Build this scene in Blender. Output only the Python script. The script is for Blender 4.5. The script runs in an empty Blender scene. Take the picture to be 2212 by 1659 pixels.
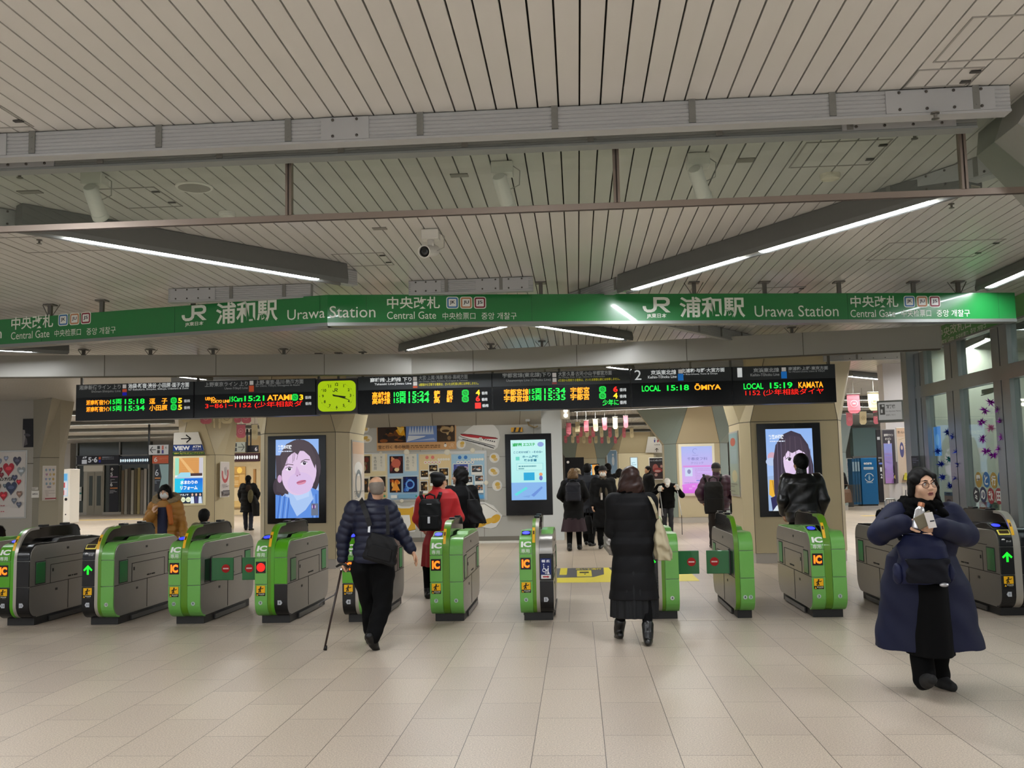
import bpy, bmesh, math, random
import numpy as np
from mathutils import Vector, Matrix
random.seed(7)
SC = bpy.context.scene
COL = SC.collection
PI = math.pi

# ---------------------------------------------------------------- camera
IW, IH, FPX = 2212.0, 1659.0, 2080.0
CAM = Vector((0.0, 0.0, 1.53))
_roll = math.radians(1.18); _pitch = math.radians(5.257); _yaw = math.radians(3.782)
_F = Vector((-math.sin(_yaw)*math.cos(_pitch), math.cos(_yaw)*math.cos(_pitch), math.sin(_pitch)))
_R0 = Vector((math.cos(_yaw), math.sin(_yaw), 0)); _U0 = _R0.cross(_F)
_R = _R0*math.cos(_roll) - _U0*math.sin(_roll)
_U = _R0*math.sin(_roll) + _U0*math.cos(_roll)
cam = bpy.data.objects.new('camera', bpy.data.cameras.new('camera')); COL.objects.link(cam)
cam.data.sensor_fit = 'HORIZONTAL'; cam.data.sensor_width = 36.0
cam.data.lens = FPX*36.0/IW; cam.data.clip_start = 0.05; cam.data.clip_end = 300
mw = Matrix((( _R.x, _U.x, -_F.x, CAM.x), (_R.y, _U.y, -_F.y, CAM.y), (_R.z, _U.z, -_F.z, CAM.z), (0, 0, 0, 1)))
cam.matrix_world = mw
SC.camera = cam
# a survey of the photograph: where the sight line through a pixel meets a known plane of the hall
def _ray(x, y): return _F + _R*((x-IW/2)/FPX) + _U*((IH/2-y)/FPX)
def at_z(x, y, z):
    d = _ray(x, y); return CAM + d*((z-CAM.z)/d.z)
def at_y(x, y, Y):
    d = _ray(x, y); return CAM + d*(Y/d.y)
def at_x(x, y, X):
    d = _ray(x, y); return CAM + d*(X/d.x)

# ---------------------------------------------------------------- light of the open concourse, exposure
w = bpy.data.worlds.new('world'); SC.world = w; w.use_nodes = True
bg = w.node_tree.nodes['Background']; bg.inputs[0].default_value = (0.9, 0.95, 1.0, 1); bg.inputs[1].default_value = 0.95
SC.view_settings.view_transform = 'Standard'; SC.view_settings.look = 'None'
SC.view_settings.gamma = 1.0; SC.view_settings.use_curve_mapping = False
SC.view_settings.exposure = 0.0
TUBE = 92.0        # radiance of the fluorescent tubes

# ---------------------------------------------------------------- helpers
def lin(c):
    c /= 255.0
    return c/12.92 if c <= 0.04045 else ((c+0.055)/1.055)**2.4
def rgb(h):
    if isinstance(h, str):
        h = h.lstrip('#'); h = tuple(int(h[i:i+2], 16) for i in (0, 2, 4))
    return (lin(h[0]), lin(h[1]), lin(h[2]), 1.0)
_mats = {}
def M(name, col='808080', rough=0.5, metal=0.0, emit=0.0, noise=0.0, nscale=30.0, bump=0.0, spec=0.5, alpha=1.0, coat=0.0):
    if name in _mats: return _mats[name]
    m = bpy.data.materials.new(name); m.use_nodes = True; nt = m.node_tree
    b = nt.nodes['Principled BSDF']; c = rgb(col)
    b.inputs['Base Color'].default_value = c; b.inputs['Roughness'].default_value = rough
    b.inputs['Metallic'].default_value = metal; b.inputs['Specular IOR Level'].default_value = spec
    if coat: b.inputs['Coat Weight'].default_value = coat
    if alpha < 1: b.inputs['Alpha'].default_value = alpha
    if emit:
        b.inputs['Emission Color'].default_value = c; b.inputs['Emission Strength'].default_value = emit
    if noise or bump:
        tc = nt.nodes.new('ShaderNodeTexCoord'); n = nt.nodes.new('ShaderNodeTexNoise')
        n.inputs['Scale'].default_value = nscale; n.inputs['Detail'].default_value = 4
        nt.links.new(tc.outputs['Object'], n.inputs['Vector'])
        if noise:
            mx = nt.nodes.new('ShaderNodeMix'); mx.data_type = 'RGBA'
            mx.inputs[6].default_value = tuple(min(1, v*(1-noise)) for v in c[:3])+(1,)
            mx.inputs[7].default_value = tuple(min(1, v*(1+noise)) for v in c[:3])+(1,)
            nt.links.new(n.outputs['Fac'], mx.inputs[0]); nt.links.new(mx.outputs[2], b.inputs['Base Color'])
        if bump:
            bp = nt.nodes.new('ShaderNodeBump'); bp.inputs['Strength'].default_value = bump; bp.inputs['Distance'].default_value = 0.01
            nt.links.new(n.outputs['Fac'], bp.inputs['Height']); nt.links.new(bp.outputs['Normal'], b.inputs['Normal'])
    _mats[name] = m; return m
def attr_mat(name, emit=0.0, rough=0.6, spec=0.3):
    if name in _mats: return _mats[name]
    m = bpy.data.materials.new(name); m.use_nodes = True; nt = m.node_tree
    b = nt.nodes['Principled BSDF']; a = nt.nodes.new('ShaderNodeVertexColor'); a.layer_name = 'Col'
    b.inputs['Roughness'].default_value = rough; b.inputs['Specular IOR Level'].default_value = spec
    if emit:
        b.inputs['Base Color'].default_value = (0.01, 0.01, 0.01, 1)
        nt.links.new(a.outputs['Color'], b.inputs['Emission Color']); b.inputs['Emission Strength'].default_value = emit
    else:
        nt.links.new(a.outputs['Color'], b.inputs['Base Color'])
    _mats[name] = m; return m
def glass(name, tint='eef4f2', rough=0.0, mixf=0.9):
    if name in _mats: return _mats[name]
    m = bpy.data.materials.new(name); m.use_nodes = True; nt = m.node_tree; nt.nodes.clear()
    o = nt.nodes.new('ShaderNodeOutputMaterial'); t = nt.nodes.new('ShaderNodeBsdfTransparent'); g = nt.nodes.new('ShaderNodeBsdfGlossy')
    mx = nt.nodes.new('ShaderNodeMixShader'); lw = nt.nodes.new('ShaderNodeLayerWeight'); lw.inputs[0].default_value = 0.5; pw = nt.nodes.new('ShaderNodeMath'); pw.operation = 'POWER'; pw.inputs[1].default_value = 5.0; f = nt.nodes.new('ShaderNodeMath'); f.operation = 'MULTIPLY_ADD'; f.inputs[1].default_value = 0.9; f.inputs[2].default_value = 0.04
    nt.links.new(lw.outputs['Facing'], pw.inputs[0]); nt.links.new(pw.outputs[0], f.inputs[0])
    t.inputs[0].default_value = rgb(tint); g.inputs['Roughness'].default_value = rough
    nt.links.new(f.outputs[0], mx.inputs[0]); nt.links.new(t.outputs[0], mx.inputs[1]); nt.links.new(g.outputs[0], mx.inputs[2])
    nt.links.new(mx.outputs[0], o.inputs[0]); _mats[name] = m; return m

def link(o, parent=None):
    COL.objects.link(o)
    if parent is not None: o.parent = parent
    return o
def tag(o, label=None, cat=None, group=None, kind=None):
    if label: o['label'] = label
    if cat: o['category'] = cat
    if group: o['group'] = group
    if kind: o['kind'] = kind
    return o
def thing(name, label, cat, loc=(0, 0, 0), rz=0.0, group=None):
    o = bpy.data.objects.new(name, None); link(o); o.empty_display_size = 0.1
    o.location = loc; o.rotation_euler = (0, 0, rz)
    return tag(o, label, cat, group)
def frame(o, ux=(1, 0, 0), uz=(0, 0, 1)):
    ux = Vector(ux).normalized(); uz = Vector(uz).normalized(); n = ux.cross(uz)
    return Matrix(((ux.x, uz.x, n.x, o[0]), (ux.y, uz.y, n.y, o[1]), (ux.z, uz.z, n.z, o[2]), (0, 0, 0, 1)))

class MB:
    """collects shapes and links them as one mesh object"""
    def __init__(s): s.v = []; s.f = []; s.m = []; s.mi = 0; s.T = None
    def mat(s, i): s.mi = i; return s
    def add(s, vs, fs):
        b = len(s.v)
        if s.T is not None: vs = [s.T @ Vector(v) for v in vs]
        s.v += [tuple(v) for v in vs]; s.f += [tuple(i+b for i in f) for f in fs]; s.m += [s.mi]*len(fs); return s
    def box(s, x0, x1, y0, y1, z0, z1):
        return s.add([(x0, y0, z0), (x1, y0, z0), (x1, y1, z0), (x0, y1, z0), (x0, y0, z1), (x1, y0, z1), (x1, y1, z1), (x0, y1, z1)],
                     [(0, 3, 2, 1), (4, 5, 6, 7), (0, 1, 5, 4), (1, 2, 6, 5), (2, 3, 7, 6), (3, 0, 4, 7)])
    def bar(s, a, b, wd, ht, up=(0, 0, 1)):
        a = Vector(a); b = Vector(b); d = (b-a).normalized(); up = Vector(up); r = d.cross(up)
        if r.length < 1e-5: r = d.cross(Vector((0, 1, 0)))
        r.normalize(); u = r.cross(d); vs = []
        for p in (a, b):
            for i, j in ((-1, -1), (1, -1), (1, 1), (-1, 1)): vs.append(p+r*(wd/2*i)+u*(ht/2*j))
        return s.add(vs, [(3, 2, 1, 0), (4, 5, 6, 7), (0, 1, 5, 4), (1, 2, 6, 5), (2, 3, 7, 6), (3, 0, 4, 7)])
    def loft(s, rings, cap=True, closed=True):
        n = len(rings[0]); vs = [p for r in rings for p in r]; fs = []
        for i in range(len(rings)-1):
            for j in range(n if closed else n-1):
                k = (j+1) % n; fs.append((i*n+j, i*n+k, (i+1)*n+k, (i+1)*n+j))
        if cap: fs.append(tuple(reversed(range(n)))); fs.append(tuple(range((len(rings)-1)*n, len(rings)*n)))
        return s.add(vs, fs)
    def prism(s, poly, vec):
        vec = Vector(vec); a = [Vector(p) for p in poly]
        return s.loft([a, [p+vec for p in a]])
    def tube(s, pts, r, n=8, cap=True):
        pts = [Vector(p) for p in pts]; rs = r if isinstance(r, (list, tuple)) else [r]*len(pts); rings = []; u = None
        for i, p in enumerate(pts):
            d = (pts[min(i+1, len(pts)-1)]-pts[max(i-1, 0)]).normalized()
            if u is None:
                u = d.cross(Vector((0, 0, 1)))
                if u.length < 1e-3: u = d.cross(Vector((1, 0, 0)))
            u = (u-d*u.dot(d)).normalized(); v = d.cross(u)
            rings.append([p+u*(rs[i]*math.cos(2*PI*k/n))+v*(rs[i]*math.sin(2*PI*k/n)) for k in range(n)])
        return s.loft(rings, cap)
    def lathe(s, prof, o=(0, 0, 0), ax=(0, 0, 1), n=20):
        ax = Vector(ax).normalized(); u = ax.cross(Vector((0, 0, 1)))
        if u.length < 1e-3: u = Vector((1, 0, 0))
        u.normalize(); v = ax.cross(u); o = Vector(o); rings = []
        for r, h in prof: rings.append([o+ax*h+u*(r*math.cos(2*PI*k/n))+v*(r*math.sin(2*PI*k/n)) for k in range(n)])
        return s.loft(rings)
    def ball(s, c, r, n=12, m=8):
        rx, ry, rz = r if isinstance(r, (list, tuple)) else (r, r, r); c = Vector(c); rings = []
        for i in range(m+1):
            t = PI*(i/m)*0.998+0.003; rings.append([c+Vector((rx*math.sin(t)*math.cos(2*PI*k/n), ry*math.sin(t)*math.sin(2*PI*k/n), -rz*math.cos(t))) for k in range(n)])
        return s.loft(rings)
    def poly(s, pts): return s.add(pts, [tuple(range(len(pts)))])
    def build(s, name, mats, parent=None, smooth=False, bevel=0.0, seg=2):
        me = bpy.data.meshes.new(name); me.from_pydata(s.v, [], s.f)
        if not isinstance(mats, (list, tuple)): mats = [mats]
        for m in mats: me.materials.append(m)
        if len(mats) > 1: me.polygons.foreach_set('material_index', s.m)
        bm = bmesh.new(); bm.from_mesh(me); bmesh.ops.recalc_face_normals(bm, faces=bm.faces); bm.to_mesh(me); bm.free()
        if smooth: me.polygons.foreach_set('use_smooth', [True]*len(me.polygons))
        o = bpy.data.objects.new(name, me); link(o, parent)
        if bevel:
            b = o.modifiers.new('bevel', 'BEVEL'); b.width = bevel; b.segments = seg; b.limit_method = 'ANGLE'; b.angle_limit = 0.6
        return o
def sm_angle(o, a=0.6):
    """smooth shading split at sharp edges"""
    me = o.data; me.polygons.foreach_set('use_smooth', [True]*len(me.polygons))
    bm = bmesh.new(); bm.from_mesh(me)
    for e in bm.edges:
        if len(e.link_faces) != 2 or e.calc_face_angle(0) > a: e.smooth = False
    bm.to_mesh(me); bm.free(); return o
def struct(o): o['kind'] = 'structure'; return o

# ---- lettering
_tc = {}
def glyphs(s, bold=0.0, serif=False):
    """outline mesh of a line of writing, scaled to unit height: verts (n,2), polygons, width"""
    key = (s, bold)
    if key in _tc: return _tc[key]
    cu = bpy.data.curves.new('t', 'FONT'); cu.body = s; cu.size = 1.0; cu.fill_mode = 'FRONT'; cu.offset = bold; cu.resolution_u = 3
    o = bpy.data.objects.new('t', cu); COL.objects.link(o)
    bpy.context.view_layer.update()
    me = bpy.data.meshes.new_from_object(o.evaluated_get(bpy.context.evaluated_depsgraph_get()))
    v = np.array([q.co[:2] for q in me.vertices]) if len(me.vertices) else np.zeros((1, 2)); f = [tuple(p.vertices) for p in me.polygons]
    bpy.data.objects.remove(o); bpy.data.curves.remove(cu); bpy.data.meshes.remove(me)
    lo = v.min(0); hi = v.max(0)
    _tc[key] = (v-lo, f, hi-lo); return _tc[key]
def put_text(mb, s, T, x, y, w, h, bold=0.0, z=0.0, anchor='l'):
    """writing fitted to a box w x h (w None: natural width) whose lower left corner is (x, y) in the panel frame T"""
    v, f, d = glyphs(s, bold)
    sy = h/max(d[1], 1e-4); sx = sy if w is None else w/max(d[0], 1e-4)
    ww = d[0]*sx
    if anchor == 'c': x -= ww/2
    if anchor == 'r': x -= ww
    mb.add([T @ Vector((x+a*sx, y+b*sy, z)) for a, b in v], f)
    return ww
def text(name, s, T, x, y, w, h, mat, parent=None, bold=0.0, z=0.002, anchor='l'):
    mb = MB(); put_text(mb, s, T, x, y, w, h, bold, z, anchor)
    return mb.build(name, mat, parent)

class Pic:
    """a printed or lit picture: flat coloured shapes on a panel of w x h metres, one mesh"""
    def __init__(s, T, w, h, step=0.0008):
        s.T = T; s.w = w; s.h = h; s.v = []; s.f = []; s.c = []; s.z = 0.0; s.step = step
    def _add(s, pts, faces, col):
        b = len(s.v); s.z += s.step; k = rgb(col)
        s.v += [tuple(s.T @ Vector((p[0]*s.w, p[1]*s.h, s.z))) for p in pts]; s.f += [tuple(i+b for i in f) for f in faces]; s.c += [k]*len(pts); return s
    def rect(s, x0, y0, x1, y1, col): return s._add([(x0, y0), (x1, y0), (x1, y1), (x0, y1)], [(0, 1, 2, 3)], col)
    def grad(s, x0, y0, x1, y1, c0, c1):
        s.rect(x0, y0, x1, y1, c0); k = rgb(c1); s.c[-1] = k; s.c[-2] = k; return s
    def poly(s, pts, col): return s._add(pts, [tuple(range(len(pts)))], col)
    def ell(s, cx, cy, rx, ry, col, n=28, a0=0.0, a1=2*PI, rot=0.0):
        ca, sa = math.cos(rot), math.sin(rot); asp = s.w/s.h; P = []
        for k in range(n):
            t = a0+(a1-a0)*k/(n if a1-a0 > 6.2 else n-1); x = rx*math.cos(t); y = ry*math.sin(t)
            P.append((cx+x*ca-y*sa/asp, cy+x*sa*asp+y*ca))
        return s.poly(P, col)
    def circ(s, cx, cy, r, col, n=24): return s.ell(cx, cy, r, r*s.w/s.h, col, n)
    def ring(s, cx, cy, r0, r1, col, n=28, a0=0.0, a1=2*PI):
        asp = s.w/s.h; P = []; F = []
        for k in range(n+1):
            t = a0+(a1-a0)*k/n; c, q = math.cos(t), math.sin(t)*asp
            P += [(cx+r0*c, cy+r0*q), (cx+r1*c, cy+r1*q)]
            if k < n: F.append((2*k, 2*k+1, 2*k+3, 2*k+2))
        return s._add(P, F, col)
    def line(s, pts, wd, col):
        asp = s.w/s.h
        for a, b in zip(pts[:-1], pts[1:]):
            dx, dy = (b[0]-a[0]), (b[1]-a[1])/asp; L = math.hypot(dx, dy) or 1; nx, ny = -dy/L*wd/2, dx/L*wd/2*asp
            s.poly([(a[0]-nx, a[1]-ny), (b[0]-nx, b[1]-ny), (b[0]+nx, b[1]+ny), (a[0]+nx, a[1]+ny)], col)
        return s
    def heart(s, cx, cy, r, col, stretch=1.3):
        asp = s.w/s.h; P = []
        for k in range(26):
            t = 2*PI*k/26; P.append((cx+r*(math.sin(t)**3), cy+r*asp*stretch*(13*math.cos(t)-5*math.cos(2*t)-2*math.cos(3*t)-math.cos(4*t))/16))
        c = P[0]; return s._add([(cx, cy)]+P, [(0, 1+k, 1+(k+1) % 26) for k in range(26)], col)
    def text(s, t, x, y, w, h, col, bold=0.0, anchor='l'):
        v, f, d = glyphs(t, bold); sy = h/max(d[1], 1e-4); sx = sy*s.h/s.w if w is None else w/max(d[0], 1e-4); ww = d[0]*sx
        if anchor == 'c': x -= ww/2
        return s._add([(x+a*sx, y+b*sy) for a, b in v], f, col)
    def build(s, name, mat, parent=None):
        me = bpy.data.meshes.new(name); me.from_pydata(s.v, [], s.f); me.materials.append(mat)
        a = me.color_attributes.new('Col', 'FLOAT_COLOR', 'POINT'); a.data.foreach_set('color', [x for c in s.c for x in c])
        o = bpy.data.objects.new(name, me); return link(o, parent)

def copy_tree(o, parent=None):
    c = o.copy(); COL.objects.link(c)
    if parent is not None: c.parent = parent
    for ch in o.children: copy_tree(ch, c)
    return c
# ================================================================ the hall: floor, ceiling, walls
CE = 3.30
def pxuv(T, x, y):
    """where the sight line through a pixel meets a panel's plane, in the panel's own metres"""
    n = Vector((T[0][2], T[1][2], T[2][2])); o = Vector((T[0][3], T[1][3], T[2][3]))
    d = _ray(x, y); t = (o-CAM).dot(n)/d.dot(n); p = CAM+d*t-o
    return p.dot(Vector((T[0][0], T[1][0], T[2][0]))), p.dot(Vector((T[0][1], T[1][1], T[2][1])))
def px_text(name, s, T, x0, y0, x1, y1, mat, parent, bold=0.0, z=0.002):
    xm, ym = (x0+x1)/2, (y0+y1)/2
    u0 = pxuv(T, x0, ym)[0]; u1 = pxuv(T, x1, ym)[0]; v1 = pxuv(T, xm, y0)[1]; v0 = pxuv(T, xm, y1)[1]
    return text(name, s, T, u0, v0, u1-u0, v1-v0, mat, parent, bold, z)
def px_rect(T, x0, y0, x1, y1):
    xm, ym = (x0+x1)/2, (y0+y1)/2
    return pxuv(T, x0, ym)[0], pxuv(T, xm, y1)[1], pxuv(T, x1, ym)[0], pxuv(T, xm, y0)[1]
def shift(T, u, v, z=0.0):
    return T @ Matrix.Translation((u, v, z))

def floor_mat():
    m = bpy.data.materials.new('granite_tile'); m.use_nodes = True; nt = m.node_tree; b = nt.nodes['Principled BSDF']; L = nt.links
    tc = nt.nodes.new('ShaderNodeTexCoord'); mp = nt.nodes.new('ShaderNodeMapping'); mp.inputs['Rotation'].default_value = (0, 0, PI/2)
    L.new(tc.outputs['Object'], mp.inputs['Vector'])
    br = nt.nodes.new('ShaderNodeTexBrick'); br.offset = 0.5; br.offset_frequency = 2; br.squash = 1
    br.inputs['Scale'].default_value = 1; br.inputs['Brick Width'].default_value = 0.795; br.inputs['Row Height'].default_value = 0.397
    br.inputs['Mortar Size'].default_value = 0.0022; br.inputs['Mortar Smooth'].default_value = 0.2; br.inputs['Bias'].default_value = 0
    br.inputs['Color1'].default_value = rgb('c4b7a7'); br.inputs['Color2'].default_value = rgb('b9ac9e'); br.inputs['Mortar'].default_value = rgb('4a433c')
    L.new(mp.outputs['Vector'], br.inputs['Vector'])
    n = nt.nodes.new('ShaderNodeTexNoise'); n.inputs['Scale'].default_value = 110; n.inputs['Detail'].default_value = 3; n.inputs['Roughness'].default_value = 0.8
    L.new(tc.outputs['Object'], n.inputs['Vector'])
    rp = nt.nodes.new('ShaderNodeValToRGB'); rp.color_ramp.elements[0].position = 0.36; rp.color_ramp.elements[0].color = (0.62, 0.6, 0.58, 1)
    rp.color_ramp.elements[1].position = 0.66; rp.color_ramp.elements[1].color = (1.25, 1.25, 1.24, 1); L.new(n.outputs['Fac'], rp.inputs[0])
    n2 = nt.nodes.new('ShaderNodeTexNoise'); n2.inputs['Scale'].default_value = 0.55; n2.inputs['Detail'].default_value = 3; L.new(tc.outputs['Object'], n2.inputs['Vector'])
    r2 = nt.nodes.new('ShaderNodeValToRGB'); r2.color_ramp.elements[0].color = (0.9, 0.88, 0.87, 1); r2.color_ramp.elements[1].color = (1.08, 1.08, 1.07, 1); L.new(n2.outputs['Fac'], r2.inputs[0])
    m1 = nt.nodes.new('ShaderNodeMix'); m1.data_type = 'RGBA'; m1.blend_type = 'MULTIPLY'; m1.inputs[0].default_value = 1
    L.new(br.outputs['Color'], m1.inputs[6]); L.new(rp.outputs[0], m1.inputs[7])
    m2 = nt.nodes.new('ShaderNodeMix'); m2.data_type = 'RGBA'; m2.blend_type = 'MULTIPLY'; m2.inputs[0].default_value = 1
    L.new(m1.outputs[2], m2.inputs[6]); L.new(r2.outputs[0], m2.inputs[7]); L.new(m2.outputs[2], b.inputs['Base Color'])
    b.inputs['Roughness'].default_value = 0.36; b.inputs['Specular IOR Level'].default_value = 0.35
    bp = nt.nodes.new('ShaderNodeBump'); bp.inputs['Strength'].default_value = 0.3; bp.inputs['Distance'].default_value = 0.002
    L.new(br.outputs['Fac'], bp.inputs['Height']); bp.invert = True; L.new(bp.outputs['Normal'], b.inputs['Normal'])
    return m
FM = floor_mat()
YJ = 10.03
f1 = MB().box(-24, 14, -9, YJ-0.006, -0.12, 0).build('floor', FM); struct(f1)
f1.data.transform(Matrix.Translation((0.287, -0.21, 0))); f1.location = (-0.287, 0.21, 0)
f2 = MB().box(-34, 26, YJ+0.006, 56, -0.12, 0).build('floor', FM); struct(f2)
f2.data.transform(Matrix.Translation((0.13, -10.2, 0))); f2.location = (-0.13, 10.2, 0)
struct(MB().box(-24, 14, YJ-0.006, YJ+0.006, -0.12, -0.004).build('trim_1', M('joint_seal', '4a443e', 0.8)))

# ceiling: painted aluminium slats with open joints, a dark void above
slat = M('slat_white', 'c9c8c4', 0.3, noise=0.03, nscale=0.7, spec=0.5); void = M('ceiling_void', '26241f', 0.9)
mb = MB(); PIT = 0.10135; ph = at_z(1136, 0, CE).x % PIT
for i in range(-250, 200):
    x0 = ph+i*PIT+0.0042; x1 = x0+PIT-0.0084
    mb.add([(x0, -9, CE+0.02), (x0, -9, CE), (x1, -9, CE), (x1, -9, CE+0.02), (x0, 54, CE+0.02), (x0, 54, CE), (x1, 54, CE), (x1, 54, CE+0.02)],
           [(0, 4, 5, 1), (1, 5, 6, 2), (2, 6, 7, 3)])
mb.mat(1).box(-26, 21, -9, 54, CE+0.03, CE+0.1)
struct(mb.build('ceiling', [slat, void]))

alu = M('girder_aluminium', 'b4b6b8', 0.42, 0.25, noise=0.05, nscale=4); brk = M('bracket_grey', '82827e', 0.5, 0.3, noise=0.06); bolt = M('bolt_steel', '55524e', 0.45, 0.6)
dkalu = M('channel_grey', '6f716f', 0.45, 0.3, noise=0.05)
def girder(a, b, label, step=0.645, off=0.3, splices=(), h=0.118, d=0.07, z1=CE-0.004, mat=None):
    """ribbed aluminium girder under the ceiling from a to b (plan), its face towards the camera"""
    a = Vector((a[0], a[1], 0)); b = Vector((b[0], b[1], 0)); L = (b-a).length; u = (b-a)/L; n = Vector((u.y, -u.x, 0))
    if n.y > 0: n = -n
    t = thing('ceiling_girder', label, 'girder', (a.x, a.y, z1), 0, 'aluminium girders under the slatted ceiling')
    T = Matrix(((u.x, 0, n.x, 0), (u.y, 0, n.y, 0), (0, 1, 0, 0), (0, 0, 0, 1)))       # x along, y up, z out of the face
    prof = [(-d, 0), (0, 0)]
    k = 6
    for i in range(k):
        y0 = -h*i/k; y1 = -h*(i+1)/k; prof += [(0, y0-0.001), (0.004, y0-0.004), (0.004, y1+0.004), (0, y1+0.001)]
    prof += [(0.012, -h), (0.012, -h-0.012), (-d, -h-0.012)]
    m = MB(); m.loft([[T @ Vector((x, p[1], p[0])) for p in prof] for x in (0, L)]); m.build('beam', mat or alu, t)
    x = off
    while x < L-0.03:
        q = MB(); q.T = T; q.box(x-0.016, x+0.016, -h+0.006, 0.004, 0.003, 0.011)
        for yy in (-0.03, -0.09): q.box(x-0.003, x+0.003, yy-0.003, yy+0.003, 0.011, 0.013)
        q.build('bracket', brk, t); x += step
    for s0, s1, nb in splices:
        q = MB(); q.T = T; q.mat(0).box(s0, s1, -h+0.002, -0.004, 0.004, 0.010); q.mat(1)
        for i in range(nb):
            xx = s0+(s1-s0)*(i+0.5)/nb
            for yy in (-0.016, -h+0.02): q.lathe([(0.0075, 0.0), (0.0075, 0.004), (0.004, 0.008)], (xx, yy, 0.010), (0, 0, 1), 8)
        q.build('splice_plate', [alu, bolt], t)
    return t
G1 = 4.54
girder((-6.0, G1+0.05), (2.07, G1-0.01), 'long ribbed girder nearest the viewer, crossing the top of the picture', 0.66, 6.0-2.05-1.9755-0.66, ((2.93, 3.16, 2), (4.78, 5.02, 2), (7.5, 8.0, 4)))
girder((-6.0, G1+0.24), (2.0, G1+0.20), 'shaded twin girder just behind the nearest one, above the smoke glass', 0.64, 0.35, ((3.0, 3.3, 3), (7.35, 7.9, 4)), mat=M('girder_shade', '8f9391', 0.5, 0.25, noise=0.05, nscale=4))  # darker copy of the girder aluminium: the twin's shade is put into its colour
girder((-4.55, 4.75), (-1.86, 8.1), 'diagonal girder rising from the left above the left tube light', 0.62, 0.35, ((0.3, 1.55, 6), (3.55, 4.05, 4)))
girder((2.62, 5.2), (-0.05, 9.5), 'diagonal girder on the right above the long right tube light', 0.62, 0.5, ((0.25, 0.9, 5), (3.6, 3.9, 2)))
girder((-1.5, 8.62), (-0.36, 8.60), 'short girder just above the middle of the green station sign', 0.5, 0.35, ((0.02, 0.3, 3), (0.62, 1.1, 4)))
girder((-3.75, 8.6), (-2.4, 8.58), 'short girder above the left arm of the green station sign', 0.5, 0.6, ((0.02, 0.45, 4),))
girder((-3.1, 10.55), (-1.55, 10.5), 'short girder below the green sign left of the middle lamps', 0.5, 0.6, ((0.05, 0.45, 4), (1.0, 1.5, 4)))
girder((-0.95, 10.55), (0.2, 10.5), 'short girder seen between the two middle tube lamps', 0.45, 0.35, ((0.3, 0.65, 3),))
girder((0.55, 10.3), (2.4, 13.0), 'diagonal girder behind the right of the two middle lamps', 0.6, 0.5, ((0.1, 0.5, 4),))
girder((3.9, 15.3), (7.5, 15.25), 'pale bolted girder behind the right end of the grey fascia', 0.7, 0.5, ((0.3, 1.2, 5), (1.5, 2.4, 5)))
girder((-7.0, 16.2), (4.0, 15.9), 'yellowish girder seen in the gap above the departure boards', 1.2, 0.5, ((8.3, 9.0, 4),))

# fluorescent strip luminaires: sloping housing, bright tube, reflector
tubeM = M('tube_light', 'f6faff', 0.4, emit=TUBE); reflM = M('reflector_steel', 'd8d2c2', 0.25, 0.8)
tubeI = M('tube_light_inner', 'fbfaf4', 0.4, emit=TUBE*1.15); tubeB = M('tube_light_bright', 'f6faff', 0.4, emit=TUBE*2.25)
def tube_lamp(a, b, z, label, segs, tm=None, group='fluorescent strip lamps under the ceiling', W=0.085):
    a = Vector((a[0], a[1], z)); b = Vector((b[0], b[1], z)); L = (b-a).length; u = (b-a)/L; n = Vector((u.y, -u.x, 0))
    if n.y > 0: n = -n
    t = thing('strip_lamp', label, 'ceiling lamp', (a.x, a.y, z), 0, group)
    T = Matrix(((u.x, n.x, 0, 0), (u.y, n.y, 0, 0), (0, 0, 1, 0), (0, 0, 0, 1)))
    m = MB(); m.T = T
    top = CE-z-0.004
    P = lambda x: [Vector((x, W/2+0.012, -0.006)), Vector((x, W/2+0.02, 0.03)), Vector((x, 0.045, top)), Vector((x, -0.045, top)), Vector((x, -W/2-0.02, 0.03)), Vector((x, -W/2-0.012, -0.006)),
                   Vector((x, -W/2, 0.0)), Vector((x, -W/2, 0.022)), Vector((x, W/2, 0.022)), Vector((x, W/2, 0.0))]
    m.loft([P(-0.1), P(L+0.1)]); m.build('housing', dkalu, t)
    q = MB(); q.T = T; q.box(-0.1, L+0.1, -W/2+0.001, W/2-0.001, 0.014, 0.021); q.build('reflector', reflM, t)
    for s0, s1 in segs:
        q = MB(); q.T = T; q.loft([[Vector((x, W*0.40*math.cos(k*PI/5), 0.0115-0.012*math.sin(k*PI/5))) for k in range(6)] for x in (s0*L, s1*L)]); q.build('tube', tm or tubeM, t)
    return t
LZ = 3.19
def lz(x, y): p = at_z(x, y, LZ); return (p.x, p.y)
def lw(x, y): p = at_z(x, y, 3.13); return (p.x, p.y)
tube_lamp(lw(1358, 629), lw(2075, 418), 3.13, 'long strip lamp sloping up to the right above the green sign', ((0.02, 0.42), (0.5, 0.93)))
tube_lamp(lw(75, 503), lw(722, 610), 3.13, 'strip lamp sloping down from the left edge above the green sign', ((0.1, 0.93),))
tube_lamp(lz(876, 758), lz(1095, 704), LZ, 'left one of the two lamps forming a V below the green sign', ((0.03, 0.97),))
tube_lamp(lz(1158, 704), lz(1350, 734), LZ, 'right one of the two lamps forming a V below the green sign', ((0.03, 0.97),))
tube_lamp(lz(2130, 624), (3.98, 8.0), LZ, 'strip lamp at the right edge beside the end of the green sign', ((0.03, 0.97),))
tube_lamp((-8.0, 11.0), lz(130, 763), LZ, 'strip lamp at the left edge behind the green sign', ((0.1, 0.8),))
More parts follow.
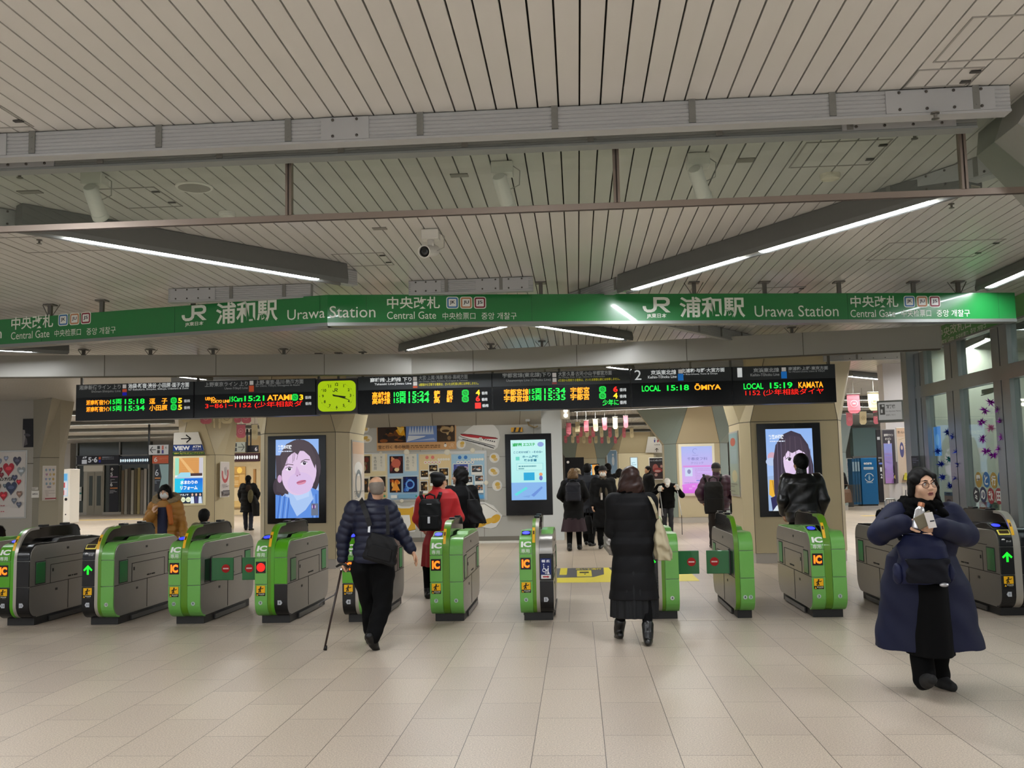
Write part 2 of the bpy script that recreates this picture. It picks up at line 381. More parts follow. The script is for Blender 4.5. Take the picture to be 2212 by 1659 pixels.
# the rows that light the hall behind and beside the viewer
k = 0
for (ax, ay, bx, by) in ((-0.6, 2.6, 1.2, 0.2), (-3.2, 3.4, -4.9, 0.6), (3.3, 3.2, 5.0, 0.4), (-1.9, -1.6, -3.7, -4.6), (1.7, -1.4, 3.6, -4.4), (5.6, 4.2, 7.6, 6.9), (-6.4, 4.0, -8.3, 7.0)):
    tube_lamp((ax, ay), (bx, by), LZ, 'strip lamp of the hall out of the picture', ((0.02, 0.48), (0.52, 0.98)), tubeB, 'strip lamps behind the viewer')
# lamps of the inner hall
inner = [((-6.4, 15.2), (-6.2, 15.75)), ((-12.6, 15.0), (-9.4, 14.8)), ((1.4, 21.0), (4.3, 19.5)), ((-0.1, 27.0), (3.4, 26.0)), ((-0.1, 31), (3.6, 30.6)), ((-0.2, 36), (4.0, 36.4)), ((0, 42), (5, 42.4)),  # second lamp is added, hidden behind the fascia, to brighten the left wall
         ((-22, 31), (-9, 32)), ((-22, 36), (-9.2, 36.8)), ((-21, 27), (-12.0, 27.8)), ((-14, 23.2), (-10.6, 23.6)), ((5.2, 18.4), (8.2, 21.4)), ((4.6, 24), (8.6, 25.6)), ((5, 31), (11, 32)), ((-3.4, 17.3), (-1.4, 19.8)), ((0.6, 15.6), (2.2, 17.6)), ((-6.9, 17.6), (-6.3, 19.2)), ((5.6, 13.4), (6.0, 16.4)), ((-7.4, 24.5), (-6.2, 29)), ((-7.6, 36), (-5.6, 40)), ((11, 37), (14.5, 37.6)), ((7.2, 27.5), (10, 29))]
names = ['lamp tucked above the left departure board', 'unseen lamp added to brighten the grey wall at far left', 'lamp sloping across the ceiling of the middle passage', 'long lamp over the hanging flags of the middle passage', 'second lamp over the middle passage', 'third lamp over the middle passage', 'farthest lamp of the middle passage',
         'upper long lamp before the lift at far left', 'lower long lamp before the lift at far left', 'lamp crossing the ceiling left of the lift', 'lamp at far left near the heart poster wall', 'lamp over the pink flags at right', 'lamp behind the pink flags at right', 'lamp above the blue recycling cabinet', 'lamp before the poster wall', 'lamp behind the right departure boards', 'lamp behind the left departure board', 'lamp over the ticket adjustment sign', 'lamp of the shop passage left of the left screen', 'farther lamp of the shop passage', 'lamp by the far right wall', 'lamp over the far right passage']
for (a, b), nm in zip(inner, names):
    tube_lamp(a, b, LZ, nm, ((0.01, 0.49), (0.51, 0.99)), tubeI, 'strip lamps of the inner hall', W=0.1)

# columns: octagonal shafts that flare to the ceiling
cream = M('column_panel', 'c0b494', 0.35, 0.05, noise=0.03, nscale=2); seam = M('panel_seam', '5d584c', 0.7); green_col = M('column_green', '8c9a92', 0.35, 0.1, noise=0.04)
plinth = M('plinth_stone', 'b5afa6', 0.4)
def column(cx, y0, wf, chx, chy, dep, label, zf=2.27, fl=0.5, mat=None, mat_side=None, top=None, nar=0.22):
    """front face at y0, width wf, chamfers chx by chy, flaring by fl between zf and the ceiling"""
    yc = y0+dep/2
    def ring(z, e):
        X = wf/2+chx+e; Y = dep/2+e; a = wf/2-(nar if z > zf+0.1 else 0); b = dep/2-chy-(nar if z > zf+0.1 else 0)
        return [Vector((cx+p, yc+q, z)) for p, q in ((-a, -Y), (a, -Y), (X, -b), (X, b), (a, Y), (-a, Y), (-X, b), (-X, -b))]
    m = MB(); m.loft([ring(0.0, -0.012), ring(0.16, -0.012)]); pl = m
    t = MB(); ms = [mat or cream, mat_side or mat or cream, seam]
    rings = [ring(0.16, 0), ring(zf, 0), ring(top or CE, fl)]
    for i in range(2):
        for j in range(8):
            kk = (j+1) % 8; t.mat(1 if j in (1, 7) else 0); t.add([rings[i][j], rings[i][kk], rings[i+1][kk], rings[i+1][j]], [(0, 1, 2, 3)])
    t.mat(2)
    for zz in (zf,):
        r0 = ring(zz-0.006, 0.003); r1 = ring(zz+0.006, 0.0045)
        for j in range(8): t.add([r0[j], r0[(j+1) % 8], r1[(j+1) % 8], r1[j]], [(0, 1, 2, 3)])
    for xo in (-wf/2, wf/2):
        t.box(cx+xo-0.004, cx+xo+0.004, y0-0.003, y0+0.004, 0.16, zf)
        a = Vector((cx+xo, y0-0.001, zf)); b = Vector((cx+(1 if xo > 0 else -1)*(wf/2-nar), y0-fl-0.001, top or CE)); t.bar(a, b, 0.008, 0.006)
    o = t.build('column', ms); struct(o); tag(o, label, 'column')
    pl.build('plinth', plinth, o)
    return o
CRy, CLy = 15.85, 15.95
column(3.51, CRy, 1.39, 0.13, 0.30, 1.7, 'column carrying the right advertising screen', 2.27, 0.28)
column(-4.65, CLy, 1.21, 0.17, 0.30, 1.7, 'column carrying the left advertising screen', 2.27, 0.28)
VY = 25.0
column(-10.05, VY, 0.94, 0.13, 0.30, 1.4, 'column under the arrow sign, lit poster on its front', 2.16, 0.2, nar=0.3)
KY = 28.0
column(3.46, KY, 1.24, 0.30, 0.5, 1.7, 'column with the lilac lit poster, green cheeks', 2.26, 0.75, None, green_col, nar=0.3)
column(2.65, 44.0, 1.6, 0.4, 0.5, 2, 'farther column with the restroom sign', 2.3, 1.0)
column(0.35, 40.0, 0.9, 0.35, 0.4, 1.5, 'slim green column deep in the middle passage', 2.05, 0.9, cream, green_col)
column(8.75, 34.0, 0.6, 0.3, 0.4, 1.4, 'grey green column at right behind the screen column', 2.0, 0.35, green_col, nar=0.1)
# column at the right edge near the viewer: only its spreading head enters the picture
m = MB(); H0 = at_y(2125, 270, 4.7)
hd = M('column_head', '8f918c', 0.4, 0.2, noise=0.03)
m.loft([[Vector((2.62, 4.45, 2.55)), Vector((3.3, 4.45, 2.55)), Vector((3.3, 5.3, 2.55)), Vector((2.62, 5.3, 2.55))],
        [Vector((2.02, 4.62, CE-0.16)), Vector((3.6, 4.3, CE-0.16)), Vector((3.6, 5.75, CE-0.16)), Vector((2.02, 5.1, CE-0.16))],
        [Vector((2.08, 4.36, CE)), Vector((3.7, 4.2, CE)), Vector((3.7, 5.9, CE)), Vector((2.08, 5.2, CE))]])
m.mat(0).loft([[Vector((2.62, 4.45, 0)), Vector((3.3, 4.45, 0)), Vector((3.3, 5.3, 0)), Vector((2.62, 5.3, 0))], [Vector((2.62, 4.45, 2.55)), Vector((3.3, 4.45, 2.55)), Vector((3.3, 5.3, 2.55)), Vector((2.62, 5.3, 2.55))]])
o = m.build('column', [hd]); o.location.x = 0.12; struct(o); tag(o, 'flared column head entering at the upper right corner', 'column')

# walls
grey_wall = M('wall_panel_grey', 'b9bab6', 0.45, 0.05, noise=0.03, nscale=1.5); pale = M('wall_pale', 'd2cfc8', 0.5, noise=0.03, nscale=1.0); dark_base = M('wall_base_dark', '7d7a72', 0.5)
WY = 22.0
m = MB(); m.mat(0).box(-5.6, -0.80, WY, WY+0.3, 0.1, 2.62); m.mat(1)
for x in (-3.6, -2.15, -0.98): m.box(x-0.004, x+0.004, WY-0.002, WY, 0.1, 2.62)
for z in (0.55, 1.2, 1.9): m.box(-5.6, -0.80, WY-0.002, WY, z-0.004, z+0.004)
m.mat(2).box(-5.6, -0.80, WY-0.01, WY+0.3, 0, 0.1)
struct(m.build('wall_middle', [grey_wall, seam, dark_base]))
m = MB(); m.mat(0).add([(-5.6, WY, 2.62), (-0.8, WY, 2.62), (-0.8, WY-0.9, CE), (-5.6, WY-0.9, CE)], [(0, 1, 2, 3)]); m.mat(1)
for x in (-5.0, -4.3, -3.3, -2.3, -1.3): m.bar((x, WY-0.004, 2.62), (x+0.1, WY-0.904, CE), 0.01, 0.006)
struct(m.build('trim_2', [M('soffit_panel', 'a9a69c', 0.5), seam]))
o = MB().box(-0.80, -0.34, WY-0.15, WY+0.35, 0, CE).build('wall_post', M('post_white', 'd9dfe2', 0.35, 0.1)); o.name = 'trim_3'; struct(o)
# left wall with the heart poster
LY = 20.0
m = MB(); m.mat(0).box(-17, -11.45, LY, LY+0.4, 0, CE); m.mat(1).box(-17, -11.45, LY-0.003, LY, 1.93, 1.945).box(-11.62, -11.61, LY-0.003, LY, 0, CE)
struct(m.build('wall_left', [M('wall_left_panel', 'b4b0a6', 0.42, 0.05, noise=0.03), seam]))
# the slanting column head and shaft right of it
m = MB(); zf = at_y(100, 990, LY+0.6).z
A0 = at_y(72, 990, LY); B0 = at_y(86, 990, LY-0.12); C0 = at_y(128, 990, LY+0.30)
Ct = at_y(127, 910, LY+0.75); Bt = at_y(140, 820, LY-0.7)
sh = [Vector((A0.x, LY-0.0, 0)), Vector((B0.x, LY-0.12, 0)), Vector((C0.x, LY+0.30, 0)), Vector((C0.x-0.05, LY+0.6, 0)), Vector((A0.x, LY+0.6, 0))]
m.mat(0).loft([sh, [Vector((p.x, p.y, zf)) for p in sh]])
tp = [Vector((A0.x, LY-0.05, CE)), Vector((B0.x+0.45, LY-0.5, CE)), Vector((C0.x+0.12, LY+0.1, CE)), Vector((C0.x+0.1, LY+0.7, CE)), Vector((A0.x, LY+0.7, CE))]
m.loft([[Vector((p.x, p.y, zf)) for p in sh], tp])
m.mat(1); r0 = [Vector((p.x, p.y-0.004, zf)) for p in sh]; m.bar(r0[0], r0[1], 0.01, 0.012); m.bar(r0[1], r0[2], 0.01, 0.012)
o = m.build('column', [M('column_olive', 'a29d8c', 0.4, noise=0.03), seam]); struct(o); tag(o, 'olive grey column beside the heart poster wall', 'column')
# far ends of the hall
struct(MB().box(-34, -6.5, 48.0, 48.3, 0, CE).build('wall_back', pale))
struct(MB().box(-6.5, 26, 54.0, 54.3, 0, CE).build('wall_back', M('wall_far_cream', 'd0c8ba', 0.6)))
struct(MB().box(-34.2, -34, 9, 48, 0, CE).build('wall_left', pale))
# right: glass office wall along X = 4.77 and the pale wall beyond it
GX = 4.77
stl = M('stainless_frame', 'a9adae', 0.3, 0.75, noise=0.05, nscale=6); dksl = M('frame_gap', '1d2020', 0.6)
paneG = glass('office_glass', 'dfe9e5')
win = thing('window_1', 'full height glass front of the station office at right', 'window', (GX, 12, 0)); win['kind'] = 'structure'
def vpost(y0, y1, z0, z1, nm='mullion', x0=-0.05, x1=0.06):
    m = MB(); ym = (y0+y1)/2; m.mat(0).box(x0, x1, y0-12, ym-12-0.012, z0, z1).box(x0, x1, ym-12+0.012, y1-12, z0, z1).mat(1).box(x0+0.02, x1, ym-12-0.012, ym-12+0.012, z0, z1); m.build(nm, [stl, dksl], win)
vpost(at_x(1990, 900, GX).y-0.35, at_x(1990, 900, GX).y, 0, 3.06)
vpost(at_x(2085, 900, GX).y, at_x(2056, 900, GX).y, 0, 3.06)
vpost(at_x(2196, 900, GX).y, at_x(2160, 900, GX).y, 0, 3.06)
vpost(8.9, 9.25, 0, 3.06); vpost(7.2, 7.5, 0, 3.06)
MB().box(-0.055, 0.06, -4.8, 1.75, 2.44, 2.60).build('transom', stl, win); MB().box(-0.055, 0.06, -4.8, 1.75, 0, 0.12).build('sill', stl, win)
MB().box(-0.004, 0.004, -4.8, 1.75, 0.12, 3.06).build('pane', paneG, win)
ow = M('office_wall', 'cfcdc4', 0.6)
struct(MB().box(7.4, 7.5, 7, 14.5, 0, CE).build('wall_right', ow)); struct(MB().box(GX+0.1, 7.4, 14.3, 14.45, 0, CE).build('wall_right', ow)); struct(MB().box(GX-0.02, 7.5, 6.9, 7.0, 0, CE).build('wall_right', ow))
# post at the corner and the pale poster wall
o = MB().box(4.62, 4.80, 13.72, 13.95, 0, CE).build('trim_4', M('post_steel', 'aab0b6', 0.3, 0.6)); struct(o)
PY = 17.2
m = MB(); m.mat(0).box(5.38, 8.5, PY, PY+0.3, 0, CE).mat(1).box(5.38, 8.5, PY-0.002, PY, 2.42, 2.43); struct(m.build('wall_right', [M('wall_adjust', 'd6d1d4', 0.5), seam]))
# grey fascia in two leaves, above the departure boards
FZ0, FZ1 = 2.93, 3.215
fas = M('fascia_panel', 'a9a69d', 0.4, 0.05, noise=0.06, nscale=1.2)
FP = [(-8.6, 11.98), (-2.28, 13.26), (4.45, 11.97)]
m = MB(); m.mat(0)
for (a, b) in zip(FP[:-1], FP[1:]):
    a = Vector((a[0], a[1], 0)); b = Vector((b[0], b[1], 0)); u = (b-a).normalized(); n = Vector((-u.y, u.x, 0))
    m.prism([a+Vector((0, 0, FZ0)), b+Vector((0, 0, FZ0)), b+Vector((0, 0, FZ1)), a+Vector((0, 0, FZ1))], n*0.10)
    m.mat(1).prism([a-n*0.004+Vector((0, 0, FZ0-0.012)), b-n*0.004+Vector((0, 0, FZ0-0.012)), b-n*0.004+Vector((0, 0, FZ0)), a-n*0.004+Vector((0, 0, FZ0))], n*0.10)
    L = (b-a).length; q = 0.9
    while q < L-0.3:
        p = a+u*q; m.box(p.x-0.003, p.x+0.003, p.y-0.004, p.y+0.004, FZ0, FZ1); q += 1.45
    m.mat(0)
e = Vector((4.45, 11.97, 0)); m.box(e.x, e.x+0.02, e.y, e.y+0.12, FZ0, FZ1)
struct(m.build('trim_5', [fas, seam]))
hang = M('hanger_steel', '6c6a64', 0.4, 0.5)
def hanger(x, y, z0, label, r=0.02, z1=CE, wires=True):
    t = thing('hanger_post', label, 'hanger', (x, y, z0), 0, 'hanger posts between ceiling and signs')
    MB().box(-r, r, -r, r, 0, z1-z0).build('post', hang, t); MB().box(-0.05, 0.05, -0.05, 0.05, z1-z0-0.012, z1-z0).build('ceiling_plate', hang, t)
    if wires:
        for s in (-1, 1): MB().bar((s*0.02, 0, 0), (s*0.09, 0.02, z1-z0), 0.006, 0.006).build('brace_wire', hang, t)
for i, (x, y) in enumerate(((200, 740), (330, 733), (455, 728), (600, 735), (1055, 735), (1170, 735), (1560, 735), (1700, 714))):
    # posts carrying the fascia
    X = (at_y(x, 775, 12.7)).x; fy = 13.26-abs(X+2.28)*(0.2 if X < -2.28 else 0.1917)
    hanger(X, fy+0.06, FZ1, 'hanger post standing on the grey fascia, %s from the left' % ('first', 'second', 'third', 'fourth', 'fifth', 'sixth', 'seventh', 'last')[i], 0.018)
# ================================================================ under the ceiling: smoke glass, cameras, grilles
ssf = M('rail_steel', '8c7f74', 0.35, 0.7); smk = glass('smoke_glass', 'e9eeea')
GY = 4.88
t = thing('smoke_barrier', 'glass smoke barrier hanging below the ceiling on three steel posts', 'smoke barrier', (0, GY, 2.87))
m = MB(); m.box(-6, 2.72, -0.012, 0.012, 0.0, 0.032).mat(1).box(-6, 2.72, -0.006, 0.006, -0.003, 0.0); m.build('bottom_rail', [ssf, M('rail_cap', '4e4640', 0.5, 0.4)], t)
for x in (625, 1331, 2081):
    X = at_y(x, 380, GY).x
    m = MB(); m.box(X-0.016, X-0.004, -0.02, 0.02, 0.03, CE-2.87).box(X+0.004, X+0.016, -0.02, 0.02, 0.03, CE-2.87).mat(1).box(X-0.004, X+0.004, -0.012, 0.012, 0.03, CE-2.87); m.build('post', [ssf, M('rail_cap')], t)
MB().box(-6, 2.72, -0.003, 0.003, 0.03, CE-2.872).build('pane', smk, t)

white = M('camera_white', 'e4e3de', 0.4); lensM = M('lens_black', '0a0a12', 0.12, spec=0.8); cabM = M('cable_grey', '9a9a96', 0.5)
def cctv(px, py, label, yaw, tilt=25, away=True, s=1.0):
    p = at_z(px, py, CE)
    t = thing('security_camera', label, 'camera', p, 0, 'security cameras under the ceiling')
    MB().box(-0.062*s, 0.062*s, -0.05*s, 0.05*s, -0.075*s, -0.002).build('mount_box', white, t, bevel=0.006)
    R = Matrix.Rotation(math.radians(yaw), 4, 'Z') @ Matrix.Rotation(math.radians(-tilt), 4, 'X')
    d = R @ Vector((0, 1, 0)); c = Vector((0, 0, -0.155*s))
    m = MB(); m.tube([(0, 0, -0.07*s), (0, 0, -0.11*s), c], [0.026*s, 0.024*s, 0.03*s], 12); m.build('arm', white, t, smooth=True)
    m = MB(); m.lathe([(0.0, -0.09*s), (0.034*s, -0.088*s), (0.041*s, -0.075*s), (0.043*s, 0.09*s), (0.047*s, 0.095*s), (0.047*s, 0.125*s), (0.041*s, 0.126*s), (0.039*s, 0.112*s), (0.0, 0.112*s)], c, d, 20)
    b = m.build('body', white, t); sm_angle(b)
    m = MB(); m.lathe([(0.0, 0.113*s), (0.038*s, 0.1135*s), (0.02*s, 0.118*s), (0.0, 0.119*s)], c, d, 20); m.build('lens', lensM, t, smooth=True)
    m = MB(); m.tube([(0.06*s, 0.0, -0.02*s), (0.10*s, 0.0, -0.05*s), (0.095*s, 0.01, -0.13*s), (0.05*s, 0.01, -0.15*s), (0.02*s, 0, -0.16*s)], 0.003, 6); m.build('cable', cabM, t)
    return t
cctv(205, 375, 'white camera behind the smoke glass at the left, pointing away', 5, 40)
cctv(1085, 352, 'white camera with looped cable behind the smoke glass near the middle, pointing away', -15, 40)
cctv(1507, 334, 'white camera behind the smoke glass on the right, pointing away', -25, 38)
cctv(930, 497, 'white camera with a dark lens facing the viewer below the glass rail', 165, 14)
def disc(name, px, py, r, h, label, cat, mats, group=None):
    p = at_z(px, py, CE); t = thing(name, label, cat, p, 0, group)
    m = MB(); m.lathe([(r, 0), (r, -h*0.6), (r*0.93, -h), (r*0.86, -h), (r*0.84, -h*0.8), (0.001, -h*0.8)], n=32); m.build('rim', mats[0], t)
    m = MB(); m.lathe([(r*0.84, -h*0.82), (r*0.4, -h*0.9), (0.001, -h*0.95)], n=32); m.build('cover', mats[1], t)
    return t
disc('ceiling_speaker', 420, 403, 0.112, 0.012, 'round ceiling speaker with a grey grille left of the middle', 'speaker', [white, M('speaker_grille', '9a9893', 0.7, noise=0.2, nscale=300)])
disc('smoke_detector', 490, 459, 0.055, 0.03, 'white smoke detector just above the glass rail at left', 'detector', [white, white])
disc('smoke_detector', 1793, 377, 0.06, 0.03, 'cream smoke detector on the right below an access panel', 'detector', [M('det_cream', 'd8d3c2', 0.4), M('det_cream')])
gr = M('grille_grey', '8d8b85', 0.5, 0.2)
for px, py, sx, sy, lb in ((992, 378, 0.053, 0.03, 'grey plate in the ceiling left of the middle camera'), (820, 493, 0.05, 0.03, 'grey plate in the ceiling left of the facing camera'), (1610, 345, 0.05, 0.035, 'grey plate right of the right camera'), (65, 414, 0.07, 0.03, 'grey plate at the far left of the ceiling')):
    p = at_z(px, py, CE); o = MB().box(-sx, sx, -sy, sy, -0.006, 0).build('ceiling_plate', gr); o.location = p; tag(o, lb, 'plate', 'grey plates in the slatted ceiling')
def sprinkler(px, py, z, label):
    p = at_z(px, py, z); t = thing('sprinkler', label, 'sprinkler', p, 0, 'sprinkler heads')
    MB().lathe([(0.02, 0), (0.02, -0.006), (0.008, -0.008), (0.008, -0.026), (0.018, -0.028), (0.018, -0.032), (0, -0.032)], n=12).build('head', M('sprinkler_chrome', '8f8d88', 0.3, 0.9), t)
sprinkler(2020, 243, CE-0.13, 'sprinkler under the right end of the nearest girder')
sprinkler(43, 373, CE, 'sprinkler left of the left camera'); sprinkler(1975, 288, CE, 'sprinkler behind the smoke glass at the right'); sprinkler(2055, 440, CE, 'sprinkler above the right end of the long lamp'); sprinkler(85, 518, CE, 'sprinkler beside the left end of the left lamp')
pf = M('panel_frame', 'a09e99', 0.4, 0.3); catch = M('panel_catch', '3c3935', 0.5)
def hatch(pts, label, c1=True):
    """access panel: a thin frame flush in the slats"""
    P = [at_z(x, y, CE) for x, y in pts]; x0 = min(p.x for p in P); x1 = max(p.x for p in P); y0 = min(p.y for p in P); y1 = max(p.y for p in P)
    t = thing('access_panel', label, 'access panel', (x0, y0, CE), 0, 'access panels in the slatted ceiling'); a, b = x1-x0, y1-y0; e = 0.008
    m = MB(); m.box(0, a, 0, e, -0.004, 0).box(0, a, b-e, b, -0.004, 0).box(0, e, e, b-e, -0.004, 0).box(a-e, a, e, b-e, -0.004, 0); m.build('frame', pf, t)
    if c1:
        for yy in (b*0.2, b*0.75): MB().box(a-0.05, a-0.005, yy-0.012, yy+0.012, -0.009, -0.004).build('catch', catch, t)
hatch([(2100, 36), (2212, 30), (2020, 130), (2212, 125)], 'access panel at the upper right corner', False)
hatch([(1990, 150), (2120, 145), (1950, 190), (2090, 182)], 'small access panel just above the right end of the nearest girder')
hatch([(1740, 310), (1920, 300), (1715, 362), (1880, 352)], 'access panel behind the smoke glass on the right')
hatch([(215, 408), (330, 404), (275, 450), (395, 445)], 'access panel around the left camera')
hatch([(715, 549), (830, 547), (745, 575), (845, 572)], 'access panel left of the facing camera')
hatch([(1900, 540), (2050, 520), (1930, 560), (2120, 545)], 'access panel right of the long lamp')
hatch([(-60, 215), (66, 268), (-120, 250), (30, 275)], 'access panel at the left edge above the nearest girder')
hatch([(1640, 622), (1740, 620), (1600, 640), (1690, 628)], 'access panel behind the right arm of the green sign')
hatch([(-20, 515), (220, 505), (90, 545), (290, 530)], 'access panel left of the left lamp')

# ================================================================ green station sign
GRN = M('sign_green', '1d7a3a', 0.28, coat=0.3); GRN2 = M('sign_green_light', '4f9a45', 0.28, coat=0.3); SW = M('sign_white', 'e6ecdf', 0.4); sframe = M('sign_frame', '8d8f8b', 0.35, 0.6)
Z0, Z1 = 2.92, 3.175
SP = [(-8.6, 9.84), (-2.23, 8.52), (4.29, 9.57)]
sign = thing('station_sign', 'long green station name sign in two leaves hanging from the ceiling', 'sign', (SP[1][0], SP[1][1], Z0))
so = Vector((SP[1][0], SP[1][1], Z0))
TS = []
for (a, b) in zip(SP[:-1], SP[1:]):
    a = Vector((a[0], a[1], Z0)); b = Vector((b[0], b[1], Z0)); u = (b-a).normalized(); n = Vector((-u.y, u.x, 0))
    m = MB(); m.prism([a-so, b-so, b-so+Vector((0, 0, Z1-Z0)), a-so+Vector((0, 0, Z1-Z0))], n*0.12); m.build('sign_face', GRN, sign)
    m = MB(); m.prism([a-so-n*0.006+Vector((0, 0, -0.03)), b-so-n*0.006+Vector((0, 0, -0.03)), b-so-n*0.006, a-so-n*0.006], n*0.13); m.build('bottom_frame', sframe, sign)
    TS.append(frame(a, u)); L = (b-a).length
    q = 0.35
    while q < L:
        p = a+u*q-so; MB().box(p.x-0.0015, p.x+0.0015, p.y-0.002, p.y+0.002, 0, Z1-Z0).build('panel_joint', M('sign_joint', '115c2b', 0.4), sign); q += 1.52
for k in TS: k.translation -= so
def sgn(T): 
    T2 = T.copy(); T2.translation += so; return T2
def sign_text(i, s, x0, y0, x1, y1, nm, bold=0.0):
    T = sgn(TS[i]); xm, ym = (x0+x1)/2, (y0+y1)/2
    u0 = pxuv(T, x0, ym)[0]; u1 = pxuv(T, x1, ym)[0]; v1 = pxuv(T, xm, y0)[1]; v0 = pxuv(T, xm, y1)[1]
    return text(nm, s, TS[i], u0, v0, u1-u0, v1-v0, SW, sign, bold, 0.002)
def jr_shape(mb, T, x, y, w, h, z=0.003):
    """the railway's two letter mark: hooked J joined to an R"""
    def P(p): return [T @ Vector((x+a*w, y+b*h, z)) for a, b in p]
    s = 0.145
    out = [(0.0, 0.36), (0.0, 0.22)]
    mb.poly(P([(0.0, 0.42), (0.0, 0.30), (0.05, 0.12), (0.16, 0.0), (0.16, 0.19), (0.13, 0.28), (0.12, 0.42)]))
    mb.poly(P([(0.16, 0.0), (0.30, 0.0), (0.30, 0.19), (0.16, 0.19)]))
    mb.poly(P([(0.30, 0.0), (0.42, 0.06), (0.50, 0.20), (0.52, 0.36), (0.395, 0.36), (0.38, 0.26), (0.30, 0.19)]))
    mb.poly(P([(0.395, 0.36), (0.52, 0.36), (0.52, 1.0), (0.395, 1.0)]))
    mb.poly(P([(0.52, 0.82), (0.80, 0.82), (0.80, 1.0), (0.52, 1.0)]))
    mb.poly(P([(0.80, 1.0), (0.80, 0.82), (0.86, 0.77), (0.87, 0.70), (1.0, 0.70), (0.985, 0.85), (0.92, 0.96)]))
    mb.poly(P([(0.87, 0.70), (0.86, 0.62), (0.80, 0.57), (0.80, 0.40), (0.92, 0.44), (0.985, 0.55), (1.0, 0.70)]))
    mb.poly(P([(0.52, 0.40), (0.80, 0.40), (0.80, 0.57), (0.52, 0.57)]))
    mb.poly(P([(0.60, 0.40), (0.76, 0.40), (1.02, 0.0), (0.845, 0.0)]))
def sign_jr(i, x0, y0, x1, y1):
    T = sgn(TS[i]); xm, ym = (x0+x1)/2, (y0+y1)/2; u0 = pxuv(T, x0, ym)[0]; u1 = pxuv(T, x1, ym)[0]; v1 = pxuv(T, xm, y0)[1]; v0 = pxuv(T, xm, y1)[1]
    m = MB(); jr_shape(m, TS[i], u0, v0, u1-u0, v1-v0); m.build('railway_logo', SW, sign)
def badge(i, s, col, x0, y0, x1, y1):
    T = sgn(TS[i]); xm, ym = (x0+x1)/2, (y0+y1)/2; u0 = pxuv(T, x0, ym)[0]; u1 = pxuv(T, x1, ym)[0]; v1 = pxuv(T, xm, y0)[1]; v0 = pxuv(T, xm, y1)[1]
    p = Pic(shift(TS[i], u0, v0, 0.001), u1-u0, v1-v0)
    def rr(e, r, c):
        P = []
        for cx, cy, a0 in ((1-e-r, 1-e-r, 0), (e+r, 1-e-r, 1), (e+r, e+r, 2), (1-e-r, e+r, 3)):
            for k in range(5): t = (a0+k/4)*PI/2; P.append((cx+r*math.cos(t), cy+r*math.sin(t)))
        p.poly(P, c)
    rr(0, 0.2, 'e6ecdf'); rr(0.07, 0.15, col); rr(0.19, 0.06, 'eceee8'); p.text(s, 0.5, 0.34, 0.44, 0.34, '15151c', 0.02, 'c')
    p.build('line_badge', attr_mat('print', 0, 0.4), sign)
def block(i, dx, dy, xs):
    """station gate block: kanji, three line badges, English, Chinese and Korean lines; xs = left/right and top/bottom per item"""
    (k0, k1), (b0, b1, bt, bb), (e0, e1), (c0, c1), (h0, h1), (kt, kb), (et, eb) = xs
    sign_text(i, '中央改札', k0, kt, k1, kb, 'gate_name', 0.012)
    w_ = (b1-b0)/3.0; sl = dy
    for q, (s, c) in enumerate((('JK', '4a7fb5'), ('JU', 'c58a62'), ('JS', '8a2f3c'))):
        badge(i, s, c, b0+q*w_, bt+sl*q, b0+(q+0.9)*w_, bb+sl*q)
    sign_text(i, 'Central Gate', e0, et, e1, eb, 'gate_name'); sign_text(i, '中央检票口', c0, et+dx[0], c1, eb+dx[1], 'gate_name'); sign_text(i, '중앙 개찰구', h0, et+dx[2], h1, eb+dx[3], 'gate_name')
block(0, (-4, -5, -8, -9), -2.0, ((25, 115), (126, 199, 678, 704), (24, 107), (118, 175), (187, 250), (682, 710), (715, 731)))
block(1, (2, 1, 2, 1), 0, ((836, 950), (964, 1053), (836, 941), (955, 1027), (1040, 1116), (640, 668), (673, 689)) if False else ((836, 950), (964, 1053, 641, 667), (836, 942), (956, 1027), (1040, 1116), (641, 667), (673, 689)))
block(1, (0, -1, 0, -1), 0, ((1837, 1940), (1952, 2034, 639, 664), (1837, 1934), (1947, 2011), (2023, 2095), (639, 664), (669, 685)))
sign_jr(0, 393, 660, 446, 693); sign_text(0, 'JR東日本', 400, 695, 440, 705, 'company_name', 0.02)
sign_text(0, '浦和駅', 467, 650, 600, 697, 'station_name', 0.02); sign_text(0, 'Urawa', 621, 667, 702, 689, 'station_name'); sign_text(1, 'Station', 712, 661, 811, 686, 'station_name')
sign_jr(1, 1388, 642, 1447, 675); sign_text(1, 'JR東日本', 1397, 677, 1440, 688, 'company_name', 0.02)
sign_text(1, '浦和駅', 1468, 641, 1609, 686, 'station_name', 0.02); sign_text(1, 'Urawa Station', 1630, 660, 1811, 684, 'station_name')
sign_text(0, 'n', -8, 716, 4, 731, 'station_name')
for x, y, lb in ((-5.22, 9.19, 'leftmost'), (-4.62, 9.06, 'second from the left'), (-3.62, 8.86, 'third from the left'), (-2.9, 8.7, 'fourth from the left'), (-1.42, 8.72, 'fifth, behind the kanji in the middle'), (-0.3, 8.9, 'sixth, right of the middle'), (1.15, 9.14, 'seventh, beside the end of the long lamp'), (1.83, 9.24, 'eighth, above the station name'), (2.56, 9.36, 'ninth from the left'), (3.3, 9.48, 'tenth, second from the right'), (3.75, 9.55, 'rightmost')):
    hanger(x, y, Z1+0.004, 'hanger post of the green sign, ' + lb, 0.018, CE, x in (-5.22, 1.15, 3.75))

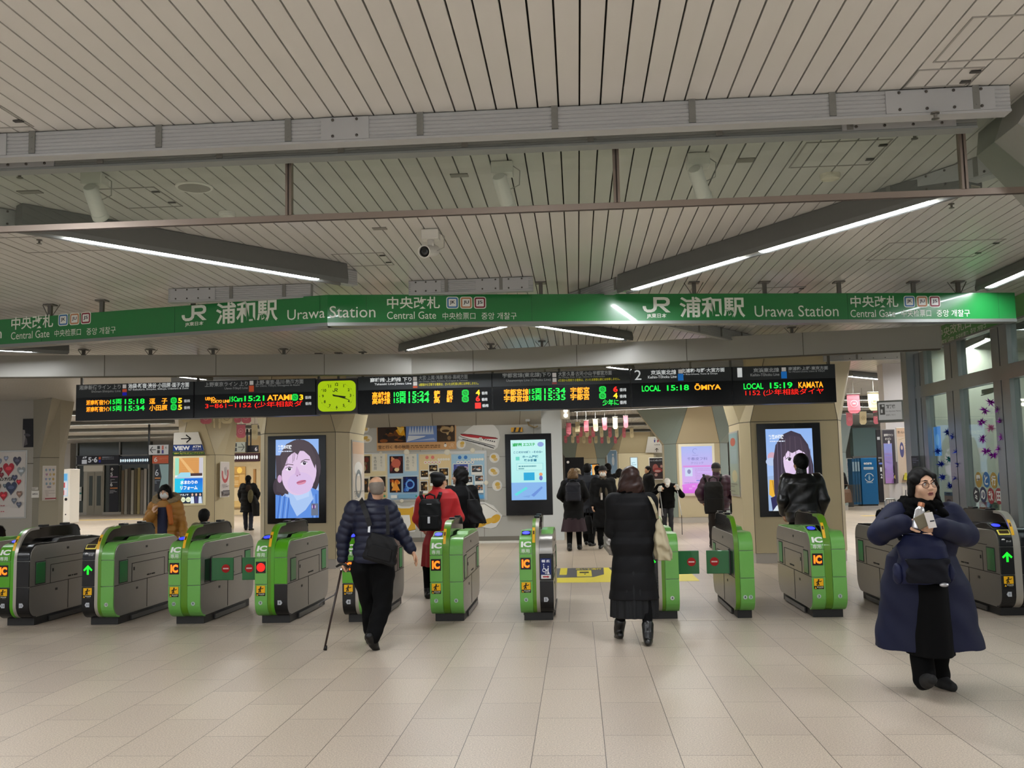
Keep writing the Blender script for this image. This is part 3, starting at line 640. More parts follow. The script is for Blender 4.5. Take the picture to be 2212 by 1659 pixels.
# second green sign on the head of the office glass
s2 = thing('gate_sign', 'slanting green gate sign above the office glass at right', 'sign', (GX, 11.9, 3.06))
y_a, y_b = at_x(2018, 740, GX).y, 9.4
MB().box(-0.06, 0.05, y_b-11.9, y_a-11.9, 0, 0.235).build('sign_face', GRN2, s2); MB().box(-0.07, 0.05, y_b-11.9, y_a-11.9, -0.02, 0).build('bottom_frame', sframe, s2)
T2 = frame((GX-0.061, y_a, 3.06), (0, -1, 0)); T2l = frame((-0.061, y_a-11.9, 0), (0, -1, 0))
for s, x0, y0, x1, y1 in (('中央改札口', 2024, 697, 2098, 722), ('Central Gate', 2025, 727, 2061, 742), ('中央检票口', 2065, 717, 2092, 731), ('중앙 개찰구', 2096, 702, 2131, 720)):
    xm, ym = (x0+x1)/2, (y0+y1)/2; u0 = pxuv(T2, x0, ym)[0]; u1 = pxuv(T2, x1, ym)[0]; v = pxuv(T2, xm, ym)[1]; h = (y1-y0)*0.0058*(0.75 if len(s) > 5 or s[0] != '中' else 0.85)
    text('gate_name', s, T2l, u0, v-h/2, u1-u0, h, SW, s2, 0.01)

# ================================================================ departure boards and clock
BY = 13.46
bd = M('board_housing', '15161a', 0.35); hdr = M('board_header', '363b3e', 0.4); scr = M('board_screen', '050508', 0.2, spec=0.4)
ledO = M('led_orange', 'ff9a1e', emit=1.5); ledG = M('led_green', '16f04a', emit=1.1); ledR = M('led_red', 'ff1d12', emit=1.4); ledA = M('led_amber', 'ffc61a', emit=1.2)
hw = M('header_white', 'd8dcdc', emit=0.55); hd_ = M('header_dim', 'a9adad', emit=0.22); yel = M('header_yellow', 'c8c020', emit=0.35); whd = M('digit_white', 'cfd2d2', emit=0.35)
TB = frame((0, BY, 0))
c1 = lambda x, y: (x/3.998, 600+y/3.998); c2 = lambda x, y: (500+x/3.998, 600+y/3.998); c3 = lambda x, y: (1000+x/3.998, 600+y/3.998); c4 = lambda x, y: (1500+x/3.107, 600+y/3.107)
zt = lambda x, y: pxuv(TB, x, y)
BT, BM_, BB = zt(900, 811)[1], zt(900, 840)[1], zt(900, 891)[1]
def board(x0, x1, label, ymid):
    u0, u1 = zt(x0, ymid)[0], zt(x1, ymid)[0]
    t = thing('departure_board', label, 'departure board', (u0, BY, BB), 0, 'departure boards under the grey fascia')
    a = u1-u0
    MB().box(0, a, 0.012, 0.26, 0, BT-BB).build('housing', bd, t)
    MB().box(0.006, a-0.006, 0, 0.012, BM_-BB, BT-BB-0.004).build('header_panel', hdr, t); MB().box(0.006, a-0.006, 0.002, 0.012, 0.004, BM_-BB-0.004).build('screen', scr, t)
    t['o'] = 0; t.pop('o'); return t, frame((0, 0, 0)), Vector((u0, BY, BB))
def btxt(B, s, c, x0, y0, x1, y1, mat, nm, bold=0.0):
    t, T, o = B; TW = T.copy(); TW.translation = o
    (x0, y0), (x1, y1) = c(x0, y0), c(x1, y1)
    return px_text(nm, s, TW, x0, y0, x1, y1, mat, None, bold, 0.0) if False else _bt(t, TW, T, s, x0, y0, x1, y1, mat, nm, bold)
def _bt(t, TW, T, s, x0, y0, x1, y1, mat, nm, bold):
    xm, ym = (x0+x1)/2, (y0+y1)/2; u0 = pxuv(TW, x0, ym)[0]; u1 = pxuv(TW, x1, ym)[0]; v1 = pxuv(TW, xm, y0)[1]; v0 = pxuv(TW, xm, y1)[1]
    return text(nm, s, T, u0, v0, u1-u0, v1-v0, mat, t, bold, 0.003)
def brect(B, c, x0, y0, x1, y1, mat, nm, z=0.004):
    t, T, o = B; TW = T.copy(); TW.translation = o; (x0, y0), (x1, y1) = c(x0, y0), c(x1, y1)
    u0, v0, u1, v1 = px_rect(TW, x0, y0, x1, y1); m = MB(); m.add([T @ Vector(p) for p in ((u0, v0, z), (u1, v0, z), (u1, v1, z), (u0, v1, z))], [(0, 1, 2, 3)]); return m.build(nm, mat, t)
def stop_sign(B, c, x0, y0, x1, y1):
    """round green stopping-pattern mark"""
    t, T, o = B; TW = T.copy(); TW.translation = o; (x0, y0), (x1, y1) = c(x0, y0), c(x1, y1); u0, v0, u1, v1 = px_rect(TW, x0, y0, x1, y1)
    p = Pic(shift(T, u0, v0, 0.003), u1-u0, v1-v0); p.poly([(0.25, 0), (0.75, 0), (1, 0.2), (1, 0.8), (0.75, 1), (0.25, 1), (0, 0.8), (0, 0.2)], '18d848'); p.ring(0.5, 0.5, 0.2, 0.3, '0a7a28', 14); p.line([(0.3, 0.3), (0.7, 0.7)], 0.08, '0a7a28'); p.build('stop_mark', attr_mat('led_print', 1.0), t)
JUo = M('line_orange', 'c8502c', emit=0.3); JSo = M('line_red', '9a3a3a', emit=0.3); JKb = M('line_blue', '1673c8', emit=0.4); JSb = M('line_navy', '1a1ac0', emit=0.3); bdgM = M('badge_pale', 'c9c4c0', emit=0.3)
B = board(163, 418.4, 'departure board at the far left showing 15:18 and 15:34 in green', 868)
btxt(B, '湘南新宿ライン 上り', c1, 685, 925, 1042, 965, hd_, 'header_text', 0.01); btxt(B, 'Shōnan-Shinjuku Line', c1, 790, 970, 1042, 995, hd_, 'header_text')
btxt(B, '池袋·新宿·渋谷·小田原·逗子方面', c1, 1108, 908, 1634, 950, hw, 'header_text', 0.02); btxt(B, 'for Ikebukuro, Shinjuku, Shibuya, Odawara & Zushi', c1, 1110, 952, 1628, 972, hw, 'header_text')
brect(B, c1, 1060, 922, 1092, 955, bdgM, 'line_badge'); brect(B, c1, 1058, 962, 1096, 988, JUo, 'line_stripe'); brect(B, c1, 1058, 990, 1096, 1017, JSb, 'line_stripe')
for y, tm, ds in ((0, '15:18', '逗　子'), (58, '15:34', '小田原')):
    btxt(B, '湘南新宿ﾗｲﾝ', c1, 745, 1055+y, 948, 1100+y, ledO, 'display_text', 0.02); btxt(B, '15両', c1, 952, 1047+y, 1052, 1095+y, ledG, 'display_text', 0.02); btxt(B, tm, c1, 1078, 1045+y, 1250, 1090+y, ledG, 'display_text', 0.02)
    btxt(B, ds, c1, 1290, 1040+y, 1446, 1090+y, ledO, 'display_text', 0.02); stop_sign(B, c1, 1475, 1033+y, 1527, 1087+y); btxt(B, '5', c1, 1538, 1038+y, 1573, 1083+y, ledA, 'display_text', 0.03); btxt(B, '番線', c1, 1588, 1050+y, 1642, 1077+y, whd, 'platform_text', 0.03)
B = board(419.6, 681.5, 'departure board left of the clock showing ATAMI 15:21', 861)
c12 = lambda x, y: c1(x, y) if x < 2212 else c1(x, y)
btxt(B, '上野東京ライン 上り', c1, 1770, 898, 2140, 938, hd_, 'header_text', 0.01); btxt(B, 'Ueno-Tōkyō Line', c1, 1940, 943, 2140, 968, hd_, 'header_text')
btxt(B, '上野·東京·品川·熱海方面', c2, 208, 880, 622, 920, hd_, 'header_text', 0.01); btxt(B, 'for Ueno, Tōkyō, Shinagawa & Atami', c2, 210, 922, 590, 942, hd_, 'header_text')
brect(B, c2, 158, 890, 190, 925, bdgM, 'line_badge'); brect(B, c2, 152, 932, 194, 985, JUo, 'line_stripe')
btxt(B, 'UENO-', c1, 1773, 1030, 1865, 1058, ledO, 'display_text', 0.03); btxt(B, 'TOKYO LINE', c1, 1820, 1055, 1982, 1080, ledO, 'display_text', 0.03); btxt(B, '15Cars', c1, 1984, 1025, 2095, 1070, ledG, 'display_text', 0.02); btxt(B, '15:21', c2, 112, 1018, 284, 1065, ledG, 'display_text', 0.02); btxt(B, 'ATAMI', c2, 308, 1010, 520, 1058, ledO, 'display_text', 0.03)
stop_sign(B, c2, 520, 1003, 576, 1062); btxt(B, '3', c2, 588, 1008, 620, 1055, ledA, 'display_text', 0.03)
btxt(B, '3−861−1152 (少年相談ダ', c1, 1773, 1072, 2612, 1128, ledR, 'display_text', 0.0); btxt(B, '番線', c2, 635, 1020, 690, 1048, whd, 'platform_text', 0.03); btxt(B, '番線', c2, 637, 1072, 692, 1100, whd, 'platform_text', 0.03)
B = board(773, 1062.6, 'departure board right of the clock showing 15:24 and 15:44 in green', 852)
btxt(B, '高崎線·上越線 下り', c2, 1198, 860, 1555, 900, hw, 'header_text', 0.03); btxt(B, 'Takasaki Line·Jōetsu Line', c2, 1235, 905, 1555, 930, hw, 'header_text', 0.02)
btxt(B, '大宮·上尾·鴻巣·熊谷·高崎方面', c2, 1618, 840, 2040, 878, hd_, 'header_text', 0.01); btxt(B, 'for Ōmiya, Ageo, Kōnosu, Kumagaya & Takasaki', c2, 1620, 880, 2040, 900, hd_, 'header_text'); btxt(B, '6番線から発車する電車は、さいたま新都心駅には停車しません。', c2, 1620, 905, 2135, 930, yel, 'header_text', 0.02)
brect(B, c2, 1568, 855, 1602, 890, bdgM, 'line_badge'); brect(B, c2, 1570, 897, 1604, 932, bdgM, 'line_badge'); brect(B, c2, 1568, 936, 1606, 952, JUo, 'line_stripe')
for y, tm, cr, d1, pl, pm in ((0, '15:24', '10両', '籠　原', '4', ledA), (52, '15:44', '15両', '高　崎', '6', ledR)):
    btxt(B, '高崎線', c2, 1215, 985+y, 1372, 1040+y, ledO, 'display_text', 0.02); btxt(B, cr, c2, 1402, 982+y, 1506, 1033+y, ledG, 'display_text', 0.02); btxt(B, tm, c2, 1530, 980+y, 1708, 1028+y, ledG, 'display_text', 0.02)
    btxt(B, d1, c2, 1748, 972+y, 1912, 1030+y, ledO, 'display_text', 0.02); stop_sign(B, c2, 1990, 966+y, 2050, 1024+y); btxt(B, pl, c2, 2110, 968+y, 2146, 1016+y, pm, 'display_text', 0.03); btxt(B, '番線', c2, 2160, 982+y*1.05, 2212, 1010+y*1.05, whd, 'platform_text', 0.03)
brect(B, c3, 105, 1080, 155, 1128, ledR, 'display_text'); btxt(B, '番線', c3, 165, 1090, 222, 1118, whd, 'platform_text', 0.03)
B = board(1063.6, 1362, 'departure board right of the middle showing 15:34 and 15:35 in green', 843)
btxt(B, '宇都宮線(東北線)下り', c3, 342, 820, 758, 865, hd_, 'header_text', 0.015); btxt(B, 'Utsunomiya Line (Tōhoku Line)', c3, 375, 872, 758, 900, hd_, 'header_text')
btxt(B, '大宮·久喜·古河·小山·宇都宮方面', c3, 824, 806, 1285, 845, hd_, 'header_text', 0.015); btxt(B, 'for Ōmiya, Kuki, Koga, Oyama & Utsunomiya', c3, 826, 845, 1226, 866, hd_, 'header_text'); btxt(B, '6番線から発車する電車は、さいたま新都心駅には停車しません。', c3, 824, 868, 1356, 892, yel, 'header_text', 0.01)
brect(B, c3, 772, 822, 806, 858, bdgM, 'line_badge'); brect(B, c3, 774, 866, 808, 900, bdgM, 'line_badge'); brect(B, c3, 770, 904, 812, 918, JSo, 'line_stripe')
for y, tm, pl, pm in ((0, '15:34', '6', ledR), (56, '15:35', '4', ledA)):
    btxt(B, '宇都宮線', c3, 355, 960+y, 568, 1015+y, ledO, 'display_text', 0.02); btxt(B, '15両', c3, 572, 955+y, 680, 1006+y, ledG, 'display_text', 0.02); btxt(B, tm, c3, 702, 952+y, 886, 1002+y, ledG, 'display_text', 0.02)
    btxt(B, '宇都宮', c3, 928, 944+y, 1092, 1000+y, ledO, 'display_text', 0.02); stop_sign(B, c3, 1176, 936+y, 1236, 992+y); btxt(B, pl, c3, 1298, 938+y, 1336, 986+y, pm, 'display_text', 0.03); btxt(B, '番線', c3, 1352, 952+y, 1412, 982+y, whd, 'platform_text', 0.03)
btxt(B, '少年に', c3, 1205, 1050, 1346, 1102, ledG, 'display_text', 0.01); btxt(B, '番線', c3, 1354, 1060, 1414, 1092, whd, 'platform_text', 0.03)
B = board(1363.2, 1582, 'departure board with a white 2 showing OMIYA 15:18', 834)
btxt(B, '2', c3, 1482, 798, 1540, 882, hw, 'platform_number', 0.0); btxt(B, '京浜東北線', c3, 1622, 796, 1842, 838, hw, 'header_text', 0.02); btxt(B, 'Keihin-Tōhoku Line', c3, 1598, 842, 1845, 868, hw, 'header_text', 0.01)
brect(B, c3, 1860, 792, 1898, 826, bdgM, 'line_badge'); brect(B, c3, 1856, 830, 1904, 888, JKb, 'line_stripe'); btxt(B, '北浦和·与野·大宮方面', c4, -90, 607, 202, 635, hw, 'header_text', 0.02); btxt(B, 'for Kita-Urawa, Yono & Ōmiya', c4, -88, 637, 155, 653, hw, 'header_text')
btxt(B, 'LOCAL', c3, 1545, 930, 1706, 982, ledG, 'display_text', 0.02); btxt(B, '15:18', c3, 1762, 925, 1952, 974, ledG, 'display_text', 0.02); btxt(B, 'ŌMIYA', c4, 0, 708, 178, 752, ledO, 'display_text', 0.03)
B = board(1583, 1806, 'departure board at the right end with a white 1 showing KAMATA 15:19', 830)
btxt(B, '1', c4, 288, 605, 320, 668, hw, 'platform_number', 0.0); btxt(B, '京浜東北線', c4, 395, 605, 568, 635, hd_, 'header_text', 0.02); btxt(B, 'Keihin-Tōhoku Line', c4, 376, 640, 570, 660, hd_, 'header_text', 0.01)
brect(B, c4, 585, 602, 614, 628, bdgM, 'line_badge'); brect(B, c4, 582, 630, 620, 676, JKb, 'line_stripe'); btxt(B, '南浦和·上野·東京方面', c4, 630, 595, 896, 620, hd_, 'header_text', 0.02); btxt(B, 'for Minami-Urawa, Ueno & Tōkyō', c4, 632, 622, 874, 637, hd_, 'header_text')
btxt(B, 'LOCAL', c4, 330, 708, 462, 748, ledG, 'display_text', 0.02); btxt(B, '15:19', c4, 506, 702, 658, 742, ledG, 'display_text', 0.02); btxt(B, 'KAMATA', c4, 698, 698, 864, 738, ledO, 'display_text', 0.02); btxt(B, '1152 (少年相談ダイヤ', c4, 342, 746, 868, 792, ledR, 'display_text', 0.0)
# clock between the boards
u0, u1 = zt(683, 857)[0], zt(772, 857)[0]; CB = zt(727, 893)[1]; CT = zt(727, 818)[1]
t = thing('station_clock', 'square yellow green clock showing about a quarter past three', 'clock', ((u0+u1)/2, BY, CB)); cw = (u1-u0)/2; chh = CT-CB
MB().box(-cw, cw, 0.01, 0.24, 0, chh).build('housing', M('clock_housing', '2e2b30', 0.4), t)
p = Pic(frame((-cw*0.92, 0.004, chh*0.06)), cw*1.84, chh*0.88, 0.0006); P = []
for cx, cy, a0 in ((0.84, 0.82, 0), (0.16, 0.82, 1), (0.16, 0.18, 2), (0.84, 0.18, 3)):
    for q in range(7): a = (a0+q/6)*PI/2; P.append((cx+0.16*math.cos(a), cy+0.18*math.sin(a)))
p.poly(P, 'a5c50a')
for q in range(60):
    a = PI/2-2*PI*q/60; rr = 0.44; p.circ(0.5+rr*math.cos(a), 0.5+rr*math.sin(a)*0.98, 0.011 if q % 5 == 0 else 0.005, '1c2a06', 8)
p.build('dial', attr_mat('clock_lit', 0.95), t)
p = Pic(frame((-cw*0.92, -0.002, chh*0.06)), cw*1.84, chh*0.88, 0.0001)
for q in range(1, 13):
    a = PI/2-2*PI*q/12; p.text(str(q), 0.5+0.365*math.cos(a), 0.46+0.37*math.sin(a), None, 0.095, '14200a', 0.03, 'c')
p.build('numerals', attr_mat('print'), t)
m = MB(); jr_shape(m, frame((-0.04, -0.003, chh*0.62)), -0.02, 0, 0.075, 0.05, 0); m.build('railway_logo', M('clock_ink', '14200a', 0.5), t)
cc = Vector((0, -0.008, chh*0.5))
def hand(r0, r1, ang, w0, w1, nm, y):
    a = PI/2-ang; d = Vector((math.cos(a), 0, math.sin(a))); n = Vector((-d.z, 0, d.x)); m = MB()
    m.prism([cc+d*r0+n*w0, cc+d*r1+n*w1, cc+d*r1-n*w1, cc+d*r0-n*w0], (0, y, 0)); m.build(nm, M('clock_ink'), t)
hand(-0.05, 0.13, math.radians(99), 0.010, 0.012, 'hour_hand', -0.004); hand(-0.06, 0.185, math.radians(108), 0.008, 0.004, 'minute_hand', -0.008)
for x, lb in ((168, 'left end of the left board'), (421, 'joint of the two left boards'), (684, 'left side of the clock'), (727, 'top of the clock'), (780, 'right side of the clock'), (1063, 'joint right of the 15:24 board'), (1208, 'middle of the 15:34 board'), (1362, 'left end of the 15:18 OMIYA board'), (1582, 'left end of the KAMATA board'), (1797, 'right end of the KAMATA board')):
    X = zt(x, 830)[0]; hanger(X, BY+0.12, BT if x != 727 else CT, 'black hanger above the ' + lb, 0.016, CE, False)
# ================================================================ ticket gates
gG = M('gate_green', '69ab4d', 0.32, coat=0.2); gB = M('gate_bright_green', '4f9f10', 0.3, coat=0.2); gR = M('gate_rib_green', '55880f', 0.32, coat=0.2); gK = M('gate_black', '0c0d10', 0.25); gS = M('gate_silver', 'b3ada2', 0.3, 0.5)
def brushed():
    m = M('gate_stainless', 'a3a09b', 0.3, 0.85); nt = m.node_tree; b = nt.nodes['Principled BSDF']
    tc = nt.nodes.new('ShaderNodeTexCoord'); mp = nt.nodes.new('ShaderNodeMapping'); mp.inputs['Scale'].default_value = (2, 3, 260); n = nt.nodes.new('ShaderNodeTexNoise'); n.inputs['Scale'].default_value = 4
    mr = nt.nodes.new('ShaderNodeMapRange'); mr.inputs[3].default_value = 0.25; mr.inputs[4].default_value = 0.42
    nt.links.new(tc.outputs['Object'], mp.inputs[0]); nt.links.new(mp.outputs[0], n.inputs['Vector']); nt.links.new(n.outputs['Fac'], mr.inputs[0]); nt.links.new(mr.outputs[0], b.inputs['Roughness']); return m
gM = brushed(); gD = M('gate_plinth', '1d1c1b', 0.5); gF = M('flap_green', '116a30', 0.3, coat=0.3); gP = M('gate_pocket', '2f8f4c', 0.35); gL = M('gate_seam', '24231f', 0.7)
gGl = M('gate_dark_glass', '0b0b0d', 0.1, spec=0.6); gCap = M('gate_cap', '4c4b49', 0.3, 0.5); pale_txt = M('gate_lettering', 'f2f5ee', 0.4); lampB = M('reader_blue', '2a34ff', emit=2.2); lampO = M('gate_led_orange', 'ff6a12', emit=2.0); lampGr = M('gate_led_green', '12f02a', emit=1.2); lampRd = M('gate_led_red', 'ff1610', emit=1.6); blkD = M('led_black', '1c0502', 0.3)
YF, GLN = 10.03, 1.68
def prof(y0, y1, z0, z1, r, n=6, rb=None):
    """rounded rectangle in the YZ plane"""
    rb = r if rb is None else rb; P = []
    for cy, cz, a0, rr in ((y1-r, z1-r, 0, r), (y0+r, z1-r, 1, r), (y0+rb, z0+rb, 2, rb), (y1-rb, z0+rb, 3, rb)):
        for k in range(n+1):
            a = (a0+k/n)*PI/2; P.append((cy+rr*math.cos(a), cz+rr*math.sin(a)))
    return P
def strip(x0, x1, out, path, th=0.012):
    """a band of sheet following a path in YZ"""
    m = MB(); pts = []
    for i, p in enumerate(path):
        a = path[max(i-1, 0)]; b = path[min(i+1, len(path)-1)]; d = Vector((b[0]-a[0], b[1]-a[1], 0)).normalized(); n = Vector((-d.y, d.x, 0))
        pts.append((p, (p[0]+n.x*out, p[1]+n.y*out), (p[0]-n.x*th, p[1]-n.y*th)))
    rings = [[Vector((x0, q[1][0], q[1][1])), Vector((x1, q[1][0], q[1][1])), Vector((x1, q[2][0], q[2][1])), Vector((x0, q[2][0], q[2][1]))] for q in pts]
    return m.loft(rings)
def front_path(z0, z1, top=0.87, r=0.15, yend=0.26, n=7):
    """front outline from the foot up over the nose, cut to z0..z1 (z1 None: on to yend)"""
    P = []
    for k in range(n+1): a = PI*1.5-(k/n)*PI/2; P.append((r+0.0+r*math.cos(a), 0.085+r+r*math.sin(a)))
    for k in range(n+1): a = PI-(k/n)*PI/2; P.append((0.0+r+r*math.cos(a), top-r+r*math.sin(a)))
    P.append((yend, top+0.0))
    if z1 is not None:
        Q = []
        for a, b in zip(P[:-1], P[1:]):
            for t in (0, 0.25, 0.5, 0.75): Q.append((a[0]+(b[0]-a[0])*t, a[1]+(b[1]-a[1])*t))
        Q = [q for q in Q if z0-1e-4 <= q[1] <= z1+1e-4]
        def at(z):
            for a, b in zip(P[:-1], P[1:]):
                if min(a[1], b[1])-1e-6 <= z <= max(a[1], b[1])+1e-6 and abs(a[1]-b[1]) > 1e-6: t = (z-a[1])/(b[1]-a[1]); return (a[0]+(b[0]-a[0])*t, z)
            return None
        s, e = at(z0), at(z1)
        if s: Q = [s]+[q for q in Q if q[1] > z0+1e-3]
        if e: Q = [q for q in Q if q[1] < z1-1e-3]+[e]
        return Q
    return [q for q in P if q[1] > z0+1e-3 or q[0] > 0.2] if z0 <= 0.1 else [(0.0, z0)]+[q for q in P if q[1] > z0+1e-3]
def ptri(parent, T, w, h, kind):
    p = Pic(T, w, h, 0.0005)
    if kind == 'rush':      # no rushing pictogram
        p.rect(0, 0, 1, 1, '17150c'); p.rect(0.03, 0.30, 0.97, 1, 'f0b416'); p.circ(0.50, 0.86, 0.085, '1a1508')
        for pts, wd in (([(0.50, 0.78), (0.40, 0.58), (0.48, 0.48)], 0.15), ([(0.46, 0.74), (0.66, 0.70), (0.80, 0.78)], 0.08), ([(0.44, 0.72), (0.28, 0.66), (0.26, 0.56)], 0.08), ([(0.48, 0.50), (0.52, 0.36)], 0.1), ([(0.42, 0.52), (0.30, 0.44), (0.36, 0.34)], 0.1)): p.line(pts, wd, '1a1508')
        p.poly([(0.05, 0.05), (0.25, 0.05), (0.15, 0.24)], 'f0b416'); p.text('駆け込み注意', 0.3, 0.13, 0.62, 0.11, 'f4f0e0', 0.03); p.rect(0.45, 0.05, 0.85, 0.07, 'a8a08a')
    elif kind == 'rib':
        p.rect(0, 0, 1, 1, 'f0b818'); p.rect(0.1, 0.47, 0.9, 0.56, '1a1508'); p.poly([(0.25, 0.56), (0.75, 0.56), (0.5, 0.66)], '1a1508')
        for y in (0.08, 0.2, 0.32, 0.7, 0.82): p.rect(0.32, y, 0.68, y+0.07, '7a3c10')
    elif kind == 'wide':    # blue wide-gate board
        p.rect(0, 0, 1, 1, '1a2a66'); p.text('幅 広', 0.12, 0.80, 0.76, 0.14, 'f0f2fa', 0.03); p.circ(0.30, 0.70, 0.06, 'f0f2fa', 12); p.line([(0.30, 0.64), (0.32, 0.48), (0.50, 0.48), (0.58, 0.34)], 0.06, 'f0f2fa'); p.ring(0.34, 0.42, 0.12, 0.18, 'f0f2fa', 16)
        p.circ(0.72, 0.60, 0.06, 'f0f2fa', 12); p.line([(0.72, 0.54), (0.70, 0.34), (0.66, 0.22)], 0.09, 'f0f2fa'); p.line([(0.71, 0.36), (0.80, 0.22)], 0.08, 'f0f2fa'); p.line([(0.70, 0.5), (0.55, 0.36)], 0.05, 'f0f2fa'); p.ring(0.5, 0.28, 0.05, 0.09, 'f0f2fa', 10)
        p.rect(0.05, 0.0, 0.95, 0.19, 'e8e6e2'); p.rect(0.2, 0.065, 0.68, 0.125, 'a8182a'); p.poly([(0.64, 0.03), (0.82, 0.095), (0.64, 0.16)], 'a8182a')
    p.build({'rush': 'warning_sticker', 'rib': 'rib_sticker', 'wide': 'wide_gate_board'}[kind], attr_mat('print'), parent)
def gate(x, label, left=('g', 'g', 'g'), rib=('R',), right=('g', 'g', 'g'), nl=None, nr=None, led='IC', ic=True, flapL=False, flapR=False, narrow=False, wide=False, slot=False, tagL=False, tagR=False, yoff=0.0):
    W = 0.19 if narrow else 0.345; g = thing('ticket_gate', label, 'ticket gate', (x, YF+yoff, 0), 0, 'ticket gates in a row across the hall')
    C = {'g': gG, 'b': gB, 'k': gK, 'R': gR, 's': gS, 'm': gM}
    wl = 0.0 if narrow else 0.135; wr = 0.045 if narrow else 0.07; xr0 = wl; xr1 = wl+wr
    top = 0.865
    MB().box(0.03, W-0.015, 0.14, GLN-0.12, 0, 0.085).build('plinth', gD, g, bevel=0.004)
    for s in ((1,) if x > 1 else (0,)) if False else (0, 1):
        xx = 0.016 if s == 0 else W-0.003; MB().box(xx-0.008, xx+0.008, 0.42, GLN-0.3, 0.012, 0.06).build('kick_plate', gCap, g)
    # stainless body
    P = prof(0.012, GLN, 0.085, top-0.012, 0.15)
    m = MB(); m.prism([(0.003, a, b) for a, b in P], (W-0.006, 0, 0)); b = m.build('body', gM, g, bevel=0.006); sm_angle(b)
    for s in (0, 1):
        xs = 0.0015 if s == 0 else W-0.0015; e = 0.0015
        m = MB()
        for y0, z0, y1, z1 in ((0.02, 0.415, GLN-0.01, 0.421), (0.30, 0.690, GLN-0.02, 0.696), (0.42, 0.62, 0.426, 0.42), (0.42, 0.616, GLN-0.42, 0.622), (GLN-0.42, 0.62, GLN-0.414, 0.42), (0.80, 0.42, 0.806, 0.10), (0.46, 0.54, 0.485, 0.575), (0.80, 0.45, 0.86, 0.465), (0.88, 0.45, 0.90, 0.465), (0.92, 0.45, 1.0, 0.465)):
            m.box(xs-e, xs+e, y0, y1, min(z0, z1), max(z0, z1))
        m.build('panel_seams', gL, g)
        m = MB()
        for yc, zc in ((0.78, 0.78), (0.55, 0.34)): m.box(xs-0.003, xs+0.003, yc-0.02, yc+0.02, zc-0.012, zc+0.012)
        m.build('lock', M('gate_lock', '3a3836', 0.3, 0.6), g)
        for y0 in (0.12, GLN-0.32):
            op = (s == 0 and flapL or s == 1 and flapR) and y0 < 0.5
            m = MB(); m.box(xs-0.002, xs+0.002, y0, y0+0.2, 0.43, 0.675); m.build('flap_pocket', gK if op else gL, g)
            if not op: MB().box(xs-0.004, xs+0.004, y0+0.01, y0+0.19, 0.44, 0.665).build('flap', gP if y0 > 0.5 else gF, g, bevel=0.003)
            else:
                sg = -1 if s == 0 else 1; T0 = (xs, y0+0.17)
                m = MB(); rings = []
                for k in range(7):
                    u = k/6*0.235; yy = T0[1]+0.02*math.sin(k/6*PI*0.6); rings.append([Vector((xs+sg*(0.01+u), yy-0.012, 0.435)), Vector((xs+sg*(0.01+u), yy+0.012, 0.435)), Vector((xs+sg*(0.01+u), yy+0.012, 0.675)), Vector((xs+sg*(0.01+u), yy-0.012, 0.675))])
                f = m.loft(rings).build('flap', gF, g, bevel=0.005)
                MB().lathe([(0.012, 0.42), (0.012, 0.69)], (xs+sg*0.008, T0[1], 0), (0, 0, 1), 10).build('flap_hinge', gCap, g)
                cx = xs+sg*0.165; p = Pic(frame((cx-0.045, T0[1]+0.0015, 0.515)), 0.09, 0.09, 0.0006); p.circ(0.5, 0.5, 0.5, 'b01818'); p.rect(0.16, 0.42, 0.84, 0.58, 'e8c8c0'); p.build('no_entry_mark', attr_mat('print'), f)
    # covers
    def covers(x0, x1, cols, nm):
        for (z0, z1), c in zip(((0.695, None), (0.42, 0.69), (0.085, 0.415)), cols):
            pa = front_path(z0, z1, top)
            if c == 'm': continue
            o = strip(x0, x1, 0.008, pa).build(nm, C[c], g, bevel=0.004); sm_angle(o, 0.7)
    if not narrow: covers(0.0, wl-0.002, left, 'front_cover')
    covers(xr1+0.002, W, right, 'front_cover')
    # rib: runs up the front and over into the tall hood
    R = []
    for k in range(8): a = PI*1.5-(k/7)*PI/2; R.append((0.15+0.145*math.cos(a), 0.085+0.15+0.15*math.sin(a)))
    for k in range(13): a = PI-(k/12)*PI/2; R.append((0.005+0.30+0.30*math.cos(a), 1.025-0.36+0.36*math.sin(a)))
    R.append((0.42, 1.03))
    n = len(rib)
    for i, c in enumerate(rib):
        a0 = xr0+wr*i/n; a1 = xr0+wr*(i+1)/n; o = strip(a0, a1, 0.006, R, 0.02).build('rib', C[c], g); sm_angle(o, 0.7)
    # hood of dark glass along the top
    H = [(0.10, 0.84), (0.13, 0.90), (0.19, 0.965), (0.26, 1.005), (0.34, 1.025), (0.5, 1.03), (1.18, 1.03), (1.27, 1.01), (1.33, 0.95), (1.36, 0.85)]
    xc = xr0+wr/2; hw_ = 0.02 if not narrow else 0.016
    m = MB(); m.prism([(xc-hw_, a, b) for a, b in H], (2*hw_, 0, 0)); o = m.build('hood', gGl, g, bevel=0.004)
    m = strip(xc-hw_-0.004, xc+hw_+0.004, 0.005, H[2:9], 0.004); o = m.build('hood_edge', gCap, g); sm_angle(o, 0.7)
    for yy in (0.5, 0.95): MB().box(xc-0.03, xc+0.03, yy, yy+0.13, 1.035, 1.055).build('sensor', gK, g, bevel=0.006)
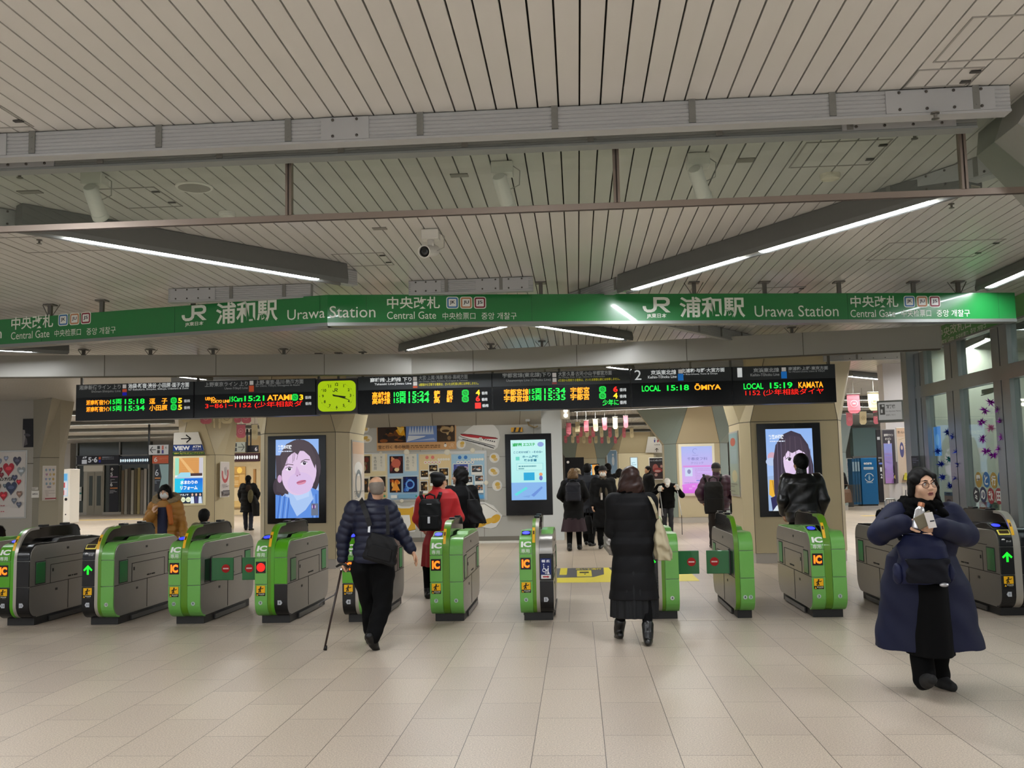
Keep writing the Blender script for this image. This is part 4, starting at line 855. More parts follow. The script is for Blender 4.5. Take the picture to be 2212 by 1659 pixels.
    # tops of the two halves
    def deck(x0, x1, col, reader):
        m = MB()
        if reader: pts = [(0.10, top-0.01), (0.13, top+0.004), (0.30, 0.915), (0.42, 0.915), (0.56, 0.885), (0.9, 0.89), (1.1, 0.88), (GLN-0.13, top-0.004), (GLN-0.13, 0.80), (0.10, 0.80)]
        else: pts = [(0.24, top-0.01), (0.25, top+0.006), (0.55, top+0.004), (0.62, 0.90), (0.95, 0.905), (1.2, 0.885), (1.32, 0.89), (GLN-0.13, top-0.004), (GLN-0.13, 0.80), (0.24, 0.80)]
        m.prism([(x0+0.006, a, b) for a, b in pts], (x1-x0-0.012, 0, 0)); m.build('top_deck', col, g, bevel=0.004)
    dk = lambda cs: C['k'] if cs[0] == 'k' else C[cs[0] if cs[0] in 'gb' else 'g']
    if not narrow: deck(0, wl, dk(left), True)
    deck(xr1, W, dk(right), False)
    if ic and not narrow:
        s = Vector((0, 0.17, 0.911-top)).normalized(); T = frame((0.02, 0.145, top+0.0105), (1, 0, 0), s)
        m = MB(); m.T = T; m.box(0, wl-0.045, 0, 0.13, 0, 0.003); m.build('reader_pad', M('reader_dark', '20222c', 0.2), g)
        m = MB(); m.T = T; m.loft([[Vector(((wl-0.045)/2+0.04*math.cos(k*PI/10), 0.065+0.045*math.sin(k*PI/10), z)) for k in range(20)] for z in (0.003, 0.0055)]); m.build('reader_light', lampB, g)
    # lettering and lamps on the front, left half
    def on_front(z): # y of the nose at height z
        if z > top-0.15: a = (z-(top-0.15))/0.15; return 0.15-0.15*math.sqrt(max(0, 1-a*a))-0.0085
        return -0.0085
    if not narrow:
        if ic and left[0] != 'k' or led in ('IC', 'red'):
            y0, y1 = on_front(0.76), on_front(0.835); T = frame((0.012, y0-0.011, 0.758), (1, 0, 0), (0, y1-y0, 0.075)); text('card_lettering', 'IC', T, 0.008, 0.004, 0.105, 0.068, pale_txt, g, 0.05, 0.001)
            text('card_lettering', '専用', frame((0, on_front(0.745)-0.004, 0)), 0.022, 0.703, 0.085, 0.042, pale_txt, g, 0.0, 0.001)
        fr = frame((0, -0.0095, 0))
        if led:
            m = MB(); m.box(0.012, wl-0.018, -0.0105, -0.006, 0.535, 0.655); m.build('lamp_window', blkD if led in ('IC', 'red') else gK, g)
            if led == 'IC': text('card_lamp', 'IC', fr, 0.025, 0.553, 0.08, 0.084, lampO, g, 0.05, 0.003)
            elif led == 'red': m = MB(); m.T = fr; m.lathe([(0.0, 0.001), (0.044, 0.0012), (0.044, 0.003), (0, 0.0032)], (0.066, 0.595, 0), (0, 0, 1), 28); m.build('stop_lamp', lampRd, g)
            elif led == 'arrow':
                p = MB(); q = lambda a, b: fr @ Vector((0.016+0.1*a, 0.545+0.1*b, 0.003)); p.poly([q(0.5, 1.0), q(0.0, 0.5), q(0.12, 0.36), q(0.39, 0.62), q(0.39, 0), q(0.61, 0), q(0.61, 0.62), q(0.88, 0.36), q(1.0, 0.5)]); p.build('arrow_lamp', lampGr, g)
        if led in ('arrow',):
            text('ticket_lettering', 'きっぷ', frame((0, on_front(0.76)-0.004, 0)), 0.07, 0.74, 0.045, 0.018, pale_txt, g, 0.0, 0.001); p = Pic(frame((0.02, on_front(0.775)-0.004, 0.715)), 0.045, 0.06, 0.0004); p.poly([(0.1, 0), (0.8, 0), (1, 0.4), (0.7, 0.6), (0.9, 0.85), (0.6, 1), (0.2, 0.95), (0, 0.5)], 'e8e8e4'); p.build('hand_mark', attr_mat('print'), g)
        if slot:
            m = MB(); s2 = frame((0.012, 0.03, 0.80), (1, 0, 0), (0, 0.75, 0.66)); m.T = s2; m.box(0, 0.118, 0, 0.07, 0.006, 0.018); m.build('ticket_slot_frame', M('slot_yellow', 'e8d860', 0.35, emit=0.15), g, bevel=0.01); m = MB(); m.T = s2; m.box(0.012, 0.106, 0.012, 0.058, 0.018, 0.021); m.build('ticket_slot', M('slot_dark', '3a2a12', 0.3), g)
        ptri(g, frame((0.016, -0.0092, 0.30)), 0.098, 0.105, 'rush')
    ptri(g, frame((xr0+0.004 if not narrow else xr0+0.01, on_front(0.7)-0.0, 0.0)), 0, 0, 'x') if False else None
    # sticker wound round the nose of the rib
    if not narrow:
        m = MB(); seq = R[11:16]; o = strip(xr0+0.002, xr0+0.030, 0.0075, seq, 0.0).build('rib_sticker', M('sticker_yellow', 'efb51c', 0.4), g)
        m = strip(xr0+0.008, xr0+0.024, 0.0085, R[13:14]+R[14:15], 0.0).build('sticker_mark', M('sticker_dark', '4a2c0c', 0.5), g)
    def num(s, cx, tagged, dirn):
        h = 0.042; p = Pic(frame((cx-0.025, -0.0092, 0.20)), 0.05, 0.055, 0.0005)
        if tagged: p.poly([(0, 0.1), (0.72, 0.1), (1, 0.5), (0.72, 0.95), (0, 0.95)] if dirn > 0 else [(0.28, 0.1), (1, 0.1), (1, 0.95), (0.28, 0.95), (0, 0.5)], 'b9bcc0')
        else: p.circ(0.5, 0.52, 0.42, 'a9b8b0' if left[2] == 'g' else 'c5c8c4', 16)
        p.text(s, 0.5 if not tagged else (0.42 if dirn > 0 else 0.6), 0.30, None, 0.44, '14161a', 0.02, 'c'); p.build('gate_number', attr_mat('print'), g)
    if nl: num(nl, 0.062, left[2] == 'k', -1)
    if nr: num(nr, xr1+0.065, right[2] == 'k', 1)
    if narrow: num('4', xr1+0.045, False, 1); num('3', xr1+0.1, False, 1)
    if wide:
        ptri(g, frame((xr1+0.012, -0.0125, 0.44)), 0.11, 0.205, 'wide')
        o = strip(xr1+0.004, W-0.002, 0.010, front_path(0.695, None, top), 0.01).build('steel_nose', gM, g); sm_angle(o, 0.7)
    return g
GX_ = [-7.14, -6.205, -5.275, -4.335, -3.405, -2.475, -1.555, -0.625]
gate(GX_[0], 'ticket gate cut off by the left edge, only its dark hood showing', nl='13', nr='12', left=('k', 'k', 'k'), led='arrow', right=('g', 'g', 'g'))
gate(GX_[1], 'ticket gate numbered 12 and 11, green over black, with an orange IC lamp', ('b', 'b', 'k'), ('b', 's'), ('k', 'k', 'k'), '12', '11')
gate(GX_[2], 'ticket gate numbered 11 and 10, black half with green arrow lamp and yellow ticket slot', ('k', 'k', 'k'), ('s', 'R'), ('g', 'g', 'g'), '11', '10', 'arrow', False, slot=True)
gate(GX_[3], 'green ticket gate numbered 10 and 9 with its flap closed to the right', ('g', 'g', 'g'), ('R',), ('g', 'g', 'g'), '10', '9', flapR=True)
gate(GX_[4], 'ticket gate numbered 9 and 8 with a red lamp, flap closed to the left', ('g', 'g', 'g'), ('R', 'b'), ('b', 'b', 'k'), '9', '8', 'red', flapL=True)
gate(GX_[5], 'ticket gate numbered 8, half hidden by the man with the cane', ('b', 'b', 'k'), ('s', 'g'), ('g', 'g', 'g'), '8', '7')
gate(GX_[6], 'green ticket gate numbered 7 and 6 in front of the person in red', ('g', 'g', 'g'), ('R',), ('g', 'g', 'g'), '7', '6')
gate(GX_[7], 'ticket gate numbered 6 and 5 with the blue wide-gate board', ('g', 'g', 'g'), ('R', 's'), ('m', 'k', 'k'), '6', '5', wide=True)
gate(0.655, 'ticket gate numbered 4 behind the woman in black quilted coat, flap out right', ('k', 'k', 'k'), ('s', 'R'), ('g', 'g', 'g'), '5', '4', 'arrow', False, flapR=True)
gate(1.565, 'narrow green ticket gate numbered 4 and 3 with its flap closed to the left', ('g', 'g', 'g'), ('R',), ('g', 'g', 'g'), narrow=True, flapL=True)
gate(2.325, 'green ticket gate numbered 3 and 2 with blue card reader, before right screen', ('g', 'g', 'g'), ('R',), ('g', 'g', 'g'), '3', '2')
gate(3.235, 'ticket gate largely hidden behind the woman in the navy coat', ('k', 'k', 'k'), ('s',), ('k', 'k', 'k'), '2', '1', 'arrow', True)
gate(4.17, 'black ticket gate numbered 1 with green arrow at the right edge', ('k', 'k', 'k'), ('s',), ('k', 'k', 'k'), '1', None, 'arrow', True, slot=True, yoff=-0.02)
# ================================================================ screens, posters, signs
PR = attr_mat('print', 0, 0.45); LIT = attr_mat('screen_lit', 1.0, 0.3); LIT2 = attr_mat('poster_lit', 0.85, 0.4); DIM = attr_mat('sign_lit', 0.35, 0.4)
blackp = M('screen_housing', '0b0c10', 0.18); alup = M('poster_frame', 'b9b8b4', 0.35, 0.5)
def panel(name, label, cat, T, x0, y0, x1, y1, draw, mat=PR, bw=0.0, bmat=None, dep=0.03, group=None, part='print', inset=None, kind=None):
    """a framed flat picture: box of depth dep behind the face, picture on it; rectangle given by the survey pixels"""
    u0, v0, u1, v1 = px_rect(T, x0, y0, x1, y1); o = T @ Vector((u0, v0, 0)); t = thing(name, label, cat, o, 0, group)
    R = T.copy(); R.translation = (0, 0, 0); w_, h_ = u1-u0, v1-v0
    if dep:
        m = MB(); m.T = R; m.box(0, w_, 0, h_, -dep, 0); m.build('frame' if bw else 'backing', bmat or alup, t, bevel=min(0.006, dep*0.3))
    if inset: a0, b0, a1, b1 = px_rect(T, *inset); a0 -= u0; a1 -= u0; b0 -= v0; b1 -= v0
    else: a0, b0, a1, b1 = bw, bw, w_-bw, h_-bw
    p = Pic(shift(R, a0, b0, 0.002), a1-a0, b1-b0); draw(p); p.build(part, mat, t); return t
def scribble(p, x0, y0, x1, y1, n, col, seed=0, hgt=0.5, glyph=True):
    """unreadable small print as short bars"""
    r = random.Random(seed); dy = (y1-y0)/n
    for i in range(n):
        x = x0; y = y1-(i+1)*dy
        while x < x1-0.01:
            w_ = r.uniform(0.015, 0.05); p.rect(x, y, min(x+w_, x1), y+dy*hgt, col); x += w_+0.012
            if r.random() < 0.06: break
def portrait(p, long_hair):
    p.grad(0, 0, 1, 1, 'b5cdf6', '8fb4ee'); skin, sk2, hair = ('e3c8ea', 'cfa9cf', '473c50')
    if not long_hair:
        p.ell(0.55, 0.64, 0.50, 0.36, '4a4048'); p.ell(0.88, 0.50, 0.13, 0.16, '40363f'); p.ell(0.10, 0.40, 0.16, 0.13, '40363f'); p.poly([(0.0, 0.80), (0.02, 0.34), (0.30, 0.30), (0.25, 0.8)], '4a4048')
        p.poly([(0, 0), (1, 0), (1, 0.34), (0.84, 0.38), (0.5, 0.16), (0.28, 0.27), (0, 0.30)], '5d8fe0')
        for x in (0.05, 0.16, 0.27, 0.86, 0.96): p.line([(x, 0), (x+0.06 if x < 0.5 else x-0.02, 0.30)], 0.02, '3a67bb')
        for x in (0.1, 0.22, 0.91): p.line([(x, 0), (x+0.06 if x < 0.5 else x-0.02, 0.28)], 0.012, '9cc0f4')
        p.poly([(0.30, 0.32), (0.82, 0.36), (0.88, 0.24), (0.70, 0.10), (0.5, 0.02), (0.35, 0.18)], 'a9c6f2'); p.poly([(0.36, 0.34), (0.80, 0.38), (0.78, 0.27), (0.5, 0.22)], 'bcd2f6')
        p.ell(0.55, 0.57, 0.40, 0.285, 'dfc4e4', rot=-0.18); p.ell(0.58, 0.44, 0.30, 0.14, 'd9bfe6'); p.ell(0.10, 0.50, 0.05, 0.05, sk2)
        p.poly([(0.12, 0.78), (0.16, 0.60), (0.22, 0.66), (0.30, 0.80), (0.40, 0.86), (0.52, 0.80), (0.60, 0.88), (0.80, 0.78), (0.92, 0.62), (0.95, 0.76), (0.80, 0.95), (0.5, 1.0), (0.25, 0.94)], '50454c')
        for a, b in (((0.30, 0.86), (0.26, 0.66)), ((0.42, 0.88), (0.40, 0.70)), ((0.55, 0.88), (0.50, 0.74)), ((0.47, 0.88), (0.43, 0.72))): p.line([a, b], 0.008, '5a4c55')
        p.line([(0.20, 0.665), (0.30, 0.685), (0.42, 0.675)], 0.018, '6e5a64'); p.line([(0.60, 0.715), (0.70, 0.74), (0.80, 0.735)], 0.018, '6e5a64')
        for ex, ey in ((0.32, 0.625), (0.67, 0.692)): p.ell(ex, ey, 0.075, 0.026, 'f2e8f6', rot=0.1); p.circ(ex+0.012, ey, 0.037, '2e2433'); p.circ(ex+0.02, ey+0.008, 0.01, 'f0f0ff'); p.line([(ex-0.08, ey+0.005), (ex, ey+0.026), (ex+0.08, ey+0.012)], 0.012, '3a2d38')
        p.poly([(0.50, 0.66), (0.46, 0.55), (0.52, 0.53), (0.60, 0.55)], 'cfaed6'); p.circ(0.515, 0.535, 0.014, '8c6080'); p.circ(0.575, 0.548, 0.012, '8c6080')
        p.ell(0.61, 0.455, 0.115, 0.022, 'c76f92', rot=0.2); p.ell(0.615, 0.44, 0.10, 0.016, 'd98aa6', rot=0.2); p.line([(0.51, 0.445), (0.62, 0.455), (0.71, 0.475)], 0.01, '7a3a58')
        p.rect(0.84, 0.03, 1.0, 0.18, '6a7488'); p.circ(0.9, 0.14, 0.045, 'c8b0d8'); p.rect(0.88, 0.11, 0.92, 0.17, '5a3a78')
    else:
        p.poly([(0.0, 0.42), (0.42, 0.45), (0.3, 0.0), (0.0, 0.0)], '9cb6dc'); p.circ(0.12, 0.66, 0.10, 'cfa8bc'); p.ell(0.1, 0.6, 0.12, 0.05, 'b7c8ea')
        p.poly([(0.04, 0.38), (0.22, 0.37), (0.24, 0.26), (0.10, 0.16), (0.02, 0.2)], 'e9b23a'); p.line([(0.1, 0.37), (0.14, 0.2)], 0.01, '7a5a18')
        p.poly([(0.13, 0.30), (0.14, 0.62), (0.2, 0.80), (0.36, 0.93), (0.55, 0.975), (0.75, 0.93), (0.9, 0.80), (0.99, 0.55), (1.0, 0.0), (0.16, 0.0)], '3f3646')
        p.poly([(0.05, 0.16), (0.35, 0.22), (0.5, 0.0), (0.08, 0.0)], '2c2a55'); p.ell(0.62, 0.56, 0.26, 0.27, 'e4cdec', rot=0.14); p.ell(0.66, 0.43, 0.2, 0.14, 'dfc6ea')
        p.poly([(0.30, 0.62), (0.34, 0.80), (0.5, 0.92), (0.72, 0.90), (0.86, 0.78), (0.90, 0.62), (0.82, 0.70), (0.70, 0.74), (0.55, 0.70), (0.46, 0.73), (0.38, 0.66)], '463b4a')
        for a, b in (((0.42, 0.88), (0.40, 0.64)), ((0.52, 0.9), (0.50, 0.66)), ((0.62, 0.9), (0.63, 0.68)), ((0.74, 0.88), (0.78, 0.66))): p.line([a, b], 0.012, '5c4e5c')
        for a, b in (((0.24, 0.84), (0.22, 0.1)), ((0.32, 0.86), (0.30, 0.1)), ((0.93, 0.75), (0.97, 0.1))): p.line([a, b], 0.014, '655a70')
        for ex, ey in ((0.47, 0.625), (0.78, 0.655)): p.ell(ex, ey, 0.06, 0.024, 'f4ecf8'); p.circ(ex+0.015, ey, 0.034, '2d2632'); p.line([(ex-0.07, ey), (ex, ey+0.027), (ex+0.06, ey+0.01)], 0.014, '34293a')
        p.circ(0.70, 0.535, 0.015, 'b888b0'); p.ell(0.70, 0.46, 0.085, 0.02, 'cc6f9a', rot=0.1); p.ell(0.70, 0.448, 0.07, 0.013, 'dd90b4')
        p.poly([(0.08, 0.0), (0.30, 0.0), (0.26, 0.10), (0.16, 0.06)], 'd8e4ec')
    p.text('究極の選択', 0.06 if long_hair else 0.07, 0.875, 0.32, 0.055, 'f4f8ff', 0.05); scribble(p, 0.08, 0.842, 0.40, 0.868, 1, 'dfe8fa', 3)
TL = frame((0, CLy-0.02, 0)); TR = frame((0, CRy-0.02, 0))
panel('advertising_screen', 'tall lit screen on the left column showing a short-haired woman in blue', 'screen', TL, 578, 941, 704, 1131, lambda p: portrait(p, False), LIT, 0.01, blackp, 0.05, 'portrait screens on the columns', 'screen_image', (595.5, 949, 688.5, 1119))
panel('advertising_screen', 'tall lit screen on the right column showing a long-haired woman', 'screen', TR, 1638, 914, 1776, 1116, lambda p: portrait(p, True), LIT, 0.01, blackp, 0.05, 'portrait screens on the columns', 'screen_image', (1657, 926, 1758, 1103))
# posters on the cheeks of the two screen columns
def cheek(x, y, s, y0, y1, z0, z1, label, draw):
    T = frame((x, y, 0), (0, s, 0)); t = thing('cheek_poster', label, 'poster', (x, y, z0)); R = T.copy(); R.translation = (0, 0, 0)
    m = MB(); m.T = R; m.box(0, y1-y0, 0, z1-z0, -0.02, 0.012); m.build('frame', alup, t); p = Pic(shift(R, 0.03, 0.03, 0.014), y1-y0-0.06, z1-z0-0.06); draw(p); p.build('print', PR, t)
def d_cheek1(p): p.grad(0, 0, 1, 1, 'd8d2c8', 'c9b8ac'); p.rect(0, 0.8, 1, 1, 'c9a88c'); p.ell(0.5, 0.55, 0.35, 0.12, 'e4e2e0'); p.ring(0.5, 0.3, 0.2, 0.28, '7d8489'); scribble(p, 0.1, 0.05, 0.9, 0.2, 4, '8b8880', 5)
def d_cheek2(p): p.grad(0, 0, 1, 1, '9fa48e', '7f9a9e'); p.ell(0.45, 0.86, 0.3, 0.07, 'a85a4a'); p.rect(0.1, 0.5, 0.9, 0.74, '8fa0a2'); p.ell(0.55, 0.3, 0.3, 0.1, 'b8b08c'); scribble(p, 0.1, 0.05, 0.9, 0.2, 4, '6a6a5e', 6)
cheek(-4.65+0.605+0.17+0.004, CLy+0.4, 1, 0, 0.95, 1.05, 2.15, 'framed poster on the right cheek of the left screen column', d_cheek1)
cheek(3.51-0.695-0.13-0.004, CRy+1.35, -1, 0, 0.95, 1.05, 2.15, 'framed poster on the left cheek of the right screen column', d_cheek2)

# ---- left wall: heart poster, dark picture, notices
TW = frame((0, LY-0.012, 0))
def d_heart(p):
    p.rect(0, 0, 1, 1, 'e6e1de'); r = random.Random(3)
    for cx, cy, s, c in ((0.60, 0.90, 0.05, '9aa2b8'), (0.45, 0.85, 0.07, '8d94a8'), (0.83, 0.86, 0.085, '5a5a6e'), (0.66, 0.74, 0.115, 'c8404e'), (0.48, 0.72, 0.06, 'a04450'), (0.92, 0.70, 0.085, 'a9b0b6'), (0.36, 0.66, 0.13, '7e8a92'), (0.52, 0.645, 0.05, '8a3a46'), (0.79, 0.60, 0.06, '5b5f7a'), (0.88, 0.535, 0.05, 'c03a48'), (0.42, 0.45, 0.10, '8a7a6c'), (0.60, 0.48, 0.04, '6a7a88'), (0.73, 0.45, 0.115, '4c5470'), (0.58, 0.33, 0.08, 'c43c48'), (0.90, 0.35, 0.06, 'a08478'), (0.80, 0.25, 0.055, '7a808c'), (0.90, 0.19, 0.055, '666c80'), (0.2, 0.86, 0.09, 'b0808a'), (0.15, 0.5, 0.1, 'c46a70')):
        p.heart(cx, cy, s, c); p.ell(cx, cy+0.004, s*0.55, s*0.25, tuple(min(255, int(int(c[i:i+2], 16)*1.25)+12) for i in (0, 2, 4)), 14)
    p.text('キュンアパス', 0.42, 0.555, 0.34, 0.055, '2c2a30', 0.05); p.rect(0.3, 0.22, 0.5, 0.245, 'c8505a'); scribble(p, 0.25, 0.08, 0.62, 0.2, 4, 'c8707a', 2); scribble(p, 0.25, 0.95, 0.5, 0.97, 1, 'c06a74', 4)
panel('heart_poster', 'large framed poster of many heart-shaped pictures at the left edge', 'poster', TW, -55, 973, 57.5, 1121, d_heart, PR, 0.035, alup, 0.04)
def d_dark(p): p.rect(0, 0, 1, 1, '232125'); p.poly([(0, 0), (0.14, 0), (0.28, 0.35), (0.22, 0.6), (0.02, 0.62)], 'a8a4a4'); p.ell(0.45, 0.43, 0.3, 0.05, '55525a', rot=-0.2); p.poly([(0.2, 0.05), (0.5, 0.1), (0.42, 0.3), (0.28, 0.36)], '6e6a70')
panel('dark_picture', 'narrow dark picture on the wall above the heart poster', 'picture', TW, 49, 904.5, 72, 966, d_dark, PR, 0, M('dark_board', '1b1a1c', 0.4), 0.02)
def d_note(p): p.rect(0, 0, 1, 1, 'eceae4'); p.text('お知らせ', 0.15, 0.4, 0.7, 0.25, '26262a', 0.04)
TN = frame((0, LY-0.15, 0), (1, 0.02, 0))
panel('paper_notice', 'small white paper notice on the olive column beside the heart poster', 'notice', TN, 68, 1060, 84, 1075, d_note, PR, 0, M('paper', 'e9e6de', 0.7), 0.004)
panel('paper_tag', 'small patterned slip just above the white paper notice', 'notice', TN, 69, 1052.5, 82, 1058, lambda p: (p.rect(0, 0, 1, 1, 'dedbd4'), scribble(p, 0.05, 0.1, 0.95, 0.9, 3, '8a8884', 8)), PR, 0, M('paper'), 0.004)
uc = Vector((C0.x-B0.x, 0.42, 0)).normalized(); TC = frame((B0.x, LY-0.12, 0), uc); TC.translation += Vector((uc.y, -uc.x, 0))*0.015
def d_flow(p):
    p.rect(0, 0, 1, 1, 'dcd6d4'); r = random.Random(9)
    for i in range(3):
        for j in range(4): c = r.choice(['9aa0c4', 'c4a868', 'b490b0', '8fa8b8', 'c8b488']); p.heart(0.2+0.3*i+0.05*(j % 2), 0.9-0.14*j, 0.1, c) if r.random() < .4 else p.ell(0.2+0.3*i+0.05*(j % 2), 0.9-0.14*j, 0.09, 0.045, c, 12)
    p.ell(0.45, 0.38, 0.2, 0.035, '9c98a8', 12); scribble(p, 0.1, 0.1, 0.9, 0.3, 5, 'b0a8a8', 4); p.rect(0.02, 0.01, 0.98, 0.05, 'a05058')
panel('flower_poster', 'narrow framed poster with small coloured blossoms on the olive column', 'poster', TC, 92, 1006, 121, 1081, d_flow, PR, 0.02, M('white_frame', 'e2dfda', 0.4), 0.025)

# ---- poster wall in the middle
TM = frame((0, WY-0.012, 0))
def photo(p, x0, y0, x1, y1, cols, seed):
    """a small printed photograph: dark ground with soft coloured blobs"""
    r = random.Random(seed); p.rect(x0, y0, x1, y1, cols[0]); w_, h_ = x1-x0, y1-y0
    for k in range(9):
        c = cols[1+r.randrange(len(cols)-1)]; rx = w_*r.uniform(0.06, 0.2); cx = r.uniform(x0+rx, x1-rx); ry = h_*r.uniform(0.05, 0.2); cy = r.uniform(y0+ry, y1-ry); p.ell(cx, cy, rx, ry*p.h/p.h, c, 12)
def d_banner(p):
    p.rect(0, 0, 1, 1, 'd9a976'); photo(p, 0.01, 0.28, 0.37, 0.92, ('2e1a0e', '6a3a14', '8a4a16', '1c120c', 'a86a1e'), 1); p.poly([(0.24, 0.72), (0.34, 0.90), (0.36, 0.5), (0.28, 0.55)], 'e8a818'); p.poly([(0.25, 0.85), (0.3, 0.6), (0.35, 0.8)], 'f4d06a'); p.poly([(0.26, 0.4), (0.35, 0.55), (0.36, 0.35)], '14100c')
    p.rect(0.37, 0.28, 0.76, 0.92, '6f8fd0')
    for k in range(9): x = 0.42+0.035*k; p.poly([(x-0.02, 0.55), (x+0.02, 0.55), (x+0.004, 0.88)], 'c9d8f0')
    p.poly([(0.38, 0.3), (0.6, 0.46), (0.62, 0.5), (0.4, 0.52)], 'dbe5f4'); p.poly([(0.42, 0.32), (0.72, 0.42), (0.74, 0.34)], 'a8bce4'); photo(p, 0.76, 0.28, 0.985, 0.92, ('3a2a1c', '8a6a44', 'c8a878', '5a4028'), 4); p.ell(0.87, 0.7, 0.07, 0.12, 'b59a70', 16); p.ell(0.87, 0.66, 0.05, 0.05, '4a3420', 14)
    p.text('雪と行く 冬の秋田', 0.02, 0.06, 0.39, 0.13, '5a4030', 0.01); scribble(p, 0.43, 0.07, 0.80, 0.2, 2, '8a6640', 5); p.ell(0.865, 0.14, 0.018, 0.06, 'f0ece4', 12); p.rect(0.858, 0.19, 0.872, 0.23, '2a2a2e')
    m_ = MB(); jr_shape(m_, Matrix.Identity(4), 0.91, 0.06, 0.06, 0.14, 0); b = len(p.v)
    for f in m_.f: p._add([(m_.v[i][0], m_.v[i][1]) for i in f], [tuple(range(len(f)))], 'e6c8a2')
panel('winter_banner', 'wide tan banner with three winter photographs on the grey wall', 'banner', TM, 814, 912, 985.5, 972, d_banner, PR, 0, M('banner_back', 'd9a976', 0.6), 0.008)
bt = panel('poster_board', 'aluminium framed notice board holding four posters', 'notice board', TM, 764, 975.5, 1052.5, 1083.5, lambda p: p.rect(0, 0, 1, 1, 'd5d8d8'), PR, 0.05, M('board_frame', 'c9cbcb', 0.3, 0.7), 0.03, None, 'board_face')
TM2 = frame((0, WY-0.02, 0))
def d_p(kind):
    def f(p):
        base, strp = {'a': ('e4d6ac', 'd8b070'), 'b': ('a8cbe6', '6fa3d0'), 'c': ('ead4a4', 'e0b880'), 'd': ('a9d0ea', '86b4dc')}[kind]; p.rect(0, 0, 1, 1, base)
        if kind in 'ab':
            p.rect(0.55, 0.62, 0.95, 1.0, 'e6e4d8'); p.rect(0, 0.45, 1, 0.48, 'd8d4c8'); p.poly([(0, 0.5), (1, 0.53), (1, 0.5), (0, 0.46)], 'c8dcec' if kind == 'b' else 'efe7cc')
            cs = {'a': (('3a3024', '7a6a50', 'b0a080', '6a2a1c'), ('30281c', '6a4a20', 'a07030', '281c14'), ('241c14', '7a5a30', '4a3018')), 'b': (('30141c', 'b04a40', 'e8a070', '702830'), ('2a1410', 'e07828', 'f8c060', '8a3414'), ('0c1a50', '2a62c8', '5a9af0', '102a80'))}[kind]
            photo(p, 0.06, 0.58, 0.5, 0.96, cs[0], 3); photo(p, 0.06, 0.16, 0.44, 0.46, cs[1], 5); photo(p, 0.5, 0.16, 0.96, 0.5, cs[2], 7)
            if kind == 'b': p.ell(0.28, 0.8, 0.15, 0.1, 'd06a58', 16); p.ell(0.3, 0.66, 0.08, 0.04, 'f4e0b0', 12); p.poly([(0.12, 0.2), (0.25, 0.42), (0.4, 0.2)], 'f0a040'); p.ring(0.73, 0.33, 0.1, 0.15, '6aa8f4', 14)
            for q, ch in enumerate('冬の秋田'): p.text(ch, 0.66, 0.88-0.075*q, None, 0.06, '6f7a80', 0.0, 'c')
            for q, ch in enumerate('雪と行く'): p.text(ch, 0.84, 0.90-0.06*q, None, 0.045, '7f8a8c', 0.0, 'c')
            p.rect(0.1, 0.03, 0.3, 0.1, 'e8eef0'); p.rect(0.35, 0.03, 0.95, 0.12, '7fb4da' if kind == 'b' else 'd0b880'); p.circ(0.93, 0.07, 0.03, '2a9a78')
        else:
            col = 'e88a80' if kind == 'c' else '3a7fd0'
            for q in range(2): p.circ(0.25+0.18*q, 0.93, 0.055, col)
            for q in range(5): p.circ(0.62+0.08*q, 0.88, 0.04, 'f2eee4'); p.circ(0.2+0.11*q, 0.82, 0.05, 'f4f0ea'); p.circ(0.2+0.11*q, 0.82, 0.02, col)
            spots = ((0.05, 0.5, 0.28, 0.64), (0.32, 0.62, 0.58, 0.76), (0.64, 0.52, 0.92, 0.68), (0.05, 0.20, 0.26, 0.40), (0.36, 0.36, 0.6, 0.5), (0.66, 0.3, 0.92, 0.44), (0.4, 0.06, 0.62, 0.22)) if kind == 'c' else ((0.06, 0.58, 0.5, 0.78), (0.62, 0.60, 0.92, 0.74), (0.34, 0.38, 0.62, 0.50), (0.72, 0.40, 0.95, 0.52), (0.05, 0.34, 0.28, 0.48), (0.72, 0.2, 0.94, 0.32), (0.46, 0.12, 0.62, 0.26))
            for q, (x0, y0, x1, y1) in enumerate(spots): p.rect(x0-0.02, y0-0.06, x1+0.02, y1+0.015, 'eef0ee'); photo(p, x0, y0, x1, y1, (('2a2018', 'b08848', '6a4a24', 'd8c090') if kind == 'c' else (('4a5aa8', '8a94d0', 'c8b0c8', '2a2a50') if q == 0 else ('3a4048', '8a94a0', 'b87a50', 'd0d4d8'))), 10+q)
            if kind == 'd': p.rect(0.7, 0.02, 0.97, 0.1, '5aa0d8'); p.rect(0.06, 0.58, 0.5, 0.66, '5f6ab4'); p.poly([(0.16, 0.7), (0.42, 0.7), (0.38, 0.74), (0.2, 0.74)], '2a2436')
    return f
for kx, (x0, x1, lb) in zip('abcd', ((764, 836, 'yellowish poster at the left of the notice board, half behind the column'), (838, 904, 'blue poster with fireworks, second on the notice board'), (906, 974, 'tan poster with small photographs, third on the notice board'), (976, 1047, 'pale blue poster with small photographs, rightmost on the board'))):
    panel('travel_poster', lb, 'poster', TM2, x0, 981, x1, 1079, d_p(kx), PR, 0, M('poster_paper', 'dedad0', 0.6), 0.003, 'posters on the notice board')
